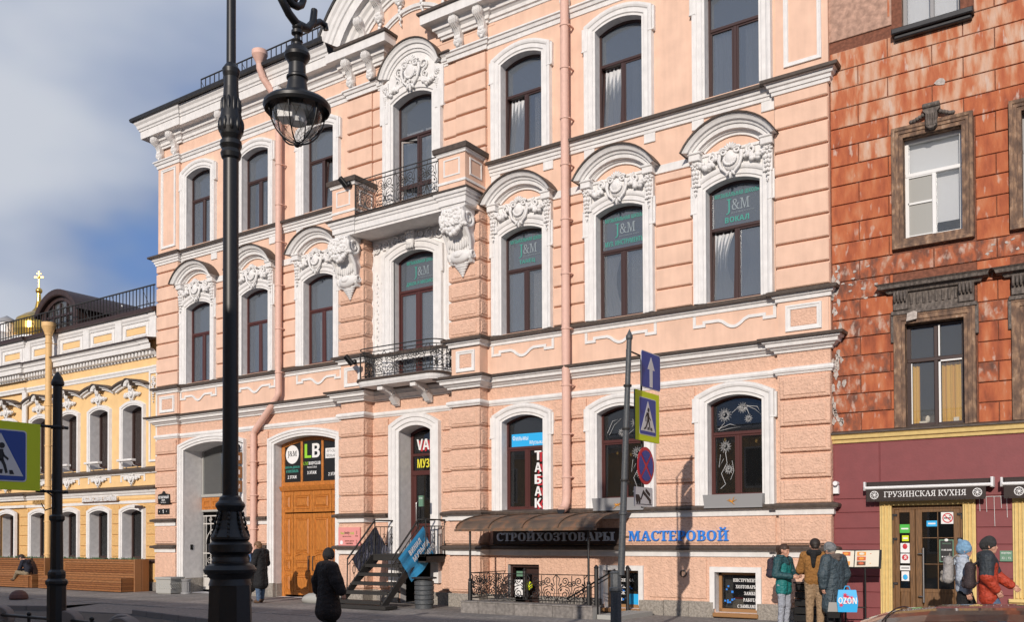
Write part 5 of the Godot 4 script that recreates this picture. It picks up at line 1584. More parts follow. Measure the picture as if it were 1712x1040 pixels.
func yellow_house() -> void:
	house = thing("yellow_house", "two storey yellow stucco house with white window frames and arched roof dormer", "building")
	var h := house
	var cx := [-1.6, -3.74, -5.85, -7.98, -10.35, -12.5]
	var o1 := []; var o2 := []
	for i in range(5, -1, -1):
		o1.append([cx[i] - 0.6, cx[i] + 0.6, 1.15, 2.87, 0.12]); o2.append([cx[i] - 0.59, cx[i] + 0.59, 4.57, 6.72, 0.14])
	var m := MB.new()
	wall(m, -22, -0.02, 0, 3.4, o1)
	part(h, "wall", m, M.yellow_rough)
	m = MB.new()
	wall(m, -22, -0.02, 3.4, 10.2, o2)
	m.quad(V(-22, 0, -12), V(-22, 0, 0), V(-22, 10, 0), V(-22, 10, -12))
	m.box(-22, 10.05, -12, -0.02, 10.15, -0.4)
	part(h, "wall", m, M.yellow)
	for o in o1 + o2: one_reveal(h, o, 0.36)
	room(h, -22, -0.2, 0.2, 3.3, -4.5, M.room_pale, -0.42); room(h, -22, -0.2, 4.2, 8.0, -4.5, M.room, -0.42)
	var full := P2([-22, 0.1, -9.0, 0.1, -9.0, 0, -0.25, 0, -0.25, 0.03, -0.02, 0.03])
	var mm := func(prof: Array, called: String, mt: Material, path := full) -> void:
		var b := MB.new()
		b.sweep(path, P2(prof), true)
		part(h, called, b, mt)
	mm.call([0, 3.2, 0.04, 3.21, 0.05, 3.3, 0, 3.32], "belt_moulding", M.white)
	mm.call([0, 3.5, 0.04, 3.51, 0.06, 3.58, 0.1, 3.6, 0.14, 3.7], "cornice", M.white)
	mm.call([0.14, 3.7, 0.22, 3.71, 0.23, 3.76, 0, 3.86], "sheet_metal_cap", M.sheet_brown)
	mm.call([0, 4.28, 0.06, 4.29, 0.08, 4.34, 0.1, 4.36], "sill_course", M.white)
	mm.call([0.1, 4.36, 0.19, 4.37, 0.2, 4.42, 0, 4.54], "sheet_metal_cap", M.sheet_brown)
	mm.call([0, 8.0, 0.03, 8.01, 0.05, 8.1, 0.08, 8.14, 0.08, 8.2, 0, 8.22], "architrave", M.white)
	mm.call([0, 8.5, 0.05, 8.51, 0.06, 8.56, 0.22, 8.74, 0.36, 8.75, 0.37, 8.92, 0.42, 8.95, 0.44, 9.03, 0.5, 9.08], "cornice", M.white)
	mm.call([0.5, 9.08, 0.55, 9.09, 0.55, 9.13, 0, 9.2], "sheet_metal_cap", M.roof_brown)
	mm.call([0, 9.17, 0.1, 9.18, 0.1, 9.3, 0.06, 9.32, 0.06, 9.86, 0.1, 9.88, 0.12, 9.95, 0.16, 10.0, 0.18, 10.12], "parapet", M.white)
	mm.call([0.18, 10.12, 0.3, 10.13, 0.31, 10.27, 0.2, 10.3, -1.2, 10.55], "roof_edge", M.roof_brown)
	var dn := MB.new(); dn.box(-0.05, 8.57, 0.04, 0.05, 8.72, 0.26, 0.01)
	var dnm := dn.mesh()
	for i in 60: part(h, "dentil", dnm, M.white, V(-0.25 - i * 0.21, 0, 0.0 if i < 42 else 0.1))
	for i in 7:
		var x := -0.2 - i * 2.13
		m = MB.new()
		m.box(x - 0.22, 9.18, 0, x + 0.16, 10.06, 0.16 if i < 5 else 0.24, 0.015)
		part(h, "parapet_pier", m, M.white)
		if i == 6: break
		m = MB.new()
		m.box(x - 1.72, 9.44, 0, x - 0.55, 9.68, 0.085 if i < 4 else 0.185)
		part(h, "parapet_field", m, M.yellow)
		m = MB.new()
		m.sweep(P2([x - 1.75, 9.42, x - 1.75, 9.7, x - 0.52, 9.7, x - 0.52, 9.42]), P2([0, 0.05, 0.0, 0.1, 0.06, 0.11, 0.13, 0.07]), false, true)
		part(h, "panel_moulding", m, M.white, V(0, 0, 0.0 if i < 4 else 0.1))
	# corner strip with a pendant
	m = MB.new()
	m.sweep(P2([-0.6, 4.7, -0.6, 8.0, -0.1, 8.0, -0.1, 4.7]), P2([-0.08, 0.0, -0.08, 0.05, 0, 0.05, 0, 0]), false, true)
	part(h, "corner_strip", m, M.white)
	m = MB.new()
	m.box(-9.15, 4.7, 0.08, -8.85, 8.0, 0.16, 0.02)
	part(h, "corner_strip", m, M.white)
	m = MB.new()
	rng.seed = 3
	rosette(m, V(-0.35, 7.72, 0.03), 0.12)
	m.tube(spiral(V(-0.33, 7.5, 0.05), 0.12, 0.03, 0, 1.3), 0.03, 5)
	drop(m, -0.35, 7.36, 6.9, 0.04, 0.08)
	part(h, "stucco_ornament", m, M.white)
	# bays
	var s2 := MB.new()
	s2.sweep(door_path(-0.59, 0.59, 4.5, 6.72, 0.14), P2([0, 0, 0, 0.06, 0.05, 0.06, 0.06, 0.09, 0.16, 0.1, 0.19, 0.0]))
	var s1 := MB.new()
	s1.sweep(door_path(-0.6, 0.6, 1.1, 2.87, 0.12), P2([0, 0, 0, 0.06, 0.05, 0.06, 0.06, 0.09, 0.16, 0.1, 0.19, 0.0]))
	var brow := MB.new(); var bcap := MB.new()
	for s in [-1, 1]:
		var a := arc(-0.98, 0.98, 7.38, 0.22, 18)
		var half := PackedVector2Array()
		for p in a:
			if p.x * s > 0.2: half.append(p)
		brow.sweep(half, P2([0, 0, 0, 0.1, 0.06, 0.12, 0.08, 0.2, 0.14, 0.22, 0.14, 0]))
		bcap.sweep(half, P2([0.14, 0, 0.14, 0.3, 0.2, 0.3, 0.22, 0.0]))
	brow.loft(arc(-0.12, 0.12, 7.56, 0.11, 10), arc(-0.24, 0.24, 7.54, 0.25, 10), P2([0, 0, 0, 0.24, 0.5, 0.28, 1, 0.28, 1, 0]))
	bcap.loft(arc(-0.24, 0.24, 7.54, 0.25, 10), arc(-0.28, 0.28, 7.54, 0.29, 10), P2([0, 0, 0, 0.34, 1, 0.34, 1, 0]))
	var orn := MB.new()
	rng.seed = 8
	cartouche(orn, V(0, 7.26, 0.02), 0.16, 0.2)
	for s in [-1, 1]:
		garland(orn, V(s * 0.14, 7.3, 0.03), V(s * 0.5, 7.26, 0.03), 0.03, 0.08, 6)
		orn.ball(V(s * 0.05, 7.55, 0.15), V(0.05, 0.16, 0.06), 6, 4)
	var ap := MB.new()
	cartouche(ap, V(0, 4.12, 0.02), 0.16, 0.17)
	for s in [-1, 1]: garland(ap, V(s * 0.1, 4.18, 0.03), V(s * 0.5, 4.16, 0.03), 0.02, 0.07, 7)
	var apl := MB.new()
	apl.sweep(P2([-0.72, 4.02, -0.72, 4.26, -0.55, 4.26, 0.55, 4.26, 0.72, 4.26, 0.72, 4.02]), P2([-0.04, 0, -0.04, 0.03, 0.04, 0.03, 0.04, 0]))
	var fl := MB.new()
	fl.box(-0.52, 4.76, 0.18, 0.42, 4.84, 0.36, 0.01)
	for s in [-0.4, 0.3]: fl.tube([V(s, 4.76, 0.27), V(s, 4.62, 0.2), V(s, 4.56, 0.02)], 0.02, 4)
	var ms := [s1.mesh(), s2.mesh(), brow.mesh(), bcap.mesh(), orn.mesh(), ap.mesh(), apl.mesh(), fl.mesh()]
	var fr := MB.new()
	fr.sweep(door_path(-0.59, 0.59, 4.57, 6.72, 0.14), P2([-0.09, -0.42, -0.09, -0.34, 0, -0.34]), false, false, false)
	fr.box(-0.59, 4.57, -0.42, 0.59, 4.72, -0.34); fr.box(-0.05, 4.7, -0.42, 0.05, 6.8, -0.34, 0.01)
	var f1 := MB.new()
	f1.sweep(door_path(-0.6, 0.6, 1.15, 2.87, 0.12), P2([-0.09, -0.42, -0.09, -0.34, 0, -0.34]), false, false, false)
	f1.box(-0.6, 1.15, -0.42, 0.6, 1.24, -0.34)
	var p2 := MB.new(); p2.box(-0.52, 4.7, -0.38, 0.52, 6.82, -0.375)
	var p1 := MB.new(); p1.box(-0.52, 1.22, -0.38, 0.52, 2.96, -0.375)
	var cu := curtain(0.95, 2.15, 7, 0.03).mesh()
	var fm := [fr.mesh(), f1.mesh(), p2.mesh(), p1.mesh()]
	for i in 6:
		var at := V(cx[i], 0, 0.0 if i < 4 else 0.1)
		part(h, "window_surround", ms[0], M.white, at); part(h, "window_surround", ms[1], M.white, at)
		part(h, "eyebrow_hood", ms[2], M.white, at); part(h, "hood_cap", ms[3], M.sheet_brown, at)
		part(h, "stucco_ornament", ms[4], M.white, at); part(h, "stucco_ornament", ms[5], M.white, at)
		part(h, "apron_moulding", ms[6], M.white, at); part(h, "flower_rail", ms[7], M.white, at)
		var w := node(h, "window", V(cx[i], 0, 0))
		part(w, "frame", fm[0], M.frame_dark); part(w, "pane", fm[2], M.glass_brown)
		part(w, "curtain", cu, M.curtain_brown, V(-0.45, 4.65, -0.6))
		w = node(h, "window", V(cx[i], 0, 0))
		part(w, "frame", fm[1], M.frame_dark); part(w, "pane", fm[3], M.glass_dark)
		if i == 1:
			var b := MB.new()
			b.ball(V(-0.1, 2.25, -0.8), V(0.05, 0.07, 0.05), 6, 4); b.ball(V(0.4, 1.95, -0.9), V(0.04, 0.05, 0.04), 6, 4); b.ball(V(0.42, 1.72, -0.7), V(0.07, 0.07, 0.05), 6, 4)
			part(w, "bulb", b, M.bulb)
		if i in [1, 3]:
			var b := MB.new()
			b.ball(V(0.1, 1.25, -0.6), V(0.4, 0.3, 0.15), 10, 6)
			part(w, "green_cushion", b, M.lime)
		if i == 2:
			text(w, "window_lettering", "BAG", "gb", 0.42, 0.22, V(0.2, 1.95, -0.37), M.letter_white)
			text(w, "window_lettering", "COF", "gb", 0.42, 0.22, V(0.2, 1.7, -0.37), M.letter_white)
			text(w, "window_lettering", "A", "g", 0.3, 0.4, V(0.3, 2.4, -0.37), M.letter_white)
			var b := MB.new()
			b.ball(V(0.15, 1.3, -0.6), V(0.35, 0.25, 0.12), 10, 6)
			part(w, "red_cushion", b, M.letter_red)
	# ground floor blocks, sill line and plinth
	var xs := [[-0.78, -0.05]]
	for i in 4: xs.append([cx[i + 1] + 0.82, cx[i] - 0.82])
	xs.append([cx[5] + 0.82, cx[4] - 0.82])
	for s in xs:
		for j in 5:
			m = MB.new()
			var ys := [1.22, 1.61, 2.04, 2.44, 2.8, 3.18]
			m.box(s[0] + 0.02, ys[j] + 0.02, -0.02, s[1] - 0.02, ys[j + 1] - 0.02, 0.045, 0.015)
			part(h, "rustic_block", m, M.yellow_rough)
	m = MB.new(); m.box(-0.72, 0.4, -0.02, -0.06, 1.0, 0.04, 0.02)
	part(h, "stucco_panel", m, M.yellow_rough)
	mm.call([0, 1.02, 0.1, 1.03, 0.14, 1.08, 0.14, 1.12, 0, 1.16], "sill_course", M.roof_brown, P2([-22, 0, -0.02, 0]))
	for i in 22:
		m = MB.new(); m.box(-0.02 - (i + 1) * 0.8 + 0.004, 0, -0.05, -0.02 - i * 0.8 - 0.004, 0.32, 0.05, 0.012)
		part(h, "plinth_stone", m, M.plinth_dark)
	m = MB.new()
	m.sweep(P2([-1.35, 0.52, -1.35, 0.9, -0.86, 0.9, -0.86, 0.52]), P2([-0.05, 0, -0.05, 0.05, 0, 0.05, 0, 0]), false, true)
	m.box(-1.35, 0.52, -0.03, -0.86, 0.9, 0.012)
	part(h, "white_hatch", m, M.concrete)
	# downpipe
	var p := node(h, "downpipe")
	m = MB.new()
	m.tube([V(-6.5, 10.2, 0.5), V(-6.5, 0.9, 0.5), V(-6.5, 0.3, 0.5)], 0.12, 12)
	m.lathe([[0.14, 10.0], [0.16, 10.08], [0.27, 10.35], [0.27, 10.5], [0.24, 10.5], [0.12, 10.2]], 14, V(-6.5, 0, 0.5))
	part(p, "pipe", m, M.pipe_yellow)
	for y in [1.3, 2.6, 4.0, 5.6, 7.2, 9.7]:
		m = MB.new()
		m.lathe([[0.12, y - 0.03], [0.14, y - 0.02], [0.14, y + 0.02], [0.12, y + 0.03]], 12, V(-6.5, 0, 0.5))
		m.box(-6.52, y - 0.012, 0, -6.48, y + 0.012, 0.4)
		part(p, "clamp", m, M.pipe_yellow)
	# roof, railing and arched dormer
	m = MB.new()
	m.quad(V(-22, 10.5, -1.0), V(-0.02, 10.5, -1.0), V(-0.02, 12.0, -6), V(-22, 12.0, -6))
	part(h, "roof", m, M.roof_brown)
	m = MB.new()
	for i in 82: m.box(-0.1 - i * 0.21, 10.3, 0.19, -0.075 - i * 0.21, 11.08, 0.215)
	m.box(-17.5, 11.06, 0.18, -0.02, 11.1, 0.225); m.box(-17.5, 10.42, 0.185, -0.02, 10.445, 0.22)
	for i in 9: m.tube([V(-0.8 - i * 1.9, 11.06, 0.2), V(-0.35 - i * 1.9, 10.35, 0.2)], 0.013, 4)
	part(h, "roof_railing", m, M.iron)
	var d := node(h, "arched_dormer", V(-7.35, 0, 0))
	m = MB.new()
	m.loft(arc(-1.3, 1.3, 11.25, 0.62, 18), arc(-1.62, 1.62, 11.15, 0.98, 18), P2([0, -0.5, 0, -0.25, 0.2, -0.22, 1, -0.2, 1, -3.6]))
	m.box(-1.35, 10.4, -3.4, -1.2, 11.3, -0.45); m.box(1.2, 10.4, -3.4, 1.35, 11.3, -0.45)
	m.sweep(door_path(-1.02, 1.02, 10.55, 11.15, 0.55, 16), P2([0, -0.5, 0, -0.4, 0.3, -0.4, 0.32, -0.5]))
	part(d, "dormer_hood", m, M.roof_brown)
	m = MB.new()
	for x in [-0.5, 0.0, 0.5]: m.box(x - 0.04, 10.5, -0.55, x + 0.04, 11.62, -0.44)
	m.box(-1.02, 11.05, -0.55, 1.02, 11.14, -0.44); m.box(-1.02, 10.5, -0.55, 1.02, 10.58, -0.44)
	part(d, "frame", m, M.frame_dark)
	m = MB.new()
	var ga := arc(-1.02, 1.02, 11.15, 0.55, 16)
	ga.append(Vector2(1.02, 10.5)); ga.append(Vector2(-1.02, 10.5))
	m.prism(ga, -0.51, -0.5)
	part(d, "pane", m, M.glass_clear)
	m = MB.new(); m.quad(V(-1.2, 10.4, -2.5), V(1.2, 10.4, -2.5), V(1.2, 11.8, -2.5), V(-1.2, 11.8, -2.5))
	part(d, "blind", m, M.blind)
	# coffee shop name
	var sg := thing("coffee_shop_letters", "white coffee shop lettering on a dark rail above the yellow ground floor", "sign")
	m = MB.new()
	m.box(-4.75, 3.3, 0.02, -2.4, 3.34, 0.12)
	part(sg, "rail", m, M.food_dark)
	letters(sg, "BAGGINS COFFEE КОФЕЙНЯ", "gb", -4.72, -2.45, 3.33, 3.5, 0.13, M.letter_white, 0.04)
	sg = thing("coffee_shop_letters", "brown lettering partly behind the yellow downpipe and lamp", "sign")
	letters(sg, "BAGGINS", "gb", -8.3, -7.2, 3.33, 3.5, 0.13, M.letter_gold, 0.05)
	m = MB.new()
	m.bx(Transform3D(Basis(Vector3.UP, -0.7), V(-0.95, 3.06, 0.2)), V(-0.05, -0.05, -0.14), V(0.05, 0.05, 0.14))
	m.tube([V(-0.85, 3.05, 0), V(-0.9, 3.06, 0.15)], 0.02, 5)
	one("wall_camera", m, M.frame_dark, "small dark camera above the right ground floor window of the yellow house", "camera")

func red_house() -> void:
	house = thing("red_house", "weathered red block house with peeling plaster above a burgundy restaurant front", "building", V(23.76, 0, 0))
	var h := node(house, "facade", V(-23.76, 0, 0))
	h.queue_free(); house.remove_child(h)
	h = house
	var X := func(x: float) -> float: return x - 23.76
	var wins := [[25.25, 26.36], [27.42, 28.55], [29.6, 30.7]]
	var oA := []; var oB := []; var oC := []
	for w in wins:
		oA.append([X.call(w[0]), X.call(w[1]), 4.14, 6.27, 0]); oB.append([X.call(w[0]), X.call(w[1]), 8.06, 10.16, 0]); oC.append([X.call(w[0]), X.call(w[1]), 12.5, 14.7, 0])
	var R := 9.0
	var m := MB.new()
	wall(m, 0, R, 3.85, 7.6, oA); wall(m, 0, R, 7.6, 11.5, oB); wall(m, 0, R, 11.5, 18, oC)
	m.quad(V(0.0, 0, -12), V(0.0, 0, 0), V(0.0, 18, 0), V(0.0, 18, -12)); m.quad(V(R, 0, 0), V(R, 0, -12), V(R, 18, -12), V(R, 18, 0))
	m.box(0, 17.9, -12, R, 18, 0.1)
	part(h, "wall", m, M.red_joint)
	m = MB.new()
	for o in oA + oB + oC:
		m = MB.new()
		reveal(m, o, 0.24)
		part(h, "window_reveal", m, M.stone_brown)
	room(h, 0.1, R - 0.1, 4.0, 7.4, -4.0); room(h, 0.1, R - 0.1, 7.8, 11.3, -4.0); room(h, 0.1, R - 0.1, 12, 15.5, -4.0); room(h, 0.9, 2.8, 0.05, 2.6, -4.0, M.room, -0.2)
	# plaster blocks
	var ys := [4.1, 4.51, 4.91, 5.31, 5.72, 6.12, 6.52, 6.93, 7.35, 7.76, 8.18, 8.60, 9.02, 9.44, 9.86, 10.28, 10.69, 11.11, 11.53, 11.95, 12.37, 12.79, 13.2, 13.6, 14.0]
	rng.seed = 44
	var nb := 0
	for j in ys.size() - 1:
		var y0: float = ys[j] + 0.01; var y1: float = ys[j + 1] - 0.01
		var odd := j % 2 == 0
		var cuts: Array = ([23.78, 24.36, 25.82, 26.97, 28.2, 29.4, 30.6, 31.8] if odd else [23.78, 24.96, 26.4, 27.6, 28.8, 30.0, 31.2, 32.4])
		for i in cuts.size() - 1:
			# cut the block where window surrounds stand
			var spans := [[cuts[i], cuts[i + 1]]]
			for w in wins:
				var lo: float = w[0] - 0.22; var hi: float = w[1] + 0.24
				var yl: float = 0; var yh: float = 0
				for q in [[4.0, 7.1], [7.88, 10.4], [12.4, 15.0]]:
					if y1 > q[0] + 0.1 and y0 < q[1] - 0.12: yl = q[0]; yh = q[1]
				if yh == 0: continue
				var nx := []
				for s in spans:
					if s[1] <= lo or s[0] >= hi: nx.append(s)
					else:
						if s[0] < lo - 0.06: nx.append([s[0], lo])
						if s[1] > hi + 0.06: nx.append([hi, s[1]])
				spans = nx
			for s in spans:
				if s[0] > 28.4: continue
				var mt: Material = M.red_deep
				var yc := (y0 + y1) / 2
				if yc > 10.6: mt = M.red_worn
				elif yc > 9.8 and s[0] < 25.0: mt = M.red_worn if rng.randf() < 0.4 else M.red_deep
				elif yc < 7.9 and (s[0] < 24.2 or rng.randf() < 0.25): mt = M.red_dirty
				if yc > 11.6 and s[0] < 24.9: mt = M.pale_patch if yc > 12.3 else M.red_worn
				if yc > 12.5 and s[0] < 24.9: continue
				var b := MB.new()
				var z := rng.randf_range(0.028, 0.042)
				b.box(X.call(s[0]) + 0.008, y0, -0.02, X.call(s[1]) - 0.008, y1, z, 0.01)
				part(h, "plaster_block", b, mt)
				nb += 1
	m = MB.new()
	m.box(0.0, 12.62, -0.02, X.call(25.05), 18, 0.035, 0.01)
	m.box(X.call(26.6), 13.0, -0.02, R, 18, 0.035, 0.01)
	part(h, "plain_plaster", m, M.pale_patch)
	# flakes of old white plaster beside the pink house and on the blocks
	m = MB.new()
	rng.seed = 61
	for i in 60:
		var p := Vector2(0.02 + absf(rng.randfn(0, 0.1)), rng.randf_range(4.3, 7.7)) if i < 40 else Vector2(rng.randf_range(0.1, 1.2), rng.randf_range(6.9, 7.6))
		if i > 52: p = Vector2(rng.randf_range(3.0, 3.6), rng.randf_range(7.3, 7.7))
		if i == 59: p = Vector2(X.call(25.97), 11.14)
		var poly := PackedVector2Array()
		for k in 8: poly.append(p + Vector2.from_angle(TAU * k / 8) * Vector2(0.06 if i < 59 else 0.13, 0.12 if i < 40 else 0.035 if i < 59 else 0.11) * rng.randf_range(0.3, 1.0))
		m.prism(poly, 0.03, 0.046)
	part(h, "bare_plaster_flakes", m, M.flake_white)
	# stone window frames
	for i in 2:
		var xm: float = X.call((wins[i][0] + wins[i][1]) / 2); var hw: float = (wins[i][1] - wins[i][0]) / 2
		m = MB.new()
		m.sweep(PackedVector2Array([Vector2(xm - hw, 8.05), Vector2(xm - hw, 10.16), Vector2(xm + hw, 10.16), Vector2(xm + hw, 8.05)]), P2([0, -0.03, 0, 0.06, 0.07, 0.065, 0.08, 0.09, 0.13, 0.095, 0.15, 0.12, 0.21, 0.13, 0.22, 0.0]), false, true)
		part(h, "window_surround", m, M.stone_brown)
		if i == 0:
			m = MB.new()
			m.prism(P2([-0.15, 0.2, 0.15, 0.2, 0.16, 0.06, 0.11, 0, 0.1, -0.27, 0.04, -0.32, -0.04, -0.32, -0.1, -0.27, -0.11, 0, -0.16, 0.06]), 0.05, 0.2, Transform3D(Basis.IDENTITY, V(xm + 0.02, 10.5, 0)))
			for k in 5: m.tube([V(xm - 0.07 + k * 0.045, 10.24, 0.2), V(xm - 0.07 + k * 0.045, 10.48, 0.21)], 0.018, 5)
			m.tube([V(xm - 0.14, 10.64, 0.2), V(xm + 0.18, 10.64, 0.2)], 0.05, 8)
			for s in [-1, 1]:
				for k in 5: m.ball(V(xm + 0.02 + s * (0.17 + k * 0.055), 10.5 - k * 0.025 + (0.02 if k == 4 else 0.0), 0.12), V(0.05, 0.045, 0.05), 6, 4)
			part(h, "keystone", m, M.stone_grey)
		# lower storey: heavier surround with a cornice on brackets
		m = MB.new()
		m.sweep(PackedVector2Array([Vector2(xm - hw, 4.12), Vector2(xm - hw, 6.27), Vector2(xm + hw, 6.27), Vector2(xm + hw, 4.12)]), P2([0, -0.03, 0, 0.05, 0.06, 0.055, 0.07, 0.08, 0.14, 0.085, 0.16, 0.1, 0.21, 0.1, 0.22, 0.0]))
		part(h, "window_surround", m, M.stone_brown)
		m = MB.new()
		for s in [-1, 1]:
			m.box(minf(xm + s * (hw + 0.18), xm + s * (hw + 0.27)), 5.9, 0, maxf(xm + s * (hw + 0.18), xm + s * (hw + 0.27)), 6.5, 0.09, 0.01)
		m.box(xm - hw - 0.25, 6.46, 0, xm + hw + 0.25, 6.54, 0.13, 0.01)
		m.box(xm - hw - 0.2, 6.54, 0, xm + hw + 0.2, 7.0, 0.06)
		m.sweep(PackedVector2Array([Vector2(xm - hw - 0.26, 0), Vector2(xm - hw - 0.26, 0.06), Vector2(xm + hw + 0.26, 0.06), Vector2(xm + hw + 0.26, 0)]), P2([0, 6.9, 0.06, 6.92, 0.1, 6.98, 0.2, 7.0, 0.22, 7.06, 0.27, 7.1, -0.1, 7.16]), true)
		for k in 8: m.tube([V(xm - 0.42 + k * 0.12, 6.66, 0.062), V(xm - 0.42 + k * 0.12, 6.88, 0.062)], 0.03, 6, 0.036)
		for s in [-1, 1]:
			var bxx: float = xm + s * (hw + 0.06)
			m.box(bxx - 0.14, 6.55, 0.04, bxx + 0.14, 6.95, 0.16, 0.01)
			for k in 4: m.ball(V(bxx - 0.1 + k * 0.067, 6.82, 0.2), V(0.035, 0.13, 0.07), 6, 5)
		part(h, "window_pediment", m, M.stone_grey)
	var fp := MB.new()
	fp.prism(P2([0, 0, 0.2, 0.03, 0.21, 0.17, 0.15, 0.2, 0.02, 0.16]), 0.13, 0.15, Transform3D(Basis.IDENTITY, V(X.call(25.3), 6.3, 0)))
	part(h, "plaster_repair", fp, M.flake_white)
	m = MB.new()
	m.box(X.call(25.08), 12.3, 0, X.call(26.62), 12.42, 0.24, 0.02); m.box(X.call(25.12), 12.22, 0, X.call(26.58), 12.3, 0.16, 0.02)
	part(h, "window_sill", m, M.roof_dark)
	for i in 2:
		for lv in 3:
			var xm: float = X.call((wins[i][0] + wins[i][1]) / 2)
			var hw: float = (wins[i][1] - wins[i][0]) / 2
			var w := node(h, "window", V(xm, 0, 0))
			var yb: float = [4.14, 8.06, 12.5][lv]; var yt: float = [6.27, 10.16, 14.7][lv]; var tr: float = [5.52, 9.42, 13.95][lv]
			m = MB.new()
			var white := lv == 1 and i == 0
			m.sweep(PackedVector2Array([Vector2(-hw, yb), Vector2(-hw, yt), Vector2(hw, yt), Vector2(hw, yb)]), P2([-0.07, -0.28, -0.07, -0.17, 0, -0.17]), false, true)
			m.box(-hw, tr - 0.04, -0.27, hw, tr + 0.04, -0.16, 0.01); m.box(-0.04, yb, -0.27, 0.04, tr, -0.165, 0.01)
			if white:
				m.box(-hw + 0.05, 8.8, -0.25, -0.04, 8.84, -0.17); m.box(-hw, 8.0, -0.2, hw, 8.06, 0.02)
				for yy in [8.12, 9.36]: m.box(-hw + 0.07, yy, -0.24, -0.04, yy + 0.03, -0.17)
			elif lv == 0: m.box(-0.04, tr, -0.27, 0.04, yt, -0.165, 0.01)
			part(w, "frame", m, M.frame_white if white else M.frame_dark if lv == 0 else M.zinc)
			if lv == 0 and i == 0:
				m = MB.new()
				m.box(0.05, yb + 0.06, -0.16, 0.09, tr - 0.04, -0.15); m.box(0.05, tr - 0.07, -0.16, hw - 0.07, tr - 0.04, -0.15); m.box(-hw + 0.08, yb + 0.06, -0.16, -hw + 0.1, tr - 0.06, -0.15); m.box(0.05, tr + 0.05, -0.16, 0.08, yt - 0.06, -0.15)
				part(w, "white_sash_edge", m, M.frame_white)
			m = MB.new()
			m.box(-hw + 0.06, tr + 0.03, -0.22, hw - 0.06, yt - 0.06, -0.215)
			part(w, "pane", m, M.glass_clear if lv > 0 or i == 0 else M.glass_dark)
			for s in [-1, 1]:
				m = MB.new()
				m.box(minf(s * 0.04, s * (hw - 0.07)), yb + 0.06, -0.22, maxf(s * 0.04, s * (hw - 0.07)), tr - 0.04, -0.215)
				part(w, "pane", m, M.glass_clear if lv > 0 or i == 0 else M.glass_dark)
			if lv > 0:
				m = MB.new()
				m.quad(V(-hw, yb + (0.32 if i == 0 and lv == 1 else 0.0), -0.34), V(hw, yb + (0.32 if i == 0 and lv == 1 else 0.0), -0.34), V(hw, yt, -0.34), V(-hw, yt, -0.34))
				part(w, "blind", m, M.blind)
				if white:
					m = MB.new()
					m.quad(V(-hw + 0.06, yb, -0.2), V(-0.03, yb, -0.2), V(-0.03, tr, -0.2), V(-hw + 0.06, tr, -0.2))
					part(w, "fly_screen", m, M.concrete)
			else:
				part(w, "curtain", curtain(0.5, 1.3, 6, 0.03), M.curtain_yellow, V(0.08, 4.2, -0.33))
				part(w, "curtain", curtain(0.14, 1.28, 2, 0.025), M.curtain_yellow, V(-0.48, 4.2, -0.33))
				m = MB.new()
				m.box(-0.35, 4.2, -0.33, -0.2, 4.26, -0.28); m.box(0.3, 4.2, -0.33, 0.4, 4.3, -0.28)
				m.ball(V(-0.2, 4.3, -0.33), V(0.05, 0.08, 0.04), 8, 5)
				part(w, "things_on_sill", m, M.paper)
	# cornice between the storeys
	m = MB.new()
	m.sweep(P2([0.0, 0, R, 0]), P2([0, 3.86, 0.03, 3.87, 0.05, 3.93, 0.1, 3.95, 0.12, 4.02, 0.15, 4.04]), true)
	part(h, "ochre_cornice", m, M.ochre)
	m = MB.new()
	m.sweep(P2([0.0, 0, R, 0]), P2([0.15, 4.04, 0.18, 4.05, 0.18, 4.08, 0, 4.14]), true)
	part(h, "sheet_metal_cap", m, M.sheet_brown)
	# burgundy restaurant front
	m = MB.new()
	wall(m, 0, R, 0, 2.66, [[X.call(24.92), X.call(26.3), 0, 2.5, 0], [X.call(27.45), X.call(28.7), 0.62, 2.5, 0]], 0.0)
	wall(m, 0, R, 2.66, 3.86, [])
	part(h, "burgundy_wall", m, M.burgundy)
	var yb := [0.02, 0.35, 0.68, 1.01, 1.35, 1.69, 2.03, 2.37, 2.66]
	for r in [[23.78, 24.72], [26.54, 27.18], [29.0, 32.6]]:
		for j in 8:
			m = MB.new()
			m.box(X.call(r[0]), yb[j] + 0.008, -0.01, X.call(r[1]), yb[j + 1] - 0.008, 0.022, 0.008)
			part(h, "burgundy_panel", m, M.burgundy)
	for r in [[23.78, 24.72], [24.73, 32.6]]:
		m = MB.new()
		m.box(X.call(r[0]), 2.67, -0.01, X.call(r[1]) - 0.008, 3.84, 0.022, 0.008)
		part(h, "burgundy_panel", m, M.burgundy)
	m = MB.new()
	for x in [X.call(24.72), X.call(26.3), X.call(27.18), X.call(28.7)]:
		m.box(x, 0.0 if x < 4 and x < X.call(27) else 0.62, -0.02, x + 0.23, 2.6, 0.05)
		for k in 3: m.box(x + 0.03 + k * 0.065, 0.02 if x < X.call(27) else 0.64, 0.04, x + 0.075 + k * 0.065, 2.5, 0.085, 0.015)
	m.box(X.call(24.72), 2.5, -0.02, X.call(26.53), 2.66, 0.07, 0.01); m.box(X.call(27.18), 2.5, -0.02, X.call(28.93), 2.66, 0.07, 0.01)
	m.box(X.call(27.1), 0.56, -0.02, X.call(29.0), 0.63, 0.14, 0.015); m.box(X.call(27.1), 0.46, -0.02, X.call(29.0), 0.55, 0.1, 0.015)
	part(h, "ochre_surround", m, M.ochre)
	m = MB.new()
	m.box(X.call(27.42), 0.62, -0.2, X.call(28.7), 2.5, -0.18)
	part(h, "shop_pane", m, M.glass_dark)
	var d := node(h, "restaurant_door", V(X.call(24.92), 0, -0.1))
	m = MB.new()
	m.box(0, 0, -0.06, 0.07, 2.5, 0.04, 0.01); m.box(1.31, 0, -0.06, 1.38, 2.5, 0.04, 0.01); m.box(0, 2.42, -0.06, 1.38, 2.5, 0.04, 0.01)
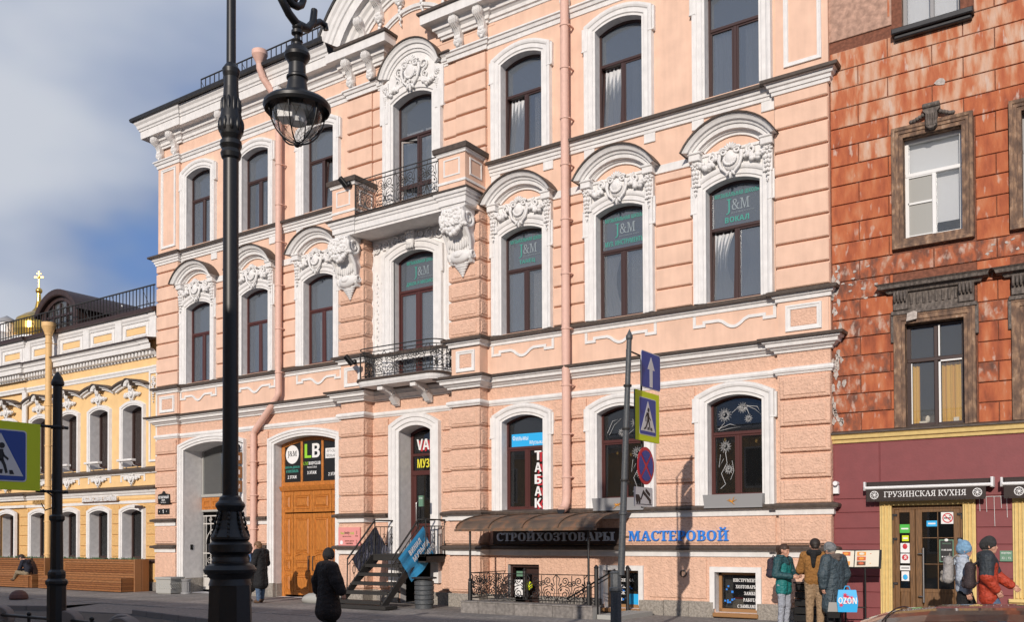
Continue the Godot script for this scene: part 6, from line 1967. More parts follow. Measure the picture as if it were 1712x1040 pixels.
	part(d, "door_frame", m, M.door_oak)
	for q in [[0.07, 0.46, 0.16, 0.36], [0.47, 1.31, 0.6, 1.19]]:
		m = MB.new()
		m.sweep(PackedVector2Array([Vector2(q[2], 0.78), Vector2(q[2], 2.36), Vector2(q[3], 2.36), Vector2(q[3], 0.78)]), P2([0, -0.03, 0, 0.02]), false, true)
		m.box(q[0], 0.02, -0.03, q[2], 2.42, 0.03, 0.006); m.box(q[3], 0.02, -0.03, q[1], 2.42, 0.03, 0.006); m.box(q[2], 2.36, -0.03, q[3], 2.42, 0.03); m.box(q[2], 0.02, -0.03, q[3], 0.78, 0.02, 0.02)
		m.box(q[2], 0.7, -0.03, q[3], 0.78, 0.03, 0.006)
		part(d, "door_leaf", m, M.door_oak)
		m = MB.new()
		m.box(q[2], 0.78, -0.008, q[3], 2.36, 0.0)
		part(d, "pane", m, M.glass_dark)
	m = MB.new()
	m.box(0.885, 0.78, -0.005, 0.9, 2.36, 0.008)
	for y in [1.28, 1.82]: m.box(0.6, y, -0.005, 1.19, y + 0.015, 0.008)
	part(d, "glazing_bars", m, M.door_oak)
	m = MB.new()
	m.tube([V(0.63, 0.5, 0.11), V(0.63, 1.62, 0.11)], 0.022, 8)
	for y in [0.62, 1.5]: m.tube([V(0.52, y, 0.02), V(0.53, y, 0.09), V(0.63, y, 0.11)], 0.018, 6)
	part(d, "handle", m, M.steel)
	m = MB.new()
	for x in [0.02, 1.26]:
		for y in [0.85, 1.78, 2.28]: m.box(x, y, 0.03, x + 0.1, y + 0.05, 0.06, 0.01); m.box(x + (0.0 if x < 1 else 0.07), y - 0.07, 0.03, x + (0.03 if x < 1 else 0.1), y + 0.05, 0.06)
	part(d, "hinge", m, M.roof_dark)
	# stickers on the door
	var st := [[0.26, 2.02, 0.2, 0.18, "green", 0], [0.27, 1.82, 0.13, 0.12, "sign_yellow", 0], [0.26, 1.62, 0.18, 0.2, "letter_white", 1], [0.26, 1.4, 0.18, 0.2, "letter_white", 2], [0.26, 1.2, 0.22, 0.1, "letter_white", 0], [0.26, 1.03, 0.15, 0.2, "letter_white", 3], [0.78, 2.12, 0.2, 0.12, "sign_cyan", 0], [1.08, 2.23, 0.25, 0.24, "letter_white", 4], [1.05, 1.56, 0.27, 0.46, "plaque_green", 5]]
	for s in st:
		m = MB.new()
		m.box(s[0] - s[2] / 2, s[1] - s[3] / 2, 0.001, s[0] + s[2] / 2, s[1] + s[3] / 2, 0.006, 0.002)
		var o := part(d, "sticker", m, M[s[4]])
		var q := MB.new()
		if s[5] == 1: q.ball(V(s[0], s[1] + 0.03, 0.006), V(0.05, 0.06, 0.004), 10, 4); part(d, "sticker_print", q, M.sign_red)
		if s[5] == 2: q.ball(V(s[0], s[1] + 0.02, 0.006), V(0.065, 0.065, 0.003), 12, 4); part(d, "sticker_print", q, M.sign_red); text(d, "sticker_print", "Я", "gb", 0.05, 0.07, V(s[0], s[1] + 0.02, 0.01), M.letter_white)
		if s[5] == 3: q.ball(V(s[0], s[1] - 0.02, 0.006), V(0.05, 0.06, 0.004), 10, 4); part(d, "sticker_print", q, M.sign_cyan)
		if s[5] == 4:
			q.sweep(ring(s[0], s[1], 0.1), P2([-0.02, 0.006, -0.02, 0.009, 0, 0.009]), false, true)
			q.bx(Transform3D(Basis(Vector3.BACK, -0.78), V(s[0], s[1], 0.01)), V(-0.1, -0.009, 0), V(0.1, 0.009, 0.002))
			part(d, "sticker_print", q, M.sign_red)
			q = MB.new(); q.box(s[0] - 0.07, s[1] - 0.014, 0.006, s[0] + 0.06, s[1] + 0.01, 0.008)
			q.tube([V(s[0] + 0.05, s[1] + 0.02, 0.008), V(s[0] + 0.03, s[1] + 0.05, 0.008), V(s[0] + 0.07, s[1] + 0.06, 0.008)], 0.005, 4)
			part(d, "sticker_print", q, M.sign_black)
		if s[5] == 5:
			q.box(s[0] - 0.115, s[1] - 0.21, 0.004, s[0] + 0.115, s[1] + 0.21, 0.008, 0.002)
			part(d, "sticker_print", q, M.sign_black)
			text(d, "sticker_print", "ХИНКАЛИ", "g", 0.16, 0.03, V(s[0], s[1] + 0.15, 0.01), M.plaque_green)
			text(d, "sticker_print", "11:00-23:00", "gb", 0.19, 0.035, V(s[0], s[1] + 0.02, 0.01), M.letter_white)
			q = MB.new()
			q.ball(V(s[0], s[1] + 0.22, 0.008), V(0.04, 0.03, 0.006), 10, 4)
			for k in 4: q.ball(V(s[0] - 0.075 + k * 0.05, s[1] - 0.12, 0.008), V(0.018, 0.014, 0.004), 6, 4)
			part(d, "sticker_print", q, M.letter_white)
		if s[5] == 0: text(d, "sticker_print", "●●●", "g", s[2] * 0.7, 0.03, V(s[0], s[1], 0.007), M.letter_white if s[4] != "letter_white" else M.zinc)
	m = MB.new(); m.box(X.call(26.95), 1.36, 0.02, X.call(27.17), 1.57, 0.04)
	var gp := one("green_wall_plaque", m, M.plaque_green, "small weathered green plaque on the burgundy wall beside the ochre window", "sign", V(23.76, 0, 0.004))
	text(gp, "lettering", "33 | 15", "g", 0.16, 0.06, V(X.call(27.06), 1.42, 0.042), M.letter_white)
	text(gp, "lettering", "квартиры", "g", 0.17, 0.04, V(X.call(27.06), 1.52, 0.042), M.letter_white)
	m = MB.new()
	m.box(0.02, 2.78, 0.03, 0.14, 2.96, 0.13, 0.01); m.lathe([[0, -0.1], [0.045, -0.1], [0.05, 0.08], [0, 0.08]], 10, V(0.1, 3.0, 0.16), Basis(Vector3.RIGHT, PI / 2))
	one("security_camera", m, M.letter_white, "white security camera on the burgundy wall next to the pink house", "camera", V(23.76, 0, 0))
	# awnings
	for i in 2:
		var x0: float = 24.47 if i == 0 else 27.02; var x1: float = 26.85 if i == 0 else 29.3
		var aw := thing("awning", ["black awning with white lettering over the oak restaurant door", "black awning cut by the right edge over the ochre window"][i], "awning", V(x0, 0, 0.03), 0, "black awnings of the restaurant")
		var w := x1 - x0
		m = MB.new()
		m.box(0.02, 2.86, 0.0, w - 0.02, 3.0, 0.2, 0.04)
		part(aw, "cassette", m, M.awning)
		m = MB.new()
		m.box(0.0, 2.84, 0.22, w, 2.9, 0.3, 0.02); m.box(-0.02, 2.82, 0.0, 0.02, 3.0, 0.28, 0.02); m.box(w - 0.02, 2.82, 0.0, w + 0.03, 3.02, 0.28, 0.02)
		part(aw, "front_bar", m, M.letter_white)
		m = MB.new()
		m.box(0.04, 2.61, 0.262, w - 0.1, 2.85, 0.272)
		for k in 24: m.quad(V(0.04 + k * (w - 0.14) / 24, 2.585, 0.267), V(0.04 + (k + 0.9) * (w - 0.14) / 24, 2.585, 0.267), V(0.04 + (k + 0.9) * (w - 0.14) / 24, 2.62, 0.267), V(0.04 + k * (w - 0.14) / 24, 2.62, 0.267))
		part(aw, "valance", m, M.awning)
		m = MB.new()
		for c in ([0.2, 2.13] if i == 0 else [0.3]):
			m.sweep(ring(c, 2.72, 0.085), P2([-0.012, 0.272, -0.012, 0.277, 0, 0.277]), false, true)
			for k in 8: m.tube([V(c, 2.72, 0.275), V(c + cos(k * PI / 4) * 0.05, 2.72 + sin(k * PI / 4) * 0.05, 0.275), V(c + cos(k * PI / 4 + 0.5) * 0.075, 2.72 + sin(k * PI / 4 + 0.5) * 0.075, 0.275)], 0.007, 4)
		part(aw, "round_emblem", m, M.letter_white)
		if i == 0: text(aw, "lettering", "ГРУЗИНСКАЯ КУXНЯ", "s", 1.54, 0.12, V(1.16, 2.73, 0.275), M.letter_white)
	# hanging light strings below the awning
	m = MB.new()
	rng.seed = 77
	m.tube([V(X.call(26.55), 2.64, 0.04), V(X.call(27.1), 2.64, 0.04)], 0.006, 4)
	for x in [26.6, 26.72, 26.86, 26.98, 27.08]: m.tube([V(X.call(x), 2.64, 0.04), V(X.call(x) + 0.01, 2.64 - rng.randf_range(0.2, 0.6), 0.04)], 0.005, 4)
	part(h, "light_string", m, M.letter_white)

func ring(x: float, y: float, r: float, k := 24) -> PackedVector2Array:
	var o := PackedVector2Array()
	for i in k: o.append(Vector2(x, y) + Vector2.from_angle(-TAU * i / k) * r)
	return o

func far_things() -> void:
	# gilded church dome beyond the yellow house
	var c := thing("church", "distant church with a gilded dome and cross above the yellow house's roof", "church", V(-88.7, 0, -44))
	var m := MB.new()
	m.box(-7, 0, -7, 7, 20, 7); m.box(-9, 0, -4, 9, 16, 4)
	part(c, "church_body", m, M.letter_white)
	m = MB.new()
	m.lathe([[3.0, 20], [3.0, 27.6], [3.3, 27.7], [3.3, 28.0]], 16)
	part(c, "drum", m, M.letter_white)
	m = MB.new()
	for i in 8:
		var a := TAU * (i + 0.5) / 8
		m.bx(Transform3D(Basis(Vector3.UP, a), V(sin(a) * 2.98, 0, cos(a) * 2.98)), V(-0.5, 23.5, -0.1), V(0.5, 27.0, 0.06))
	part(c, "drum_window", m, M.glass_brown)
	m = MB.new()
	m.lathe([[2.9, 28.0], [3.05, 29.0], [3.0, 29.8], [2.6, 30.6], [1.7, 31.2], [0.9, 31.6], [0.5, 32.1], [0.3, 33.0], [0.22, 34.2]], 24)
	m.ball(V(0, 34.4, 0), V(0.42, 0.42, 0.42), 12, 8)
	part(c, "gilded_dome", m, M.gold)
	m = MB.new()
	var t := Transform3D(Basis(Vector3.UP, 0.6), Vector3.ZERO)
	m.bx(t, V(-0.07, 34.6, -0.07), V(0.07, 37.0, 0.07)); m.bx(t, V(-0.6, 36.1, -0.06), V(0.6, 36.25, 0.06)); m.bx(t, V(-0.3, 36.6, -0.06), V(0.3, 36.7, 0.06))
	m.ball(V(0, 36.17, 0), V(0.2, 0.2, 0.2), 8, 5)
	part(c, "cross", m, M.gold)
	c = thing("roof_lantern", "small white glazed roof lantern with grey cap far left beyond the railing", "roof lantern", V(-92.2, 0, -41.7))
	m = MB.new(); m.box(-2, 0, -2, 2, 28.6, 2); m.lathe([[1.0, 28.6], [1.0, 30.2]], 8)
	part(c, "tower", m, M.letter_white)
	m = MB.new(); m.lathe([[1.2, 30.2], [0.9, 30.7], [0, 31.2]], 8)
	part(c, "cap", m, M.zinc)
	# the opposite side of the street, behind the viewer
	var o := thing("opposite_terrace", "long low plastered terrace across the street behind the viewer", "building", V(20, 0, 24.6))
	m = MB.new()
	m.box(-70, 0, 0, 60, 7.3, 12)
	part(o, "wall", m, M.plaque_brown if false else M.yellow)
	m = MB.new()
	m.sweep(P2([60, 0, -70, 0]), P2([0, 7.0, 0.1, 7.02, 0.2, 7.2, 0.3, 7.25, 0.3, 7.45, 0, 7.6]), true)
	part(o, "cornice", m, M.white)
	m = MB.new(); m.box(-70, 7.5, 0.2, 60, 7.7, 12)
	part(o, "roof", m, M.roof_dark)
	var wf := MB.new(); wf.box(-0.7, 0, -0.06, 0.7, 2.1, 0.05)
	var wg := MB.new(); wg.box(-0.6, 0.1, -0.09, 0.6, 2.0, -0.05)
	var a1 := wf.mesh(); var a2 := wg.mesh()
	for i in 22:
		for j in 2:
			var w := node(o, "window", V(-34 + i * 3.0, 1.1 + j * 3.3, 0))
			part(w, "frame", a1, M.white); part(w, "pane", a2, M.black_panel)

func street_things() -> void:
	street_lamp()
	signs()
	bollards()
	benches()
	stairs_and_canopy()
	small_things()
	car()

func street_lamp() -> void:
	var l := thing("street_lamp", "tall black cast iron street lamp with a hanging glass lantern", "street lamp", V(22.0, 0, 14.6))
	var m := MB.new()
	m.lathe([[0.27, 0], [0.27, 0.12], [0.235, 0.16], [0.2, 1.4]], 8, Vector3.ZERO, Basis(Vector3.UP, PI / 8), true)
	m.lathe([[0.2, 1.4], [0.185, 1.46], [0.2, 1.48], [0.215, 1.5], [0.24, 1.52], [0.245, 1.55], [0.22, 1.59], [0.17, 1.61], [0.17, 1.63], [0.16, 1.67], [0.165, 1.69], [0.2, 1.72], [0.2, 1.79], [0.165, 1.82], [0.18, 1.84], [0.18, 1.86], [0.145, 1.93], [0.118, 2.02], [0.108, 2.1], [0.125, 2.13], [0.14, 2.16], [0.135, 2.18], [0.108, 2.21], [0.1, 2.24], [0.075, 2.26]], 20)
	part(l, "base", m, M.black_iron)
	m = MB.new()
	for i in 8:
		var a := TAU * i / 8
		for k in 5: m.ball(V(cos(a) * (0.118 + 0.011 * (4 - k)), 1.9 + k * 0.045, -sin(a) * (0.118 + 0.011 * (4 - k))), V(0.013, 0.028, 0.013), 6, 4)
		m.ball(V(cos(a) * 0.165, 1.87, -sin(a) * 0.165), V(0.022, 0.03, 0.018), 6, 4)
	part(l, "base_leaves", m, M.black_iron)
	m = MB.new()
	m.lathe([[0.075, 2.25], [0.074, 5.5], [0.09, 5.52], [0.1, 5.56], [0.085, 5.6], [0.105, 5.64], [0.1, 5.68], [0.08, 5.7], [0.1, 5.74], [0.115, 5.8], [0.105, 5.9], [0.08, 6.05], [0.07, 6.2], [0.068, 6.3], [0.08, 6.34], [0.085, 6.38], [0.06, 6.42], [0.045, 6.44], [0.042, 8.4], [0.06, 8.45], [0.0, 8.7]], 18)
	part(l, "post", m, M.black_iron)
	m = MB.new()
	for i in 10:
		var a := TAU * i / 10
		m.ball(V(cos(a) * 0.1, 5.83, -sin(a) * 0.1), V(0.028, 0.07, 0.028), 6, 5); m.ball(V(cos(a + 0.3) * 0.08, 6.02, -sin(a + 0.3) * 0.08), V(0.02, 0.09, 0.02), 6, 5)
	part(l, "post_leaves", m, M.black_iron)
	# arm towards the street with scrolls; the lantern hangs 0.8 m out
	m = MB.new()
	var p := []
	for i in 15:
		var t := i / 14.0
		p.append(V(0.02 * t, 7.6 + 0.9 * sin(PI * t * 0.62), -1.0 * t))
	m.tube(p, 0.035, 8)
	m.tube([V(0.05, 7.18, -0.8), V(0.08, 7.22, -0.66), V(0.08, 7.34, -0.54), V(0.06, 7.6, -0.5), V(0.04, 8.0, -0.6)], 0.045, 8, 0.035)
	m.tube([V(0.05, 7.18, -0.8), V(0.05, 7.2, -0.94), V(0.05, 7.3, -1.02), V(0.05, 7.45, -1.04)], 0.05, 8, 0.035)
	m.tube([V(0.05, 7.28, -1.02), V(0.05, 7.36, -1.12), V(0.05, 7.36, -1.2), V(0.05, 7.31, -1.21)], 0.035, 8, 0.03)
	m.tube(spiral(V(0.07, 7.47, -0.72), 0.15, 0.02, PI, 1.2, 14, V(0, 0, 1), V(0, 1, 0)), 0.035, 8, 0.06)
	m.ball(V(0.07, 7.43, -0.72), V(0.05, 0.08, 0.07), 8, 6)
	m.ball(V(0.05, 7.16, -0.8), V(0.055, 0.05, 0.055), 10, 6)
	part(l, "scroll_arm", m, M.black_iron)
	m = MB.new()
	var at := V(0.05, 0, -0.8)
	m.lathe([[0.33, 6.27], [0.345, 6.3], [0.345, 6.33], [0.32, 6.36], [0.25, 6.39], [0.2, 6.41], [0.14, 6.43], [0.115, 6.47], [0.1, 6.56], [0.095, 6.6], [0.11, 6.61], [0.11, 6.63], [0.09, 6.65], [0.085, 6.76], [0.1, 6.79], [0.13, 6.83], [0.135, 6.86], [0.11, 6.92], [0.07, 6.95], [0.05, 6.96], [0.05, 6.98], [0.06, 7.0], [0.035, 7.02], [0.03, 7.06], [0.06, 7.08], [0.06, 7.11], [0.03, 7.14], [0, 7.16]], 22, at)
	m.lathe([[0.0, 6.33], [0.3, 6.33], [0.33, 6.27]], 22, at)
	part(l, "lantern_hood", m, M.black_iron)
	m = MB.new()
	for i in 6:
		var a := TAU * i / 6
		var q := []
		for k in 9:
			var t := k / 8.0 * PI / 2
			q.append(at + V(cos(a) * 0.29 * cos(t * 0.98), 6.3 - 0.37 * sin(t), -sin(a) * 0.29 * cos(t * 0.98)))
		m.tube(q, 0.009, 4)
	m.ball(at + V(0, 5.925, 0), V(0.035, 0.03, 0.035), 8, 5)
	part(l, "lantern_cage", m, M.black_iron)
	m = MB.new()
	for i in 12:
		for s in [-1, 1]:
			var q := []
			for k in 8:
				var t := k / 7.0 * PI / 2 * 0.95
				var a: float = TAU * i / 12 + s * t * 0.6
				q.append(at + V(cos(a) * 0.268 * cos(t), 6.3 - 0.345 * sin(t), -sin(a) * 0.268 * cos(t)))
			m.tube(q, 0.0022, 3)
	part(l, "lantern_mesh", m, M.iron)
	m = MB.new()
	var gp := []
	for k in 11:
		var t := (1.0 - k / 10.0) * PI / 2
		gp.append([0.262 * cos(t), 6.3 - 0.34 * sin(t)])
	m.lathe(gp, 24, at)
	part(l, "lantern_glass", m, M.glass_clear)
	m = MB.new()
	m.lathe([[0.09, 6.14], [0.1, 6.17], [0.07, 6.3]], 14, at); m.lathe([[0.0, 6.145], [0.09, 6.15]], 14, at)
	m.bx(Transform3D(Basis(Vector3.UP, 0.6), at), V(-0.17, 6.16, -0.05), V(-0.02, 6.28, 0.14))
	part(l, "reflector", m, M.letter_white)

func plate(m: MB, pts: PackedVector2Array, z0: float, z1: float) -> void: m.prism(pts, z0, z1)

func rrect(x0: float, y0: float, x1: float, y1: float, r: float) -> PackedVector2Array:
	var o := PackedVector2Array()
	for q in [[x1 - r, y1 - r, 0.0], [x0 + r, y1 - r, PI / 2], [x0 + r, y0 + r, PI], [x1 - r, y0 + r, PI * 1.5]]:
		for i in 5: o.append(Vector2(q[0], q[1]) + Vector2.from_angle(q[2] + PI / 2 * i / 4) * r)
	return o

func walker(s: float) -> MB:
	# the walking figure and stripes of a pedestrian crossing sign, in a unit triangle centred on (0, 0)
	var m := MB.new()
	var t := Transform3D.IDENTITY
	var c := PackedVector2Array()
	for i in 12: c.append(Vector2(0.02, 0.3) * s + Vector2.from_angle(TAU * i / 12) * 0.065 * s)
	m.prism(c, 0, 0.004)
	for q in [[-0.07, 0.22, 0.05, 0.22, 0.06, -0.02, -0.06, -0.02], [-0.06, 0.22, -0.1, 0.21, -0.19, 0.08, -0.18, -0.06, -0.14, -0.06, -0.14, 0.07, -0.05, 0.16], [0.04, 0.2, 0.08, 0.1, 0.17, 0.02, 0.15, -0.02, 0.04, 0.07], [-0.06, 0.0, 0.0, -0.02, -0.06, -0.16, -0.17, -0.3, -0.22, -0.27, -0.13, -0.14], [-0.02, 0.0, 0.06, 0.0, 0.11, -0.12, 0.15, -0.29, 0.1, -0.31, 0.05, -0.14], [-0.06, -0.31, 0.03, -0.31, 0.04, -0.22, -0.04, -0.22], [0.19, -0.32, 0.29, -0.32, 0.25, -0.23, 0.18, -0.23], [-0.3, -0.31, -0.23, -0.31, -0.2, -0.24, -0.24, -0.24]]:
		var p := PackedVector2Array()
		for i in range(0, q.size(), 2): p.append(Vector2(q[i], q[i + 1]) * s)
		m.prism(p, 0, 0.004)
	return m

func crossing_plate(parent: Node, w: float, h: float, at: Vector3, b: Basis) -> void:
	var m := MB.new()
	m.box(-w / 2, -h / 2, -0.03, w / 2, h / 2, -0.005)
	part(parent, "sign_back", m, M.grey_steel, at, b)
	m = MB.new(); m.box(-w / 2, -h / 2, -0.004, w / 2, h / 2, 0.004)
	part(parent, "yellow_border", m, M.sign_yellow, at, b)
	var k := minf(w, h) * 0.38
	m = MB.new(); m.prism(rrect(-k, -k, k, k, 0.04), 0.004, 0.008)
	part(parent, "white_rim", m, M.sign_white, at, b)
	m = MB.new(); m.prism(rrect(-k + 0.015, -k + 0.015, k - 0.015, k - 0.015, 0.03), 0.008, 0.011)
	part(parent, "blue_field", m, M.sign_blue, at, b)
	m = MB.new(); m.prism(P2([-k * 0.86, -k * 0.78, k * 0.86, -k * 0.78, 0, k * 0.84]), 0.011, 0.014)
	part(parent, "white_triangle", m, M.sign_white, at, b)
	part(parent, "walking_figure", walker(k * 1.75), M.sign_black, at + b * V(0, -k * 0.16, 0.014), b)

func signs() -> void:
	# right: a post with four plates that face along the street
	var s := thing("sign_post", "grey sign post with arrow, crossing, no stopping and tow plates", "sign post", V(21.62, 0, 6.0))
	var m := MB.new()
	m.lathe([[0.1, 0], [0.1, 0.9], [0.12, 0.92], [0.12, 0.97], [0.1, 0.99], [0.1, 1.22], [0.115, 1.24], [0.07, 1.27]], 8, Vector3.ZERO, Basis.IDENTITY, true)
	part(s, "base", m, M.grey_steel)
	m = MB.new()
	m.lathe([[0.062, 1.2], [0.058, 2.25], [0.075, 2.26], [0.075, 2.3], [0.058, 2.31], [0.045, 5.3], [0.06, 5.33], [0.06, 5.38], [0.045, 5.4], [0.0, 5.5]], 12)
	var post := part(s, "post", m, M.grey_steel)
	post.rotation.z = -0.045; post.position.x = 0.05
	m = MB.new()
	for y in [2.85, 3.75, 4.5]:
		m.lathe([[0.07, y - 0.02], [0.075, y], [0.07, y + 0.02]], 10, V(0.12 - 0.045 * y + 0.26, 0, 0) * 0 + V(0.05 + 0.045 * y, 0, 0))
		m.tube([V(0.05 + 0.045 * y, y, 0), V(0.03, y, -0.45)], 0.018, 5)
	m.tube([V(0.0, 2.8, -0.48), V(0.0, 5.25, -0.48)], 0.02, 6)
	m.tube([V(0.0, 2.4, -1.05), V(0.0, 5.2, -1.05)], 0.018, 6); m.tube([V(0.0, 5.24, -0.48), V(0.0, 5.22, -1.05)], 0.016, 5)
	part(s, "carrying_frame", m, M.iron)
	var b := Basis(Vector3.UP, PI / 2)
	crossing_plate(s, 1.0, 0.92, V(0.05, 4.1, -1.2), b)
	m = MB.new(); m.prism(rrect(-0.41, -0.345, 0.41, 0.345, 0.06), -0.01, 0.0)
	part(s, "arrow_plate_rim", m, M.sign_white, V(0.05, 4.98, -1.36), b)
	m = MB.new(); m.prism(rrect(-0.395, -0.33, 0.395, 0.33, 0.05), 0.0, 0.003)
	part(s, "arrow_plate_field", m, M.sign_blue, V(0.05, 4.98, -1.36), b)
	m = MB.new(); m.prism(P2([-0.06, -0.31, 0.06, -0.31, 0.06, 0.02, 0.15, 0.02, 0, 0.26, -0.15, 0.02, -0.06, 0.02]), 0.003, 0.006)
	part(s, "white_arrow", m, M.sign_white, V(0.05, 4.98, -1.36), b)
	m = MB.new(); m.lathe([[0.0, -0.01], [0.35, -0.01], [0.35, 0.0], [0, 0]], 28, Vector3.ZERO, Basis(Vector3.RIGHT, PI / 2))
	part(s, "no_stopping_plate", m, M.sign_red, V(0.06, 3.18, -1.1), b)
	m = MB.new()
	for q in 4:
		var a := PI / 2 * q
		var w := PackedVector2Array([Vector2.from_angle(a) * 0.05])
		for i in 9: w.append(Vector2.from_angle(a - 0.7 + 1.4 * i / 8) * 0.285)
		m.prism(w, 0.0, 0.004)
	part(s, "blue_sectors", m, M.sign_blue, V(0.065, 3.18, -1.1), b)
	m = MB.new(); m.prism(rrect(-0.38, -0.18, 0.38, 0.18, 0.03), -0.01, 0.0)
	part(s, "tow_plate", m, M.sign_white, V(0.05, 2.6, -1.02), b)
	m = MB.new()
	m.box(-0.33, -0.14, 0, 0.33, -0.13, 0.004)
	m.prism(P2([-0.32, -0.08, -0.14, -0.08, -0.14, -0.02, -0.2, 0.04, -0.32, 0.04]), 0, 0.004); m.prism(P2([-0.14, -0.05, -0.1, -0.05, 0.02, 0.12, -0.02, 0.13]), 0, 0.004)
	m.bx(Transform3D(Basis(Vector3.BACK, -0.5), V(0.16, 0.02, 0)), V(-0.18, -0.05, 0), V(0.16, 0.01, 0.004)); m.bx(Transform3D(Basis(Vector3.BACK, -0.5), V(0.18, 0.07, 0)), V(-0.12, -0.02, 0), V(0.08, 0.04, 0.004))
	for q in [[-0.27, -0.09], [-0.18, -0.09], [0.03, 0.06], [0.26, -0.09]]: m.lathe([[0, 0], [0.035, 0], [0.035, 0.005], [0, 0.005]], 10, V(q[0], q[1], 0), Basis(Vector3.RIGHT, PI / 2))
	part(s, "tow_truck_drawing", m, M.sign_black, V(0.05, 2.6, -1.02), b)
	# left: a black post with one crossing sign that reaches past the frame
	s = thing("sign_post", "black post with a yellow bordered pedestrian crossing sign at the left edge", "sign post", V(18.28, 0, 14.2))
	m = MB.new()
	m.lathe([[0.13, 0], [0.13, 0.1], [0.115, 0.15], [0.11, 1.28], [0.13, 1.31], [0.13, 1.34], [0.1, 1.37], [0.105, 1.42], [0.1, 1.45], [0.075, 1.48], [0.068, 2.06], [0.09, 2.09], [0.09, 2.13], [0.068, 2.15]], 10, Vector3.ZERO, Basis.IDENTITY, true)
	m.lathe([[0.062, 2.14], [0.054, 3.72], [0.075, 3.74], [0.075, 3.77], [0.055, 3.83], [0.012, 3.9], [0, 3.9]], 14)
	part(s, "post", m, M.black_iron)
	m = MB.new()
	for y in [2.43, 3.22]:
		m.lathe([[0.075, y - 0.02], [0.08, y], [0.075, y + 0.02]], 10)
		m.tube([V(0, y, 0), V(0, y, 0.26)], 0.018, 5)
		m.tube([V(0.02, y, -0.12), V(0.02, y, 0.0)], 0.02, 5)
	m.tube([V(0.03, 2.45, 0.2), V(0.06, 2.38, 0.1), V(0.05, 2.24, 0.06), V(0.02, 2.2, 0.16), V(0.04, 2.28, 0.22)], 0.009, 4)
	part(s, "clamps", m, M.black_iron)
	crossing_plate(s, 0.94, 0.8, V(0.03, 2.83, 0.7), b)

func bollards() -> void:
	var m := MB.new()
	m.bx(Transform3D.IDENTITY, V(-0.11, 0, -0.16), V(0.11, 0.8, 0.16), 0.015)
	var r := MB.new()
	r.lathe([[0.0, -0.11], [0.16, -0.11], [0.17, -0.095], [0.17, 0.095], [0.16, 0.11], [0, 0.11]], 20, V(0, 0.81, 0), Basis(Vector3.RIGHT, PI / 2))
	r.lathe([[0.0, 0.0], [0.02, 0.0], [0.03, 0.008]], 8, V(0, 0.81, 0.115), Basis(Vector3.RIGHT, PI / 2))
	var spots := [[16.72, 0.1], [18.34, 0.0], [19.47, 0.35], [19.82, -0.2]]
	var lab := ["granite bollard with a round head at the left end of the pipe rail", "granite bollard with a round head behind the black crossing sign post", "left of two granite bollards that stand close together", "right of two granite bollards that stand close together"]
	for i in 4:
		var b := thing("granite_bollard", lab[i], "bollard", V(spots[i][0], 0, 14.1 + (0.2 if i == 3 else 0.0)), 0.6 + spots[i][1], "granite bollards along the near kerb")
		part(b, "shaft", m, M.granite); part(b, "round_head", r, M.granite)
	m = MB.new()
	m.tube([V(15.0, 0.86, 14.1), V(16.7, 0.86, 14.1), V(18.4, 0.86, 14.1), V(19.5, 0.84, 14.1)], 0.022, 8)
	for x in [15.9, 17.5, 18.9]: m.tube([V(x, 0, 14.1), V(x, 0.9, 14.1)], 0.02, 8)
	for x in [15.9, 17.5, 18.9]: m.ball(V(x, 0.9, 14.1), V(0.03, 0.03, 0.03), 8, 5)
	one("pipe_rail", m, M.black_iron, "low black pipe rail running between granite bollards", "railing", V(0, 0, 0.02))

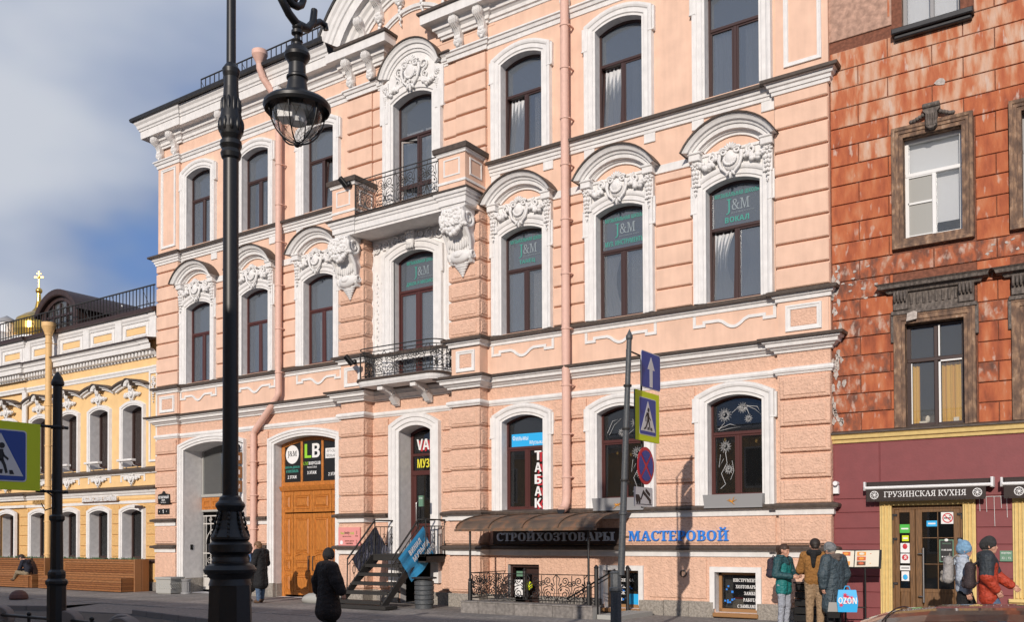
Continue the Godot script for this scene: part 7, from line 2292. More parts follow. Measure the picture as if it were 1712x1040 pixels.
func benches() -> void:
	rng.seed = 90
	var wood := ["slat_wood", "slat_wood", "slat_wood_pale", "slat_wood_dark"]
	for u in 2:
		var x0: float = [-11.5, -5.72][u]; var x1: float = [-6.15, -0.28][u]
		var b := thing("slatted_bench", ["long timber slat bench and planter that the seated man rests on", "long empty timber slat bench and planter left of the grey planter box"][u], "bench", V(x0, 0, 0.18), 0, "timber benches before the yellow house")
		var w := x1 - x0
		for j in 8: # back and planter wall
			var m := MB.new()
			m.box(0.0, 0.5 + j * 0.082, 0.56, w - 0.06, 0.5 + j * 0.082 + 0.07, 0.6, 0.006)
			part(b, "back_slat", m, M[wood[rng.randi() % 4]])
		for j in 6:
			var m := MB.new()
			m.box(0.0, 0.02 + j * 0.078, 1.08, w - (0.3 if u == 0 else 0.06), 0.02 + j * 0.078 + 0.068, 1.12, 0.006)
			part(b, "front_slat", m, M[wood[rng.randi() % 4]])
			m = MB.new()
			m.box(w - 0.1, 0.02 + j * 0.078, 0.56, w - 0.06, 0.02 + j * 0.078 + 0.068, 1.1, 0.0)
			part(b, "end_slat", m, M[wood[rng.randi() % 4]])
		for j in 5:
			var m := MB.new()
			m.box(0.0, 0.47, 0.605 + j * 0.104, w - 0.06, 0.505, 0.605 + j * 0.104 + 0.094)
			part(b, "seat_slat", m, M[wood[rng.randi() % 4]])
		for j in 2:
			var m := MB.new()
			m.box(w - 0.055, 0.0, 0.05 + j * 0.3, w, 1.16, 0.33 + j * 0.3, 0.008)
			part(b, "end_board", m, M.slat_wood_pale if j else M.slat_wood)
		var m := MB.new()
		m.box(0, 0, 0.02, w - 0.06, 1.1, 0.05); m.box(0, 1.0, 0.05, w - 0.06, 1.05, 0.56); m.box(0, 0.02, 0.6, w - 0.12, 0.46, 1.07)
		part(b, "carcass", m, M.slat_wood_dark)
		m = MB.new()
		for i in int(w * 90):
			var p := V(rng.randf_range(0.05, w - 0.1), 1.05, rng.randf_range(0.12, 0.54))
			var d := V(rng.randf_range(-0.1, 0.1), rng.randf_range(0.06, 0.16), rng.randf_range(-0.06, 0.08))
			var s := V(rng.randf_range(0.01, 0.03), 0.01, rng.randf_range(-0.02, 0.02))
			m.tri(p, p + s, p + d); m.tri(p + d * 0.6, p + d * 0.6 + s * 1.6, p + d * 1.2)
		var gr := part(b, "planting", m, M.leaf)
		gr.set_meta("kind", "stuff")

func stairs_and_canopy() -> void:
	var s := thing("metal_stairs", "black open metal stairs with railings up to the music shop door", "stairs", V(11.2, 0, 0))
	var m := MB.new()
	m.box(0.0, 1.37, 0.06, 1.95, 1.43, 0.95, 0.005); m.box(0.0, 1.22, 0.06, 1.95, 1.37, 0.1); m.box(0.0, 1.24, 0.9, 1.95, 1.37, 0.95)
	part(s, "landing", m, M.iron)
	for i in 5:
		m = MB.new()
		var y := 1.15 - i * 0.235; var z := 1.0 + i * 0.27
		m.box(0.05, y - 0.03, z, 1.6, y, z + 0.29); m.box(0.05, y - 0.09, z + 0.26, 1.6, y - 0.03, z + 0.29)
		part(s, "tread", m, M.iron)
	m = MB.new()
	m.box(0.0, 0.02, 2.15, 2.0, 0.1, 2.62)
	part(s, "bottom_step", m, M.iron)
	for x in [0.0, 1.6]:
		m = MB.new()
		m.prism(P2([-0.9, 1.4, -0.9, 1.2, -2.2, 0.02, -2.45, 0.02, -1.02, 1.4]), x, x + 0.05, Transform3D(Basis(V(0, 0, -1), V(0, 1, 0), V(1, 0, 0)), Vector3.ZERO))
		part(s, "stringer", m, M.iron)
	for x in [0.02, 1.63]:
		m = MB.new()
		m.tube([V(x, 2.38, 0.08), V(x, 2.38, 0.86), V(x, 1.3, 1.96)], 0.026, 6)
		m.tube([V(x, 2.2, 0.08), V(x, 2.2, 0.84), V(x, 1.15, 1.92)], 0.014, 5)
		m.tube([V(x, 1.3, 1.95), V(x, 0.2, 1.98)], 0.018, 5); m.tube([V(x, 2.38, 0.85), V(x, 1.4, 0.88)], 0.018, 5); m.tube([V(x, 2.38, 0.08), V(x, 1.4, 0.08)], 0.018, 5)
		for i in 12:
			var z := 0.15 + i * 0.155
			var top: float = 2.2 if z < 0.84 else 2.2 - (z - 0.84) * 0.97
			var bot: float = 1.43 if z < 0.9 else 1.4 - (z - 0.9) * 0.93
			m.tube([V(x, bot, z), V(x, top, z)], 0.011, 4)
			if i % 2 == 0:
				var c := (bot + top) / 2
				for q in [-1, 1]:
					m.tube([V(x, c - 0.14, z), V(x, c - 0.06, z + q * 0.05), V(x, c, z + q * 0.065), V(x, c + 0.06, z + q * 0.05), V(x, c + 0.14, z)], 0.011, 4)
					m.tube([V(x, c + 0.16, z), V(x, c + 0.18, z + q * 0.05), V(x, c + 0.15, z + q * 0.06)], 0.01, 4)
		part(s, "railing", m, M.iron)
	m = MB.new()
	for z in [0.08, 0.9]: m.tube([V(1.93, 1.43, z), V(1.93, 2.38, z)], 0.018, 5)
	m.tube([V(1.63, 2.38, 0.08), V(1.93, 2.38, 0.08), V(1.93, 2.38, 0.9), V(1.63, 2.38, 0.86)], 0.022, 6)
	m.tube([V(1.93, 2.2, 0.08), V(1.93, 2.2, 0.9)], 0.014, 5)
	for i in 4: m.tube([V(1.93, 1.43, 0.2 + i * 0.16), V(1.93, 2.2, 0.2 + i * 0.16)], 0.011, 4)
	m.box(1.7, 1.2, 0.06, 1.95, 1.43, 0.95)
	part(s, "side_railing", m, M.iron)
	# banners tied to the railings (planes across the facade)
	var z0 := V(0, 0, 0)
	var b1 := [V(12.87, 2.2, 0.7), V(12.87, 1.36, 0.21), V(12.87, 0.67, 1.18), V(12.87, 1.33, 1.74)]
	var b2 := [V(11.18, 2.2, 0.78), V(11.18, 1.57, 0.25), V(11.18, 0.71, 1.33), V(11.18, 1.27, 1.73)]
	for k in 2:
		var b: Array = [b1, b2][k]
		m = MB.new()
		var n := 10
		for i in n:
			for j in n:
				var q := []
				for w in [[i, j], [i + 1, j], [i + 1, j + 1], [i, j + 1]]:
					var u: float = float(w[0]) / n; var v: float = float(w[1]) / n
					var p: Vector3 = (b[3].lerp(b[0], u)).lerp(b[2].lerp(b[1], u), v)
					p.x += 0.035 * sin(u * 9.0 + v * 4.0) * v * (1.0 - u * 0.3) + 0.012 * sin(v * 14.0)
					q.append(p)
				m.quad(q[0], q[1], q[2], q[3])
		var o := one("banner", m, M.blue_banner if k == 0 else M.banner_back, ["blue cloth banner with white words tied to the right stair railing", "grey back of a cloth banner tied to the left stair railing"][k], "banner")
		if k == 0:
			var ux: Vector3 = (b[0] - b[3]).normalized(); var zz := Vector3.RIGHT
			var uy := zz.cross(ux).normalized()
			var bb := Basis(ux, uy, zz)
			var ws := [["ВИНИЛ", 0.62, 0.18], ["МУЗЫКА", 0.86, 0.43], ["КИНО", 0.55, 0.66]]
			for i in 3:
				var ln: float = (b[0] - b[3]).length()
				var at: Vector3 = b[3] + ux * ([0.5, 0.6, 0.8][i] * ln) - uy * (0.17 + i * 0.24) + V(0.055, 0, 0)
				text(o, "lettering", ws[i][0], "gb", ws[i][1] * 0.95, 0.15, at, M.letter_white, bb, 0.006)
	# canopy over the basement entrance
	var c := thing("entrance_canopy", "rusty curved metal canopy on black posts with a scrollwork railing", "canopy", V(15.3, 0, 0))
	for i in 4:
		m = MB.new()
		var xa := -0.35 + i * 1.0; var xb := xa + 1.0
		for j in 8:
			var p := []
			for w in [[xa, j], [xb, j], [xb, j + 1], [xa, j + 1]]:
				var t: float = w[1] / 8.0
				p.append(V(w[0], 2.08 + 0.4 * cos(t * PI / 2 * 0.98) , 0.06 + 1.86 * sin(t * PI / 2 * 0.98) ))
			m.quad(p[3], p[2], p[1], p[0])
		part(c, "roof_sheet", m, M.rust)
	m = MB.new()
	for i in 5:
		var p := []
		for j in 9:
			var t := j / 8.0 * PI / 2 * 0.98
			p.append(V(-0.35 + i * 1.0, 2.095 + 0.4 * cos(t), 0.06 + 1.87 * sin(t)))
		m.tube(p, 0.018, 5)
	m.box(-0.37, 2.03, 1.88, 3.67, 2.09, 1.96); m.box(-0.3, 1.86, 0.02, 3.6, 1.9, 0.06)
	part(c, "ribs", m, M.rust)
	m = MB.new()
	for x in [0.02, 3.42]:
		m = MB.new()
		m.lathe([[0.055, 0.3], [0.055, 0.75], [0.045, 0.78], [0.05, 0.82], [0.028, 0.86], [0.028, 2.07]], 8, V(x, 0, 1.82), Basis.IDENTITY, true)
		part(c, "post", m, M.black_iron)
	for q in [[0.62, 1.0, 0.25], [3.62, 1.1, 0.25], [3.62, 1.15, 1.82]]:
		m = MB.new()
		m.lathe([[0.05, 0.0 if q[0] > 3 else 0.25], [0.05, q[1]], [0.06, q[1] + 0.02], [0.03, q[1] + 0.07], [0, q[1] + 0.09]], 8, V(q[0], 0, q[2]), Basis.IDENTITY, true)
		part(c, "post", m, M.black_iron)
	m = MB.new()
	m.box(0.02, 0.98, 1.805, 3.42, 1.0, 1.835); m.box(0.02, 0.36, 1.81, 3.42, 0.38, 1.83)
	for i in 4:
		var q := MB.new(); scroll_panel(q, 0.82, 0.6, 0.012)
		m.join(q, Transform3D(Basis.IDENTITY, V(0.45 + i * 0.84, 0.38, 1.82)))
	for x in [0.88, 1.72, 2.56, 3.3]: m.tube([V(x, 0.36, 1.82), V(x, 1.0, 1.82)], 0.011, 4)
	part(c, "front_railing", m, M.black_iron)
	m = MB.new()
	for i in 2:
		var q := MB.new(); scroll_panel(q, 0.74, 0.6, 0.012)
		m.join(q, Transform3D(Basis(Vector3.UP, PI / 2), V(0.02, 0.38, 1.42 - i * 0.76)))
	m.box(0.0, 0.98, 0.25, 0.03, 1.0, 1.82); m.box(0.0, 0.36, 0.25, 0.03, 0.38, 1.82)
	m.tube([V(2.3, 0.36, 0.9), V(3.62, 1.1, 0.9)], 0.022, 6); m.tube([V(2.3, 0.28, 0.9), V(3.62, 1.0, 0.9)], 0.014, 5)
	for i in 5: m.tube([V(2.5 + i * 0.24, 0.1, 0.9), V(2.5 + i * 0.24, 0.46 + i * 0.135, 0.9)], 0.011, 4)
	m.box(3.42, 0.98, 1.81, 3.62, 1.0, 1.83); m.box(3.42, 0.4, 1.81, 3.62, 0.42, 1.83)
	part(c, "side_railing", m, M.black_iron)
	# tiled platform round the entrance
	var p := thing("entrance_platform", "low grey tiled platform wall under the canopy railing", "platform", V(15.2, 0, 0))
	m = MB.new()
	m.box(0, -0.02, 1.7, 3.75, 0.27, 2.04); m.box(0, -0.02, 0.05, 0.3, 0.27, 1.7); m.box(3.78, -0.02, 0.3, 4.4, 0.1, 1.9)
	part(p, "platform_core", m, M.concrete)
	for i in 7:
		m = MB.new()
		m.box(i * 0.536 + 0.004, 0.0, 2.03, (i + 1) * 0.536 - 0.004, 0.265, 2.06, 0.004)
		part(p, "facing_tile", m, M["slab%d" % (i % 3)])
		m = MB.new()
		m.box(i * 0.536 + 0.003, 0.27, 1.66, (i + 1) * 0.536 - 0.003, 0.3, 2.08)
		part(p, "coping_tile", m, M["slab%d" % ((i + 1) % 3)])

func small_things() -> void:
	# planter box, stone urn, rock, hemispheres, litter bin, menu stand, hatch
	var p := thing("planter_box", "square grey concrete planter box with diagonal relief at the pink corner", "planter", V(1.62, 0, 0.72), 0.12)
	var m := MB.new()
	m.box(-0.38, 0.03, -0.3, 0.32, 0.56, 0.26); m.box(-0.42, 0.5, -0.33, 0.36, 0.57, 0.3, 0.012); m.box(-0.34, 0.0, -0.28, 0.28, 0.04, 0.22)
	part(p, "box", m, M.concrete)
	m = MB.new()
	for i in 6:
		m.bx(Transform3D(Basis(Vector3.BACK, 0.8), V(-0.28 + i * 0.11, 0.27, 0.26)), V(-0.02, -0.13, 0), V(0.02, 0.13, 0.012), 0.006)
		m.bx(Transform3D(Basis(Vector3.UP, PI / 2) * Basis(Vector3.BACK, 0.8), V(0.32, 0.27, -0.25 + i * 0.09)), V(-0.02, -0.13, 0), V(0.02, 0.13, 0.012), 0.006)
	part(p, "relief", m, M.concrete)
	m = MB.new(); m.box(-0.33, 0.5, -0.26, 0.28, 0.53, 0.22)
	part(p, "soil", m, M.food_dark)
	m = MB.new(); m.lathe([[0.18, 0], [0.18, 0.06], [0.13, 0.08], [0.13, 0.42], [0.16, 0.46], [0.17, 0.5], [0.1, 0.5], [0.08, 0.3]], 16)
	for i in 16: m.tube([V(cos(TAU * i / 16) * 0.135, 0.09, sin(TAU * i / 16) * 0.135), V(cos(TAU * i / 16) * 0.135, 0.42, sin(TAU * i / 16) * 0.135)], 0.014, 4)
	one("stone_urn", m, M.zinc, "small fluted grey urn beside the square planter box", "urn", V(2.28, 0, 0.55))
	m = MB.new()
	rng.seed = 14
	var f := FastNoiseLite.new(); f.seed = 3; f.frequency = 1.4
	m.ball(V(0, 0.12, 0), V(0.55, 0.2, 0.28), 18, 10)
	for i in m.v.size():
		m.v[i] *= 1.0 + 0.25 * f.get_noise_3dv(m.v[i] * 2.0)
	one("boulder", m, M.plaque_green if false else M.concrete, "pale greenish boulder on the pavement before the timber portal", "boulder", V(9.5, 0, 1.35), 0.3)
	for i in 2:
		m = MB.new()
		m.lathe([[0.26, 0], [0.28, 0.05], [0.26, 0.14], [0.19, 0.23], [0.1, 0.28], [0, 0.29]], 20)
		one("stone_hemisphere", m, M.granite_red, ["reddish granite half ball on the pavement at the left kerb", "reddish granite half ball far along the kerb"][i], "bollard", V([0.1, -4.2][i], 0, [5.1, 5.1][i]), 0, "granite half balls along the kerb")
	m = MB.new()
	m.lathe([[0.0, 0.0], [0.24, 0.0], [0.24, 0.1], [0.25, 0.11]], 20)
	for i in 5: m.lathe([[0.245, 0.11 + i * 0.125], [0.26, 0.13 + i * 0.125], [0.26, 0.215 + i * 0.125], [0.245, 0.23 + i * 0.125]], 20)
	m.lathe([[0.22, 0.73], [0.22, 0.78]], 20)
	var b := thing("litter_bin", "round dark grey banded litter bin at the foot of the metal stairs", "bin", V(13.5, 0, 1.42))
	part(b, "body", m, M.grey_steel)
	m = MB.new(); m.lathe([[0.0, 0.79], [0.33, 0.79], [0.34, 0.81], [0.32, 0.83], [0, 0.84]], 20)
	part(b, "lid", m, M.iron)
	# menu stand
	var s := thing("menu_stand", "black menu stand with an open illustrated menu before the burgundy wall", "menu stand", V(24.42, 0, 0.95), 0.12)
	m = MB.new()
	m.tube([V(-0.18, 0, 0), V(-0.18, 1.25, 0)], 0.02, 6); m.tube([V(0.2, 0, 0), V(0.2, 1.25, 0)], 0.02, 6); m.tube([V(-0.18, 0.42, 0), V(0.2, 0.42, 0)], 0.014, 5); m.box(-0.25, 0, -0.18, 0.27, 0.03, 0.18)
	part(s, "stand", m, M.black_iron)
	var tb := Basis(Vector3.RIGHT, -0.5)
	m = MB.new()
	m.bx(Transform3D(tb, V(0, 1.22, 0.02)), V(-0.55, 0.0, -0.03), V(0.5, 0.42, 0.0))
	part(s, "board", m, M.black_iron)
	for k in 2:
		m = MB.new()
		m.bx(Transform3D(tb * Basis(Vector3.UP, -0.06 if k else 0.06), V(-0.02 if k == 0 else 0.0, 1.22, 0.03)), V(-0.48 if k == 0 else 0.0, 0.02, 0.0), V(0.0 if k == 0 else 0.46, 0.39, 0.008))
		part(s, "menu_page", m, M.paper)
	rng.seed = 23
	for k in 12:
		var px: float = [-0.4, -0.26, 0.04, 0.25][k % 4]; var py := 0.06 + (k / 4) * 0.11
		if k in [8, 5]: continue
		m = MB.new()
		m.bx(Transform3D(tb, V(0, 1.22, 0.05)), V(px, py, 0.0), V(px + 0.17, py + 0.09, 0.004))
		part(s, "food_photo", m, [M.food_red, M.food_orange, M.food_dark][k % 3])
		m = MB.new(); m.ball(V(0, 0, 0), V(0.06, 0.032, 0.004), 8, 4)
		part(s, "food_photo", m, [M.food_orange, M.paper, M.food_red][k % 3], V(0, 1.22, 0.05) + tb * V(px + 0.085, py + 0.045, 0.006), tb)
	# black slatted hatch by the corner
	s = thing("slatted_hatch", "low black slatted wooden hatch behind the three people", "hatch", V(23.0, 0, 0.06))
	for i in 5:
		m = MB.new()
		m.box(0, 0.02 + i * 0.165, 0.0, 0.7, 0.165 + i * 0.165, 0.34 - i * 0.03, 0.01)
		part(s, "slat", m, M.black_panel)
	m = MB.new(); m.box(-0.02, 0.84, 0, 0.72, 0.88, 0.3)
	part(s, "cover", m, M.awning)

func car() -> void:
	# a parked saloon on the near side; the photograph shows its roof
	var paint := mat("car_paint", 0.085, 0.062, 0.055, 0.3, 0.4)
	paint.clearcoat_enabled = true; paint.clearcoat = 1.0; paint.clearcoat_roughness = 0.05
	tri_map(paint, ntex(0.02, 0.75, 1.0, 0, 5, 512, 20.0, 66), V(2, 2, 2))
	var c := thing("parked_car", "dusty dark brown parked saloon car with only its roof in view", "car", V(28.78, -0.07, 13.0))
	var prof := [[-2.3, 0.55, 0.3, 0.7], [-2.2, 0.72, 0.25, 0.82], [-1.5, 0.86, 0.2, 0.88], [-0.95, 0.95, 0.2, 0.9], [0.6, 0.95, 0.2, 0.9], [1.6, 0.98, 0.2, 0.89], [2.15, 0.92, 0.25, 0.84], [2.3, 0.6, 0.35, 0.7]]
	var m := MB.new()
	loft_car(m, prof)
	part(c, "body", m, paint)
	m = MB.new()
	var roof := [[-1.42, 1.18, 0.42], [-1.3, 1.29, 0.54], [-1.1, 1.36, 0.575], [-0.8, 1.4, 0.59], [-0.3, 1.425, 0.6], [0.3, 1.425, 0.6], [0.8, 1.4, 0.58], [1.1, 1.34, 0.55], [1.3, 1.27, 0.5]]
	for i in roof.size() - 1:
		var a: Array = roof[i]; var b: Array = roof[i + 1]
		var k := 10
		for j in k:
			var p := []
			for w in [[a, j], [b, j], [b, j + 1], [a, j + 1]]:
				var t: float = float(w[1]) / k * 2.0 - 1.0
				p.append(V(w[0][0], w[0][1] - 0.045 * t * t - 0.03 * pow(absf(t), 6), -t * w[0][2]))
			m.quad(p[0], p[1], p[2], p[3])
	part(c, "roof", m, paint)
	for x in [-1.08, -0.08, 0.0]:
		m = MB.new()
		var p := []
		for j in 11:
			var t := j / 5.0 - 1.0
			p.append(V(x, 1.425 - (0.05 if x < -1 else 0.0) - 0.075 * t * t * 0.8 + 0.0, -t * 0.56))
		m.tube(p, 0.006, 4)
		part(c, "roof_seam", m, M.black_panel)
	m = MB.new()
	for s in [-1, 1]:
		m.quad(V(-1.35, 0.95, s * 0.8), V(1.35, 0.95, s * 0.8), V(1.05, 1.31, s * 0.56), V(-1.1, 1.31, s * 0.575))
	m.quad(V(-1.42, 1.18, 0.42), V(-1.42, 1.18, -0.42), V(-1.6, 0.9, -0.72), V(-1.6, 0.9, 0.72)); m.quad(V(1.3, 1.25, -0.45), V(1.3, 1.25, 0.45), V(1.75, 0.97, 0.7), V(1.75, 0.97, -0.7))
	part(c, "window", m, M.glass_dark)
	m = MB.new()
	m.ball(V(0.98, 1.4, 0), V(0.09, 0.05, 0.02), 8, 5)
	part(c, "aerial", m, paint)
	for x in [-1.4, 1.4]:
		for s in [-1, 1]:
			m = MB.new()
			m.lathe([[0.2, -0.1], [0.31, -0.1], [0.33, -0.07], [0.33, 0.07], [0.31, 0.1], [0.2, 0.1]], 20, V(x, 0.33, s * 0.78), Basis(Vector3.RIGHT, PI / 2))
			var w := part(c, "wheel", m, M.black_panel)
			m = MB.new()
			m.lathe([[0.0, -0.08], [0.2, -0.09], [0.2, 0.09], [0, 0.08]], 14, V(x, 0.33, s * 0.78), Basis(Vector3.RIGHT, PI / 2))
			part(w, "rim", m, M.steel)

func loft_car(m: MB, prof: Array) -> void:
	for i in prof.size() - 1:
		var a: Array = prof[i]; var b: Array = prof[i + 1]
		var sec := func(q: Array) -> Array:
			var o := []
			for s in [[1, 0.0, 0.85], [1, 0.35, 1.0], [1, 0.75, 0.98], [1, 1.0, 0.86], [-1, 1.0, 0.86], [-1, 0.75, 0.98], [-1, 0.35, 1.0], [-1, 0.0, 0.85]]:
				o.append(V(q[0], lerpf(q[2], q[1], s[1]), s[0] * s[2] * q[3]))
			return o
		var p: Array = sec.call(a); var r: Array = sec.call(b)
		for j in 8:
			var k := (j + 1) % 8
			m.quad(p[j], r[j], r[k], p[k])
	for e in [0, prof.size() - 1]:
		var q: Array = prof[e]
		m.quad(V(q[0], q[2], -q[3] * 0.8), V(q[0], q[2], q[3] * 0.8), V(q[0], q[1], q[3] * 0.8), V(q[0], q[1], -q[3] * 0.8))

func sdf(bones: Array, cell: float, k: float, smooth_n := true) -> MB:
	# meshes the smooth union of tapered capsules [a, b, ra, rb] with surface nets
	var lo := V(1e9, 1e9, 1e9); var hi := -lo
	for b in bones:
		var r: float = maxf(b[2], b[3]) + k + cell * 2.0
		for p in [b[0], b[1]]:
			lo = lo.min(p - V(r, r, r)); hi = hi.max(p + V(r, r, r))
	var nx := int((hi.x - lo.x) / cell) + 2; var ny := int((hi.y - lo.y) / cell) + 2; var nz := int((hi.z - lo.z) / cell) + 2
	var F := PackedFloat32Array(); F.resize(nx * ny * nz); F.fill(1.0)
	for b in bones:
		var a: Vector3 = b[0]; var e: Vector3 = b[1]
		var ra: float = b[2]; var rb: float = b[3]
		var R := maxf(ra, rb) + k + cell * 1.5
		var l := ((a.min(e) - V(R, R, R) - lo) / cell).max(Vector3.ZERO); var h := ((a.max(e) + V(R, R, R) - lo) / cell)
		var ba := e - a; var bb := maxf(ba.length_squared(), 1e-8)
		for z in range(int(l.z), mini(int(h.z) + 1, nz)):
			for y in range(int(l.y), mini(int(h.y) + 1, ny)):
				var ix := (z * ny + y) * nx
				for x in range(int(l.x), mini(int(h.x) + 1, nx)):
					var pa := lo + V(x, y, z) * cell - a
					var t := clampf(pa.dot(ba) / bb, 0.0, 1.0)
					var d := (pa - ba * t).length() - lerpf(ra, rb, t)
					var f := F[ix + x]
					var g := clampf(0.5 + 0.5 * (f - d) / k, 0.0, 1.0)
					F[ix + x] = lerpf(f, d, g) - k * g * (1.0 - g)
	var id := {}
	var vs := PackedVector3Array(); var ns := PackedVector3Array()
	var sx := 1; var sy := nx; var sz := nx * ny
	var off := [0, sx, sy, sx + sy, sz, sx + sz, sy + sz, sx + sy + sz]
	var edges := [[0, 1], [2, 3], [4, 5], [6, 7], [0, 2], [1, 3], [4, 6], [5, 7], [0, 4], [1, 5], [2, 6], [3, 7]]
	for z in nz - 1:
		for y in ny - 1:
			var row := (z * ny + y) * nx
			for x in nx - 1:
				var i := row + x
				var c0 := F[i] < 0.0
				if c0 == (F[i + 1] < 0.0) and c0 == (F[i + sy] < 0.0) and c0 == (F[i + sz] < 0.0) and c0 == (F[i + off[3]] < 0.0) and c0 == (F[i + off[5]] < 0.0) and c0 == (F[i + off[6]] < 0.0) and c0 == (F[i + off[7]] < 0.0): continue
				var s := Vector3.ZERO; var n := 0
				for ed in edges:
					var fa := F[i + off[ed[0]]]; var fb := F[i + off[ed[1]]]
					if (fa < 0.0) != (fb < 0.0):
						var t := fa / (fa - fb)
						var pa := V(ed[0] & 1, (ed[0] >> 1) & 1, ed[0] >> 2); var pb := V(ed[1] & 1, (ed[1] >> 1) & 1, ed[1] >> 2)
						s += pa.lerp(pb, t); n += 1
				id[i] = vs.size()
				vs.append(lo + (V(x, y, z) + s / n) * cell)
				var gr := V(F[i + 1] - F[i] + F[i + off[3]] - F[i + sy], F[i + sy] - F[i] + F[i + off[3]] - F[i + 1], F[i + sz] - F[i] + F[i + off[5]] - F[i + 1])
				ns.append(gr.normalized())
	var m := MB.new()
	for i in id:
		for ax in 3:
			var st: int = [sx, sy, sz][ax]; var u: int = [sy, sz, sx][ax]; var w: int = [sz, sx, sy][ax]
			var fa := F[i]; var fb := F[i + st]
			if (fa < 0.0) == (fb < 0.0): continue
			if not (id.has(i - u) and id.has(i - w) and id.has(i - u - w)): continue
			var q := [id[i], id[i - u], id[i - u - w], id[i - w]]
			if fa >= 0.0: q.reverse()
			# inside first: the outward side faces along +axis
			m.tri3(vs[q[0]], vs[q[1]], vs[q[2]], ns[q[0]], ns[q[1]], ns[q[2]])
			m.tri3(vs[q[0]], vs[q[2]], vs[q[3]], ns[q[0]], ns[q[2]], ns[q[3]])
	return m

var head_mb: MB
var hand_mb: MB

func cap(a: Vector3, b: Vector3, ra: float, rb: float) -> Array: return [a, b, ra, rb]

func build_head() -> void:
	var b := [cap(V(0, 0.03, -0.02), V(0, 0.035, 0.01), 0.092, 0.088), cap(V(0, -0.02, 0.03), V(0, -0.075, 0.05), 0.066, 0.046), cap(V(-0.035, -0.03, 0.05), V(0.035, -0.03, 0.05), 0.035, 0.035), cap(V(0, -0.098, 0.066), V(0, -0.1, 0.066), 0.022, 0.022),
		cap(V(0, 0.01, 0.093), V(0, -0.028, 0.112), 0.010, 0.014), cap(V(-0.04, 0.032, 0.082), V(0.04, 0.032, 0.082), 0.012, 0.012), cap(V(0, -0.06, 0.09), V(0, -0.062, 0.09), 0.016, 0.016), cap(V(0, -0.06, -0.02), V(0, -0.22, -0.035), 0.056, 0.058)]
	for s in [-1, 1]: b.append(cap(V(s * 0.088, 0.02, -0.01), V(s * 0.092, -0.03, 0.0), 0.014, 0.01))
	var m := sdf(b, 0.0085, 0.02)
	head_mb = m
	var h := [cap(V(0, 0, 0), V(0, -0.07, 0), 0.016, 0.02), cap(V(0, -0.02, 0.02), V(0, -0.085, 0.026), 0.014, 0.014), cap(V(0, -0.02, -0.02), V(0, -0.08, -0.024), 0.014, 0.013)]
	for i in 4:
		var z: float = 0.03 - i * 0.02
		var l: float = [0.062, 0.072, 0.066, 0.05][i]
		h.append(cap(V(0, -0.085, z), V(-0.01, -0.085 - l * 0.5, z * 1.1), 0.0095, 0.009)); h.append(cap(V(-0.01, -0.085 - l * 0.5, z * 1.1), V(-0.032, -0.085 - l * 0.92, z * 1.1), 0.009, 0.0075))
	h.append(cap(V(0, -0.02, 0.022), V(-0.02, -0.05, 0.05), 0.013, 0.0105)); h.append(cap(V(-0.02, -0.05, 0.05), V(-0.034, -0.085, 0.05), 0.0105, 0.008))
	hand_mb = sdf(h, 0.0065, 0.008)

func fabric(called: String, r: float, g: float, b: float, rough := 0.85) -> StandardMaterial3D:
	if M.has(called): return M[called]
	var m := mat(called, r, g, b, rough)
	tri_map(m, ntex(0.02, 0.78, 1.0, 0, 4, 256, 0.0, 70), V(3, 3, 3), ntex(0.012, 0, 1, 0, 3, 256, 30.0, 71), 2.2, false)
	return m

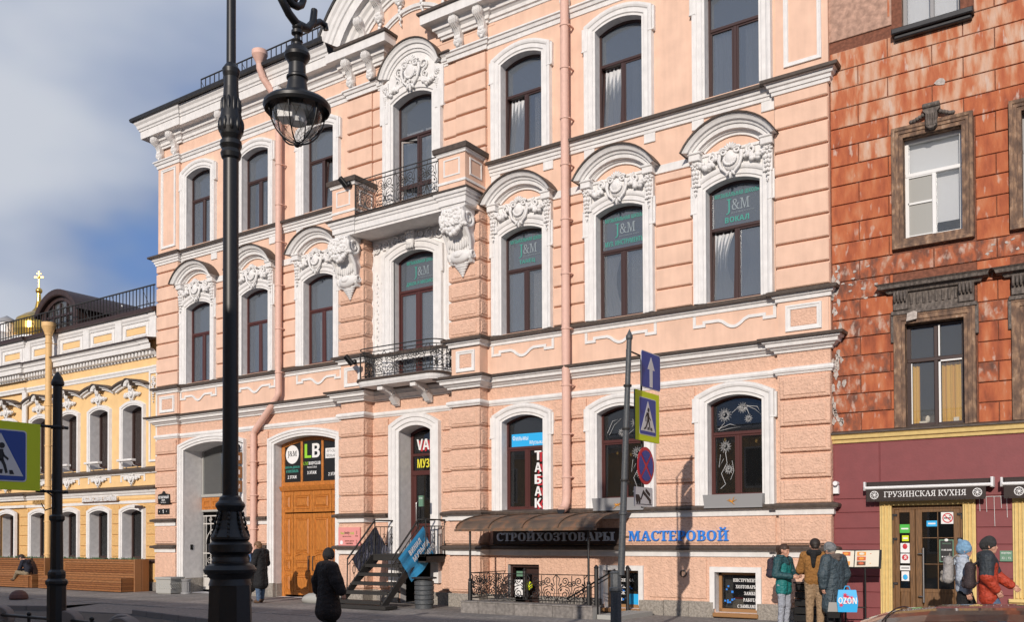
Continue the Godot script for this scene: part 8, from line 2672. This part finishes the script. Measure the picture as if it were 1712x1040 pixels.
func person(label: String, at: Vector3, turn: float, c: Dictionary) -> Node3D:
	var p := thing("person", label, "person", at, turn)
	var k: float = c.get("h", 1.75) / 1.75
	var J := {"hip0": V(0.09, 0.93, 0), "hip1": V(-0.09, 0.93, 0), "kn0": V(0.1, 0.5, 0.02), "kn1": V(-0.1, 0.5, 0.02), "an0": V(0.1, 0.085, -0.02), "an1": V(-0.1, 0.085, -0.02), "pel": V(0, 0.96, 0), "waist": V(0, 1.12, 0), "chest": V(0, 1.32, 0.0), "sh0": V(0.185, 1.43, -0.01), "sh1": V(-0.185, 1.43, -0.01), "el0": V(0.235, 1.14, -0.03), "el1": V(-0.235, 1.14, -0.03), "wr0": V(0.24, 0.9, 0.06), "wr1": V(-0.24, 0.9, 0.06), "neck": V(0, 1.5, -0.01), "head": V(0, 1.635, 0.02)}
	for q in c.get("pose", {}): J[q] = c.pose[q]
	for q in J: J[q] = J[q] * k
	var skin: Color = c.get("skin", Color(0.55, 0.30, 0.21))
	var hb := Basis(Vector3.UP, c.get("head_turn", 0.0)) * Basis(Vector3.RIGHT, c.get("head_tilt", 0.0)) * Basis(Vector3.BACK, c.get("head_lean", 0.0))
	var b := []
	for s in 2:
		var e := str(s)
		b.append(cap(J["hip" + e], J["kn" + e], 0.078 * k, 0.05 * k)); b.append(cap(J["kn" + e], J["an" + e], 0.05 * k, 0.036 * k))
		b.append(cap(J["an" + e], J["an" + e] + c.get("foot" + e, V(0, -0.04, 0.14)) * k, 0.036 * k, 0.03 * k))
		b.append(cap(J["sh" + e], J["el" + e], 0.046 * k, 0.036 * k)); b.append(cap(J["el" + e], J["wr" + e], 0.036 * k, 0.025 * k))
		b.append(cap(J.chest, J["sh" + e], 0.08 * k, 0.05 * k))
	b.append(cap(J.hip0, J.hip1, 0.085 * k, 0.085 * k)); b.append(cap(J.pel, J.waist, 0.1 * k, 0.09 * k)); b.append(cap(J.waist, J.chest, 0.09 * k, 0.1 * k)); b.append(cap(J.chest, J.neck, 0.08 * k, 0.055 * k)); b.append(cap(J.neck, J.head - V(0, 0.05, 0.02) * k, 0.055 * k, 0.05 * k))
	var body := MB.new()
	body.use_col = true; body.col = skin
	body.join(sdf(b, 0.026, 0.035))
	body.join(head_mb, Transform3D(hb * k, J.head))
	for s in [-1, 1]: # eyes and mouth
		body.col = Color(0.6, 0.6, 0.58); body.ball(J.head + hb * V(s * 0.032, 0.01, 0.083) * k, V(0.014, 0.009, 0.009) * k, 8, 5)
		body.col = Color(0.03, 0.02, 0.015); body.ball(J.head + hb * V(s * 0.032, 0.01, 0.09) * k, V(0.007, 0.008, 0.005) * k, 6, 4)
		body.ball(J.head + hb * V(s * 0.034, 0.033, 0.093) * k, V(0.018, 0.004, 0.005) * k, 6, 4)
	body.col = Color(0.33, 0.10, 0.085); body.ball(J.head + hb * V(0, -0.062, 0.104) * k, V(0.02, 0.006, 0.006) * k, 8, 4)
	body.col = skin
	for s in 2:
		var d: Vector3 = (J["wr" + str(s)] - J["el" + str(s)]).normalized()
		var y := -d
		var side: float = 1.0 if s == 0 else -1.0
		var x := V(side, 0, 0)
		if absf(y.dot(x)) > 0.9: x = V(0, 0, -1)
		var z := x.cross(y).normalized(); x = y.cross(z).normalized()
		var bs := Basis(x, y, z) * k
		if s == 1: bs = Basis(x, y, -z) * k
		body.join(hand_mb, Transform3D(bs, J["wr" + str(s)]))
	if not M.has("skin"):
		var sm := mat("skin", 1, 1, 1, 0.55)
		sm.vertex_color_use_as_albedo = true
	part(p, "body", body, M.skin)
	# trousers and shoes
	var tr := []
	var bulk: float = c.get("leg", 0.02)
	for s in 2:
		var e := str(s)
		tr.append(cap(J["hip" + e], J["kn" + e], (0.078 + bulk) * k, (0.05 + bulk) * k)); tr.append(cap(J["kn" + e], J["an" + e].lerp(J["kn" + e], 0.06), (0.05 + bulk) * k, (0.04 + bulk * 0.9) * k))
	tr.append(cap(J.hip0, J.hip1, (0.09 + bulk * 0.5) * k, (0.09 + bulk * 0.5) * k)); tr.append(cap(J.pel, J.pel + V(0, 0.08, 0) * k, (0.105 + bulk * 0.3) * k, 0.11 * k))
	part(p, "trousers", sdf(tr, 0.022, 0.03), c.pants)
	var sh := []
	for s in 2:
		var e := str(s)
		var f: Vector3 = c.get("foot" + e, V(0, -0.04, 0.14)) * k
		sh.append(cap(J["an" + e] + f * -0.25, J["an" + e] + f, 0.046 * k, 0.04 * k)); sh.append(cap(J["an" + e] + V(0, -0.04, 0) * k, J["an" + e] + f * 1.1 + V(0, -0.005, 0), 0.04 * k, 0.034 * k))
	part(p, "shoes", sdf(sh, 0.018, 0.015), c.shoes)
	# coat or jacket
	var cb: float = c.get("bulk", 0.03)
	var ct := []
	for s in 2:
		var e := str(s)
		ct.append(cap(J["sh" + e], J["el" + e], (0.052 + cb) * k, (0.042 + cb) * k)); ct.append(cap(J["el" + e], J["wr" + e].lerp(J["el" + e], 0.1), (0.04 + cb) * k, (0.03 + cb * 0.85) * k))
		ct.append(cap(J.chest, J["sh" + e], (0.09 + cb * 0.7) * k, (0.055 + cb * 0.8) * k))
		ct.append(cap(J.waist + V(0.06 if s == 0 else -0.06, 0, 0) * k, J.chest + V(0.07 if s == 0 else -0.07, 0, 0) * k, (0.085 + cb) * k, (0.095 + cb * 0.9) * k))
		var hem: Vector3 = J.pel + V(0.075 if s == 0 else -0.075, c.get("hem", -0.08), c.get("hem_z", 0.0)) * k
		ct.append(cap(J.waist + V(0.05 if s == 0 else -0.05, 0, 0) * k, J.pel + V(0.07 if s == 0 else -0.07, 0, 0) * k, (0.085 + cb) * k, (0.092 + cb) * k))
		if c.get("hem", -0.08) < -0.12: ct.append(cap(J.pel + V(0.06 if s == 0 else -0.06, 0, 0) * k, hem, (0.09 + cb) * k, (0.095 + cb + c.get("flare", 0.0)) * k))
	ct.append(cap(J.chest, J.neck - V(0, 0.03, 0.02) * k, (0.085 + cb) * k, (0.06 + cb * 0.5) * k))
	part(p, "coat", sdf(ct, 0.022, 0.035), c.coat)
	if c.has("yoke"):
		var yk := []
		for s in 2:
			var e := str(s)
			yk.append(cap(J["sh" + e], J["sh" + e].lerp(J["el" + e], c.get("yoke_len", 0.9)), (0.06 + cb) * k, (0.052 + cb) * k)); yk.append(cap(J.chest + V(0.05 if s == 0 else -0.05, 0.03, -0.01) * k, J["sh" + e], (0.1 + cb) * k, (0.06 + cb) * k))
			if c.get("yoke_len", 0.9) > 0.95: yk.append(cap(J["el" + e], J["wr" + e].lerp(J["el" + e], 0.12), (0.05 + cb) * k, (0.036 + cb) * k))
		yk.append(cap(J.chest + V(0, 0.05, 0) * k, J.neck, (0.1 + cb) * k, (0.07 + cb * 0.5) * k))
		part(p, "jacket_yoke", sdf(yk, 0.022, 0.03), c.yoke)
	if c.has("hood"):
		var hd := [cap(J.neck + V(0.08, 0.0, -0.06) * k, J.neck + V(-0.08, 0.0, -0.06) * k, 0.06 * k, 0.06 * k), cap(J.neck + V(0.07, 0.02, 0.04) * k, J.neck + V(0.09, -0.01, -0.05) * k, 0.04 * k, 0.05 * k), cap(J.neck + V(-0.07, 0.02, 0.04) * k, J.neck + V(-0.09, -0.01, -0.05) * k, 0.04 * k, 0.05 * k), cap(J.neck + V(0, -0.02, -0.1) * k, J.neck + V(0, c.get("hood_drop", -0.1), -0.13) * k, 0.07 * k, 0.035 * k)]
		part(p, "hood", sdf(hd, 0.018, 0.03), c.hood)
	if c.has("scarf"):
		var sc := [cap(J.neck + V(0.06, 0.0, 0.02) * k, J.neck + V(-0.06, 0.0, 0.02) * k, 0.06 * k, 0.06 * k), cap(J.neck + V(0, 0, -0.04) * k, J.neck + V(0, 0.02, 0.04) * k, 0.075 * k, 0.065 * k)]
		if c.get("scarf_tail", false): sc.append(cap(J.neck + V(0.03, -0.02, 0.09) * k, J.pel + V(0.04, -0.05, 0.17) * k, 0.04 * k, 0.045 * k))
		part(p, "scarf", sdf(sc, 0.018, 0.02), c.scarf)
	# hair and hat
	if c.has("hair"):
		var hr := [cap(V(0, 0.045, -0.03), V(0, 0.055, 0.005), 0.1, 0.094), cap(V(0, 0.0, -0.05), V(0, -0.03, -0.05), 0.082, 0.07)]
		var st: String = c.get("hair_style", "short")
		if st == "long": hr.append(cap(V(0.05, 0, -0.05), V(0.05, -0.2, -0.06), 0.07, 0.05)); hr.append(cap(V(-0.05, 0, -0.05), V(-0.05, -0.2, -0.06), 0.07, 0.05))
		if st == "pony": hr.append(cap(V(0, 0.05, -0.11), V(0, 0.06, -0.14), 0.03, 0.035)); hr.append(cap(V(0, 0.06, -0.15), V(0, -0.12, -0.14), 0.045, 0.025))
		part(p, "hair", sdf(hr, 0.014, 0.025), c.hair, J.head, hb * k)
	if c.has("hat"):
		var ht := []
		var hs: String = c.get("hat_style", "beanie")
		if hs == "beanie": ht = [cap(V(0, 0.05, -0.03), V(0, 0.075, 0.0), 0.105, 0.102), cap(V(0, 0.02, -0.05), V(0, 0.04, 0.0), 0.1, 0.105)]
		if hs == "tall": ht = [cap(V(0, 0.05, -0.03), V(0, 0.08, -0.01), 0.11, 0.108), cap(V(0, 0.1, -0.03), V(0, 0.17, -0.08), 0.085, 0.035), cap(V(0, 0.02, -0.04), V(0, 0.03, 0.01), 0.105, 0.108)]
		if hs == "bucket": ht = [cap(V(0, 0.05, -0.01), V(0, 0.09, -0.01), 0.1, 0.085), cap(V(0, 0.045, -0.01), V(0, 0.04, -0.01), 0.118, 0.122)]
		if hs == "cap": ht = [cap(V(0, 0.06, -0.02), V(0, 0.07, 0.0), 0.1, 0.098), cap(V(-0.03, 0.055, 0.09), V(0.03, 0.055, 0.1), 0.03, 0.03)]
		part(p, "hat", sdf(ht, 0.014, 0.02), c.hat, J.head, hb * k)
		if hs == "beanie":
			var rb := MB.new()
			for i in 22:
				var a := TAU * i / 22
				rb.tube([V(cos(a) * 0.109, 0.0, -0.02 + sin(a) * 0.112), V(cos(a) * 0.112, 0.06, -0.02 + sin(a) * 0.112)], 0.008, 4)
			part(p, "hat_ribbing", rb, c.hat, J.head, hb * k)
	p.set_meta("category", "person")
	return p

func backpack(label: String, at: Vector3, turn: float, s: float, m: Material, m2: Material) -> void:
	var b := thing("backpack", label, "backpack", at, turn)
	part(b, "bag", sdf([cap(V(-0.08, 0.08, 0), V(0.08, 0.08, 0), 0.085, 0.085), cap(V(-0.07, 0.36, 0.01), V(0.07, 0.36, 0.01), 0.075, 0.075), cap(V(-0.08, 0.08, 0), V(-0.07, 0.36, 0.01), 0.085, 0.075), cap(V(0.08, 0.08, 0), V(0.07, 0.36, 0.01), 0.085, 0.075), cap(V(0, 0.1, 0), V(0, 0.38, 0), 0.08, 0.08)], 0.02, 0.03), m, Vector3.ZERO, Basis.IDENTITY * s)
	part(b, "pocket", sdf([cap(V(-0.06, 0.06, -0.08), V(0.06, 0.06, -0.08), 0.05, 0.05), cap(V(-0.055, 0.17, -0.08), V(0.055, 0.17, -0.08), 0.042, 0.042), cap(V(0, 0.06, -0.08), V(0, 0.17, -0.08), 0.05, 0.045)], 0.018, 0.02), m2, Vector3.ZERO, Basis.IDENTITY * s)
	var t := MB.new()
	for x in [-0.1, 0.1]: t.tube([V(x, 0.4, 0.06), V(x * 1.1, 0.47, 0.14), V(x * 1.15, 0.4, 0.26), V(x * 1.2, 0.22, 0.27), V(x * 1.1, 0.08, 0.1)], 0.018, 6)
	t.tube([V(-0.04, 0.45, 0.02), V(0, 0.5, 0.02), V(0.04, 0.45, 0.02)], 0.01, 5)
	part(b, "strap", t, m2, Vector3.ZERO, Basis.IDENTITY * s)

func people() -> void:
	build_head()
	var black := fabric("cloth_black", 0.012, 0.012, 0.014); var brown := fabric("cloth_brown_black", 0.02, 0.013, 0.012); var navy := fabric("cloth_navy", 0.015, 0.018, 0.035)
	var jeans := fabric("jeans", 0.10, 0.16, 0.26); var pale := fabric("jeans_pale", 0.42, 0.45, 0.52); var khaki := fabric("khaki", 0.40, 0.27, 0.16); var beige := fabric("beige", 0.30, 0.235, 0.155)
	var teal := fabric("teal", 0.01, 0.23, 0.23, 0.6); var teal2 := fabric("teal_dark", 0.018, 0.085, 0.10, 0.6); var tan := fabric("tan", 0.36, 0.165, 0.04); var slate := fabric("slate", 0.055, 0.085, 0.105, 0.6)
	var red := fabric("jacket_red", 0.52, 0.055, 0.02, 0.65); var char := fabric("jacket_charcoal", 0.035, 0.045, 0.055, 0.65); var ice := fabric("jacket_ice", 0.55, 0.62, 0.72)
	var grey := fabric("knit_grey", 0.24, 0.25, 0.26, 0.95); var dgrey := fabric("knit_charcoal", 0.045, 0.045, 0.045, 0.95); var sky := fabric("knit_blue", 0.25, 0.45, 0.66, 0.95); var blue := fabric("scarf_blue", 0.08, 0.16, 0.33); var fur := fabric("fur", 0.15, 0.12, 0.105, 1.0)
	var shoe := mat("shoe_dark", 0.02, 0.016, 0.014, 0.5); var shoe2 := mat("shoe_brown", 0.10, 0.055, 0.03, 0.6)
	var hb := mat("hair_brown", 0.05, 0.026, 0.016, 0.6); var hd := mat("hair_dark", 0.02, 0.013, 0.01, 0.6); var hf := mat("hair_fair", 0.16, 0.085, 0.04, 0.6); var hg := mat("hair_grey", 0.3, 0.25, 0.21, 0.7)
	# the man bowed on the left bench, legs crossed
	person("person in dark jacket and beige trousers sitting bowed on the left bench", V(-6.75, 0, 1.12), -1.15, {"h": 1.72, "coat": navy, "pants": beige, "shoes": shoe2, "hair": hd, "hat": dgrey, "hat_style": "cap", "head_tilt": 0.75, "leg": 0.03,
		"pose": {"hip0": V(0.09, 0.58, 0), "hip1": V(-0.09, 0.58, 0), "pel": V(0, 0.6, 0), "waist": V(0, 0.76, -0.02), "chest": V(0, 0.95, 0.1), "sh0": V(0.18, 1.04, 0.13), "sh1": V(-0.18, 1.04, 0.13), "neck": V(0, 1.1, 0.18), "head": V(0, 1.18, 0.3), "kn0": V(0.08, 0.62, 0.44), "kn1": V(-0.08, 0.55, 0.42), "an0": V(-0.12, 0.36, 0.72), "an1": V(-0.08, 0.09, 0.4), "el0": V(0.24, 0.78, 0.2), "el1": V(-0.24, 0.78, 0.2), "wr0": V(0.06, 0.72, 0.4), "wr1": V(-0.1, 0.68, 0.4)}})
	# the couple bent over a phone by the left portal
	person("person in black coat with blue scarf and jeans facing the taller companion", V(7.3, 0, 2.1), 1.35, {"h": 1.68, "coat": black, "pants": jeans, "shoes": shoe, "hair": hb, "hair_style": "long", "hem": -0.5, "flare": 0.06, "scarf": blue, "scarf_tail": true, "head_tilt": 0.5, "pose": {"head": V(0, 1.61, 0.08), "wr0": V(0.1, 1.12, 0.28), "wr1": V(-0.1, 1.12, 0.28), "el0": V(0.24, 1.12, 0.02), "el1": V(-0.24, 1.12, 0.02), "an0": V(0.1, 0.085, -0.12), "kn0": V(0.1, 0.5, -0.02)}})
	person("person in long black puffer coat and jeans bending towards companion with scarf", V(8.1, 0, 2.3), -1.45, {"h": 1.8, "coat": black, "pants": jeans, "shoes": shoe2, "hair": hf, "bulk": 0.045, "hem": -0.42, "flare": 0.02, "hood": black, "head_tilt": 0.45, "leg": 0.03, "pose": {"head": V(0, 1.6, 0.11), "neck": V(0, 1.49, 0.04), "wr0": V(0.12, 1.1, 0.3), "wr1": V(-0.12, 1.1, 0.3), "el0": V(0.25, 1.12, 0.04), "el1": V(-0.25, 1.12, 0.0), "an1": V(-0.1, 0.085, 0.06)}})
	# the walker in the foreground, seen from behind
	person("person in long dark coat and bucket hat walking away across the road", V(15.75, -0.14, 7.15), PI - 0.3, {"h": 1.76, "coat": brown, "pants": black, "shoes": shoe, "hair": hd, "hat": black, "hat_style": "bucket", "bulk": 0.085, "hem": -0.42, "flare": 0.05, "pose": {"sh0": V(0.2, 1.4, -0.02), "sh1": V(-0.2, 1.4, -0.02), "el0": V(0.33, 1.14, -0.06), "el1": V(-0.33, 1.14, 0.02), "wr0": V(0.36, 0.93, -0.05), "wr1": V(-0.42, 0.93, 0.08), "an0": V(0.1, 0.085, 0.2), "kn0": V(0.1, 0.5, 0.14), "an1": V(-0.1, 0.14, -0.22), "kn1": V(-0.1, 0.5, 0.0)}})
	# three people at the menu
	person("person with ponytail in teal jacket and pale jeans turning to two companions", V(23.22, 0, 1.75), 1.25, {"h": 1.68, "coat": teal, "pants": pale, "shoes": shoe, "hair": hb, "hair_style": "pony", "yoke": teal2, "yoke_len": 1.0, "hood": teal2, "head_turn": 0.15, "head_tilt": 0.12, "hem": -0.16, "pose": {"el0": V(0.27, 1.14, 0.03), "el1": V(-0.27, 1.14, 0.0), "wr0": V(0.12, 1.12, 0.3), "wr1": V(-0.08, 1.1, 0.28)}})
	person("person in tan jacket with black hood and khaki trousers seen from behind", V(23.86, 0, 1.8), PI + 0.12, {"h": 1.8, "coat": tan, "pants": khaki, "shoes": shoe, "hair": hd, "hood": black, "hood_drop": -0.26, "bulk": 0.04, "leg": 0.03, "hem": -0.1, "head_tilt": 0.3, "head_turn": 0.3, "pose": {"el0": V(0.28, 1.16, 0.05), "el1": V(-0.33, 1.2, 0.04), "wr0": V(0.16, 1.1, 0.3), "wr1": V(-0.16, 1.06, 0.26), "head": V(0, 1.63, 0.05)}})
	person("person in slate blue padded coat with fur hood and grey knitted hat", V(24.28, 0, 2.0), -2.1, {"h": 1.72, "coat": slate, "pants": black, "shoes": shoe, "hair": hg, "hat": grey, "hood": fur, "hood_drop": -0.06, "bulk": 0.065, "hem": -0.44, "flare": 0.02, "head_tilt": 0.35, "pose": {"head": V(0, 1.62, 0.09), "el0": V(0.29, 1.14, -0.02), "wr0": V(0.27, 0.9, 0.0), "el1": V(-0.29, 1.14, -0.02), "wr1": V(-0.29, 0.9, 0.08)}})
	# two walkers on the right
	person("person in red and charcoal jacket with dark knitted hat walking right", V(27.1, 0, 3.0), PI / 2 + 0.1, {"h": 1.8, "coat": red, "pants": jeans, "shoes": shoe, "hair": hg, "hat": dgrey, "yoke": char, "yoke_len": 0.9, "hood": char, "bulk": 0.055, "hem": -0.16, "pose": {"el0": V(0.27, 1.16, 0.1), "wr0": V(0.22, 0.98, 0.34), "el1": V(-0.27, 1.14, -0.02), "wr1": V(-0.22, 0.92, 0.12), "an0": V(0.1, 0.085, -0.25), "an1": V(-0.1, 0.085, 0.25), "kn1": V(-0.1, 0.5, 0.18), "kn0": V(0.1, 0.5, -0.04)}})
	person("person in pale blue hat and icy jacket walking behind the red jacket", V(26.66, 0, 2.55), PI / 2 + 0.1, {"h": 1.72, "coat": ice, "pants": black, "shoes": shoe, "hair": hf, "hat": sky, "hat_style": "tall", "scarf": sky, "hood": ice, "bulk": 0.045, "hem": -0.12, "leg": 0.03, "pose": {"an0": V(0.1, 0.085, 0.25), "kn0": V(0.1, 0.5, 0.18), "an1": V(-0.1, 0.085, -0.25), "kn1": V(-0.1, 0.5, -0.04)}})
	# guests behind the cafe window
	var white := fabric("shirt_white", 0.66, 0.66, 0.64)
	var sit := {"hip0": V(0.09, 0.62, 0), "hip1": V(-0.09, 0.62, 0), "pel": V(0, 0.64, 0), "waist": V(0, 0.8, 0), "chest": V(0, 1.0, 0.02), "sh0": V(0.18, 1.1, 0.02), "sh1": V(-0.18, 1.1, 0.02), "neck": V(0, 1.17, 0.02), "head": V(0, 1.3, 0.05), "kn0": V(0.1, 0.6, 0.42), "kn1": V(-0.1, 0.6, 0.42), "an0": V(0.1, 0.18, 0.4), "an1": V(-0.1, 0.18, 0.4), "el0": V(0.23, 0.84, 0.05), "el1": V(-0.23, 0.84, 0.05), "wr0": V(0.12, 0.8, 0.28), "wr1": V(-0.12, 0.8, 0.28)}
	person("person in white shirt sitting with back to the right cafe window", V(21.86, 1.85, -0.85), PI, {"coat": white, "pants": black, "shoes": shoe, "hair": hf, "pose": sit})
	person("person with dark long hair sitting low at the right cafe window", V(21.3, 1.62, -0.8), PI, {"h": 1.65, "coat": black, "pants": black, "shoes": shoe, "hair": hd, "hair_style": "long", "pose": sit})
	# bags
	var floral := mat("floral_navy", 1, 1, 1, 0.8)
	tri_map(floral, ramp(ntex(0.05, 0, 1, 1, 1, 512, 0.0, 81), [[0.0, 0.30, 0.10, 0.09], [0.12, 0.32, 0.14, 0.1], [0.16, 0.012, 0.014, 0.03], [1.0, 0.012, 0.014, 0.03]]), V(2.5, 2.5, 2.5), null, 0.0, false)
	var floral2 := mat("floral_brown", 1, 1, 1, 0.8)
	tri_map(floral2, ramp(ntex(0.03, 0, 1, 0, 3, 512, 20.0, 82), [[0.0, 0.018, 0.014, 0.016], [0.6, 0.035, 0.025, 0.028], [0.8, 0.10, 0.06, 0.06], [1.0, 0.16, 0.12, 0.12]]), V(2.5, 2.5, 2.5), null, 0.0, false)
	backpack("navy backpack with small flowers on the teal jacket's back", V(23.22, 1.02, 1.75) + V(-sin(1.25), 0, -cos(1.25)) * 0.23 + V(-0.02, 0, 0.04), 1.25, 0.92, floral, floral)
	backpack("pale grey backpack of the walker in pale blue hat", V(26.42, 1.03, 2.57), PI / 2, 1.05, fabric("bag_grey", 0.42, 0.40, 0.39), fabric("bag_beige", 0.40, 0.36, 0.31))
	backpack("dark flowered backpack hanging on the red jacket's back", V(26.82, 0.96, 3.02), PI / 2, 1.0, floral2, floral2)
	var bag := thing("shopping_bag", "blue and red printed shopping bag hanging from the slate coat's hand", "bag", V(24.6, 0.42, 2.27), 0.35)
	var m := MB.new()
	m.sweep(P2([-0.17, 0.05, 0.17, 0.05, 0.17, -0.05, -0.17, -0.05]), P2([0.0, 0.0, 0.02, 0.2, -0.01, 0.42]), true, true)
	m.quad(V(-0.17, 0, 0.05), V(-0.17, 0, -0.05), V(0.17, 0, -0.05), V(0.17, 0, 0.05))
	part(bag, "sack", m, M.sign_cyan)
	m = MB.new()
	rng.seed = 55
	for i in 7:
		var c := Vector2(rng.randf_range(-0.12, 0.12), rng.randf_range(0.06, 0.36))
		var pl := PackedVector2Array()
		for q in 14: pl.append((c + Vector2.from_angle(TAU * q / 14) * (0.05 if q % 2 else 0.018)).clamp(Vector2(-0.165, 0.01), Vector2(0.165, 0.4)))
		if Geometry2D.triangulate_polygon(pl).size(): m.prism(pl, 0.069, 0.073)
	part(bag, "red_print", m, mat("print_red", 0.65, 0.02, 0.08, 0.5))
	text(bag, "lettering", "OZON", "gb", 0.33, 0.12, V(0, 0.22, 0.076), M.letter_white)
	m = MB.new()
	m.tube([V(-0.06, 0.41, 0), V(-0.03, 0.49, 0), V(0.03, 0.49, 0), V(0.06, 0.41, 0)], 0.012, 5)
	part(bag, "handle", m, M.sign_cyan)
	bag = thing("black_bag", "small black bag hanging beside the blue shopping bag", "bag", V(24.36, 0.3, 2.3), 0.3)
	m = MB.new(); m.sweep(P2([-0.1, 0.03, 0.1, 0.03, 0.1, -0.03, -0.1, -0.03]), P2([0, 0, 0.015, 0.12, -0.01, 0.3]), true, true)
	part(bag, "sack", m, M.black_panel)
	m = MB.new(); m.tube([V(-0.04, 0.3, 0), V(0, 0.58, 0), V(0.04, 0.3, 0)], 0.008, 5)
	part(bag, "handle", m, M.black_panel)
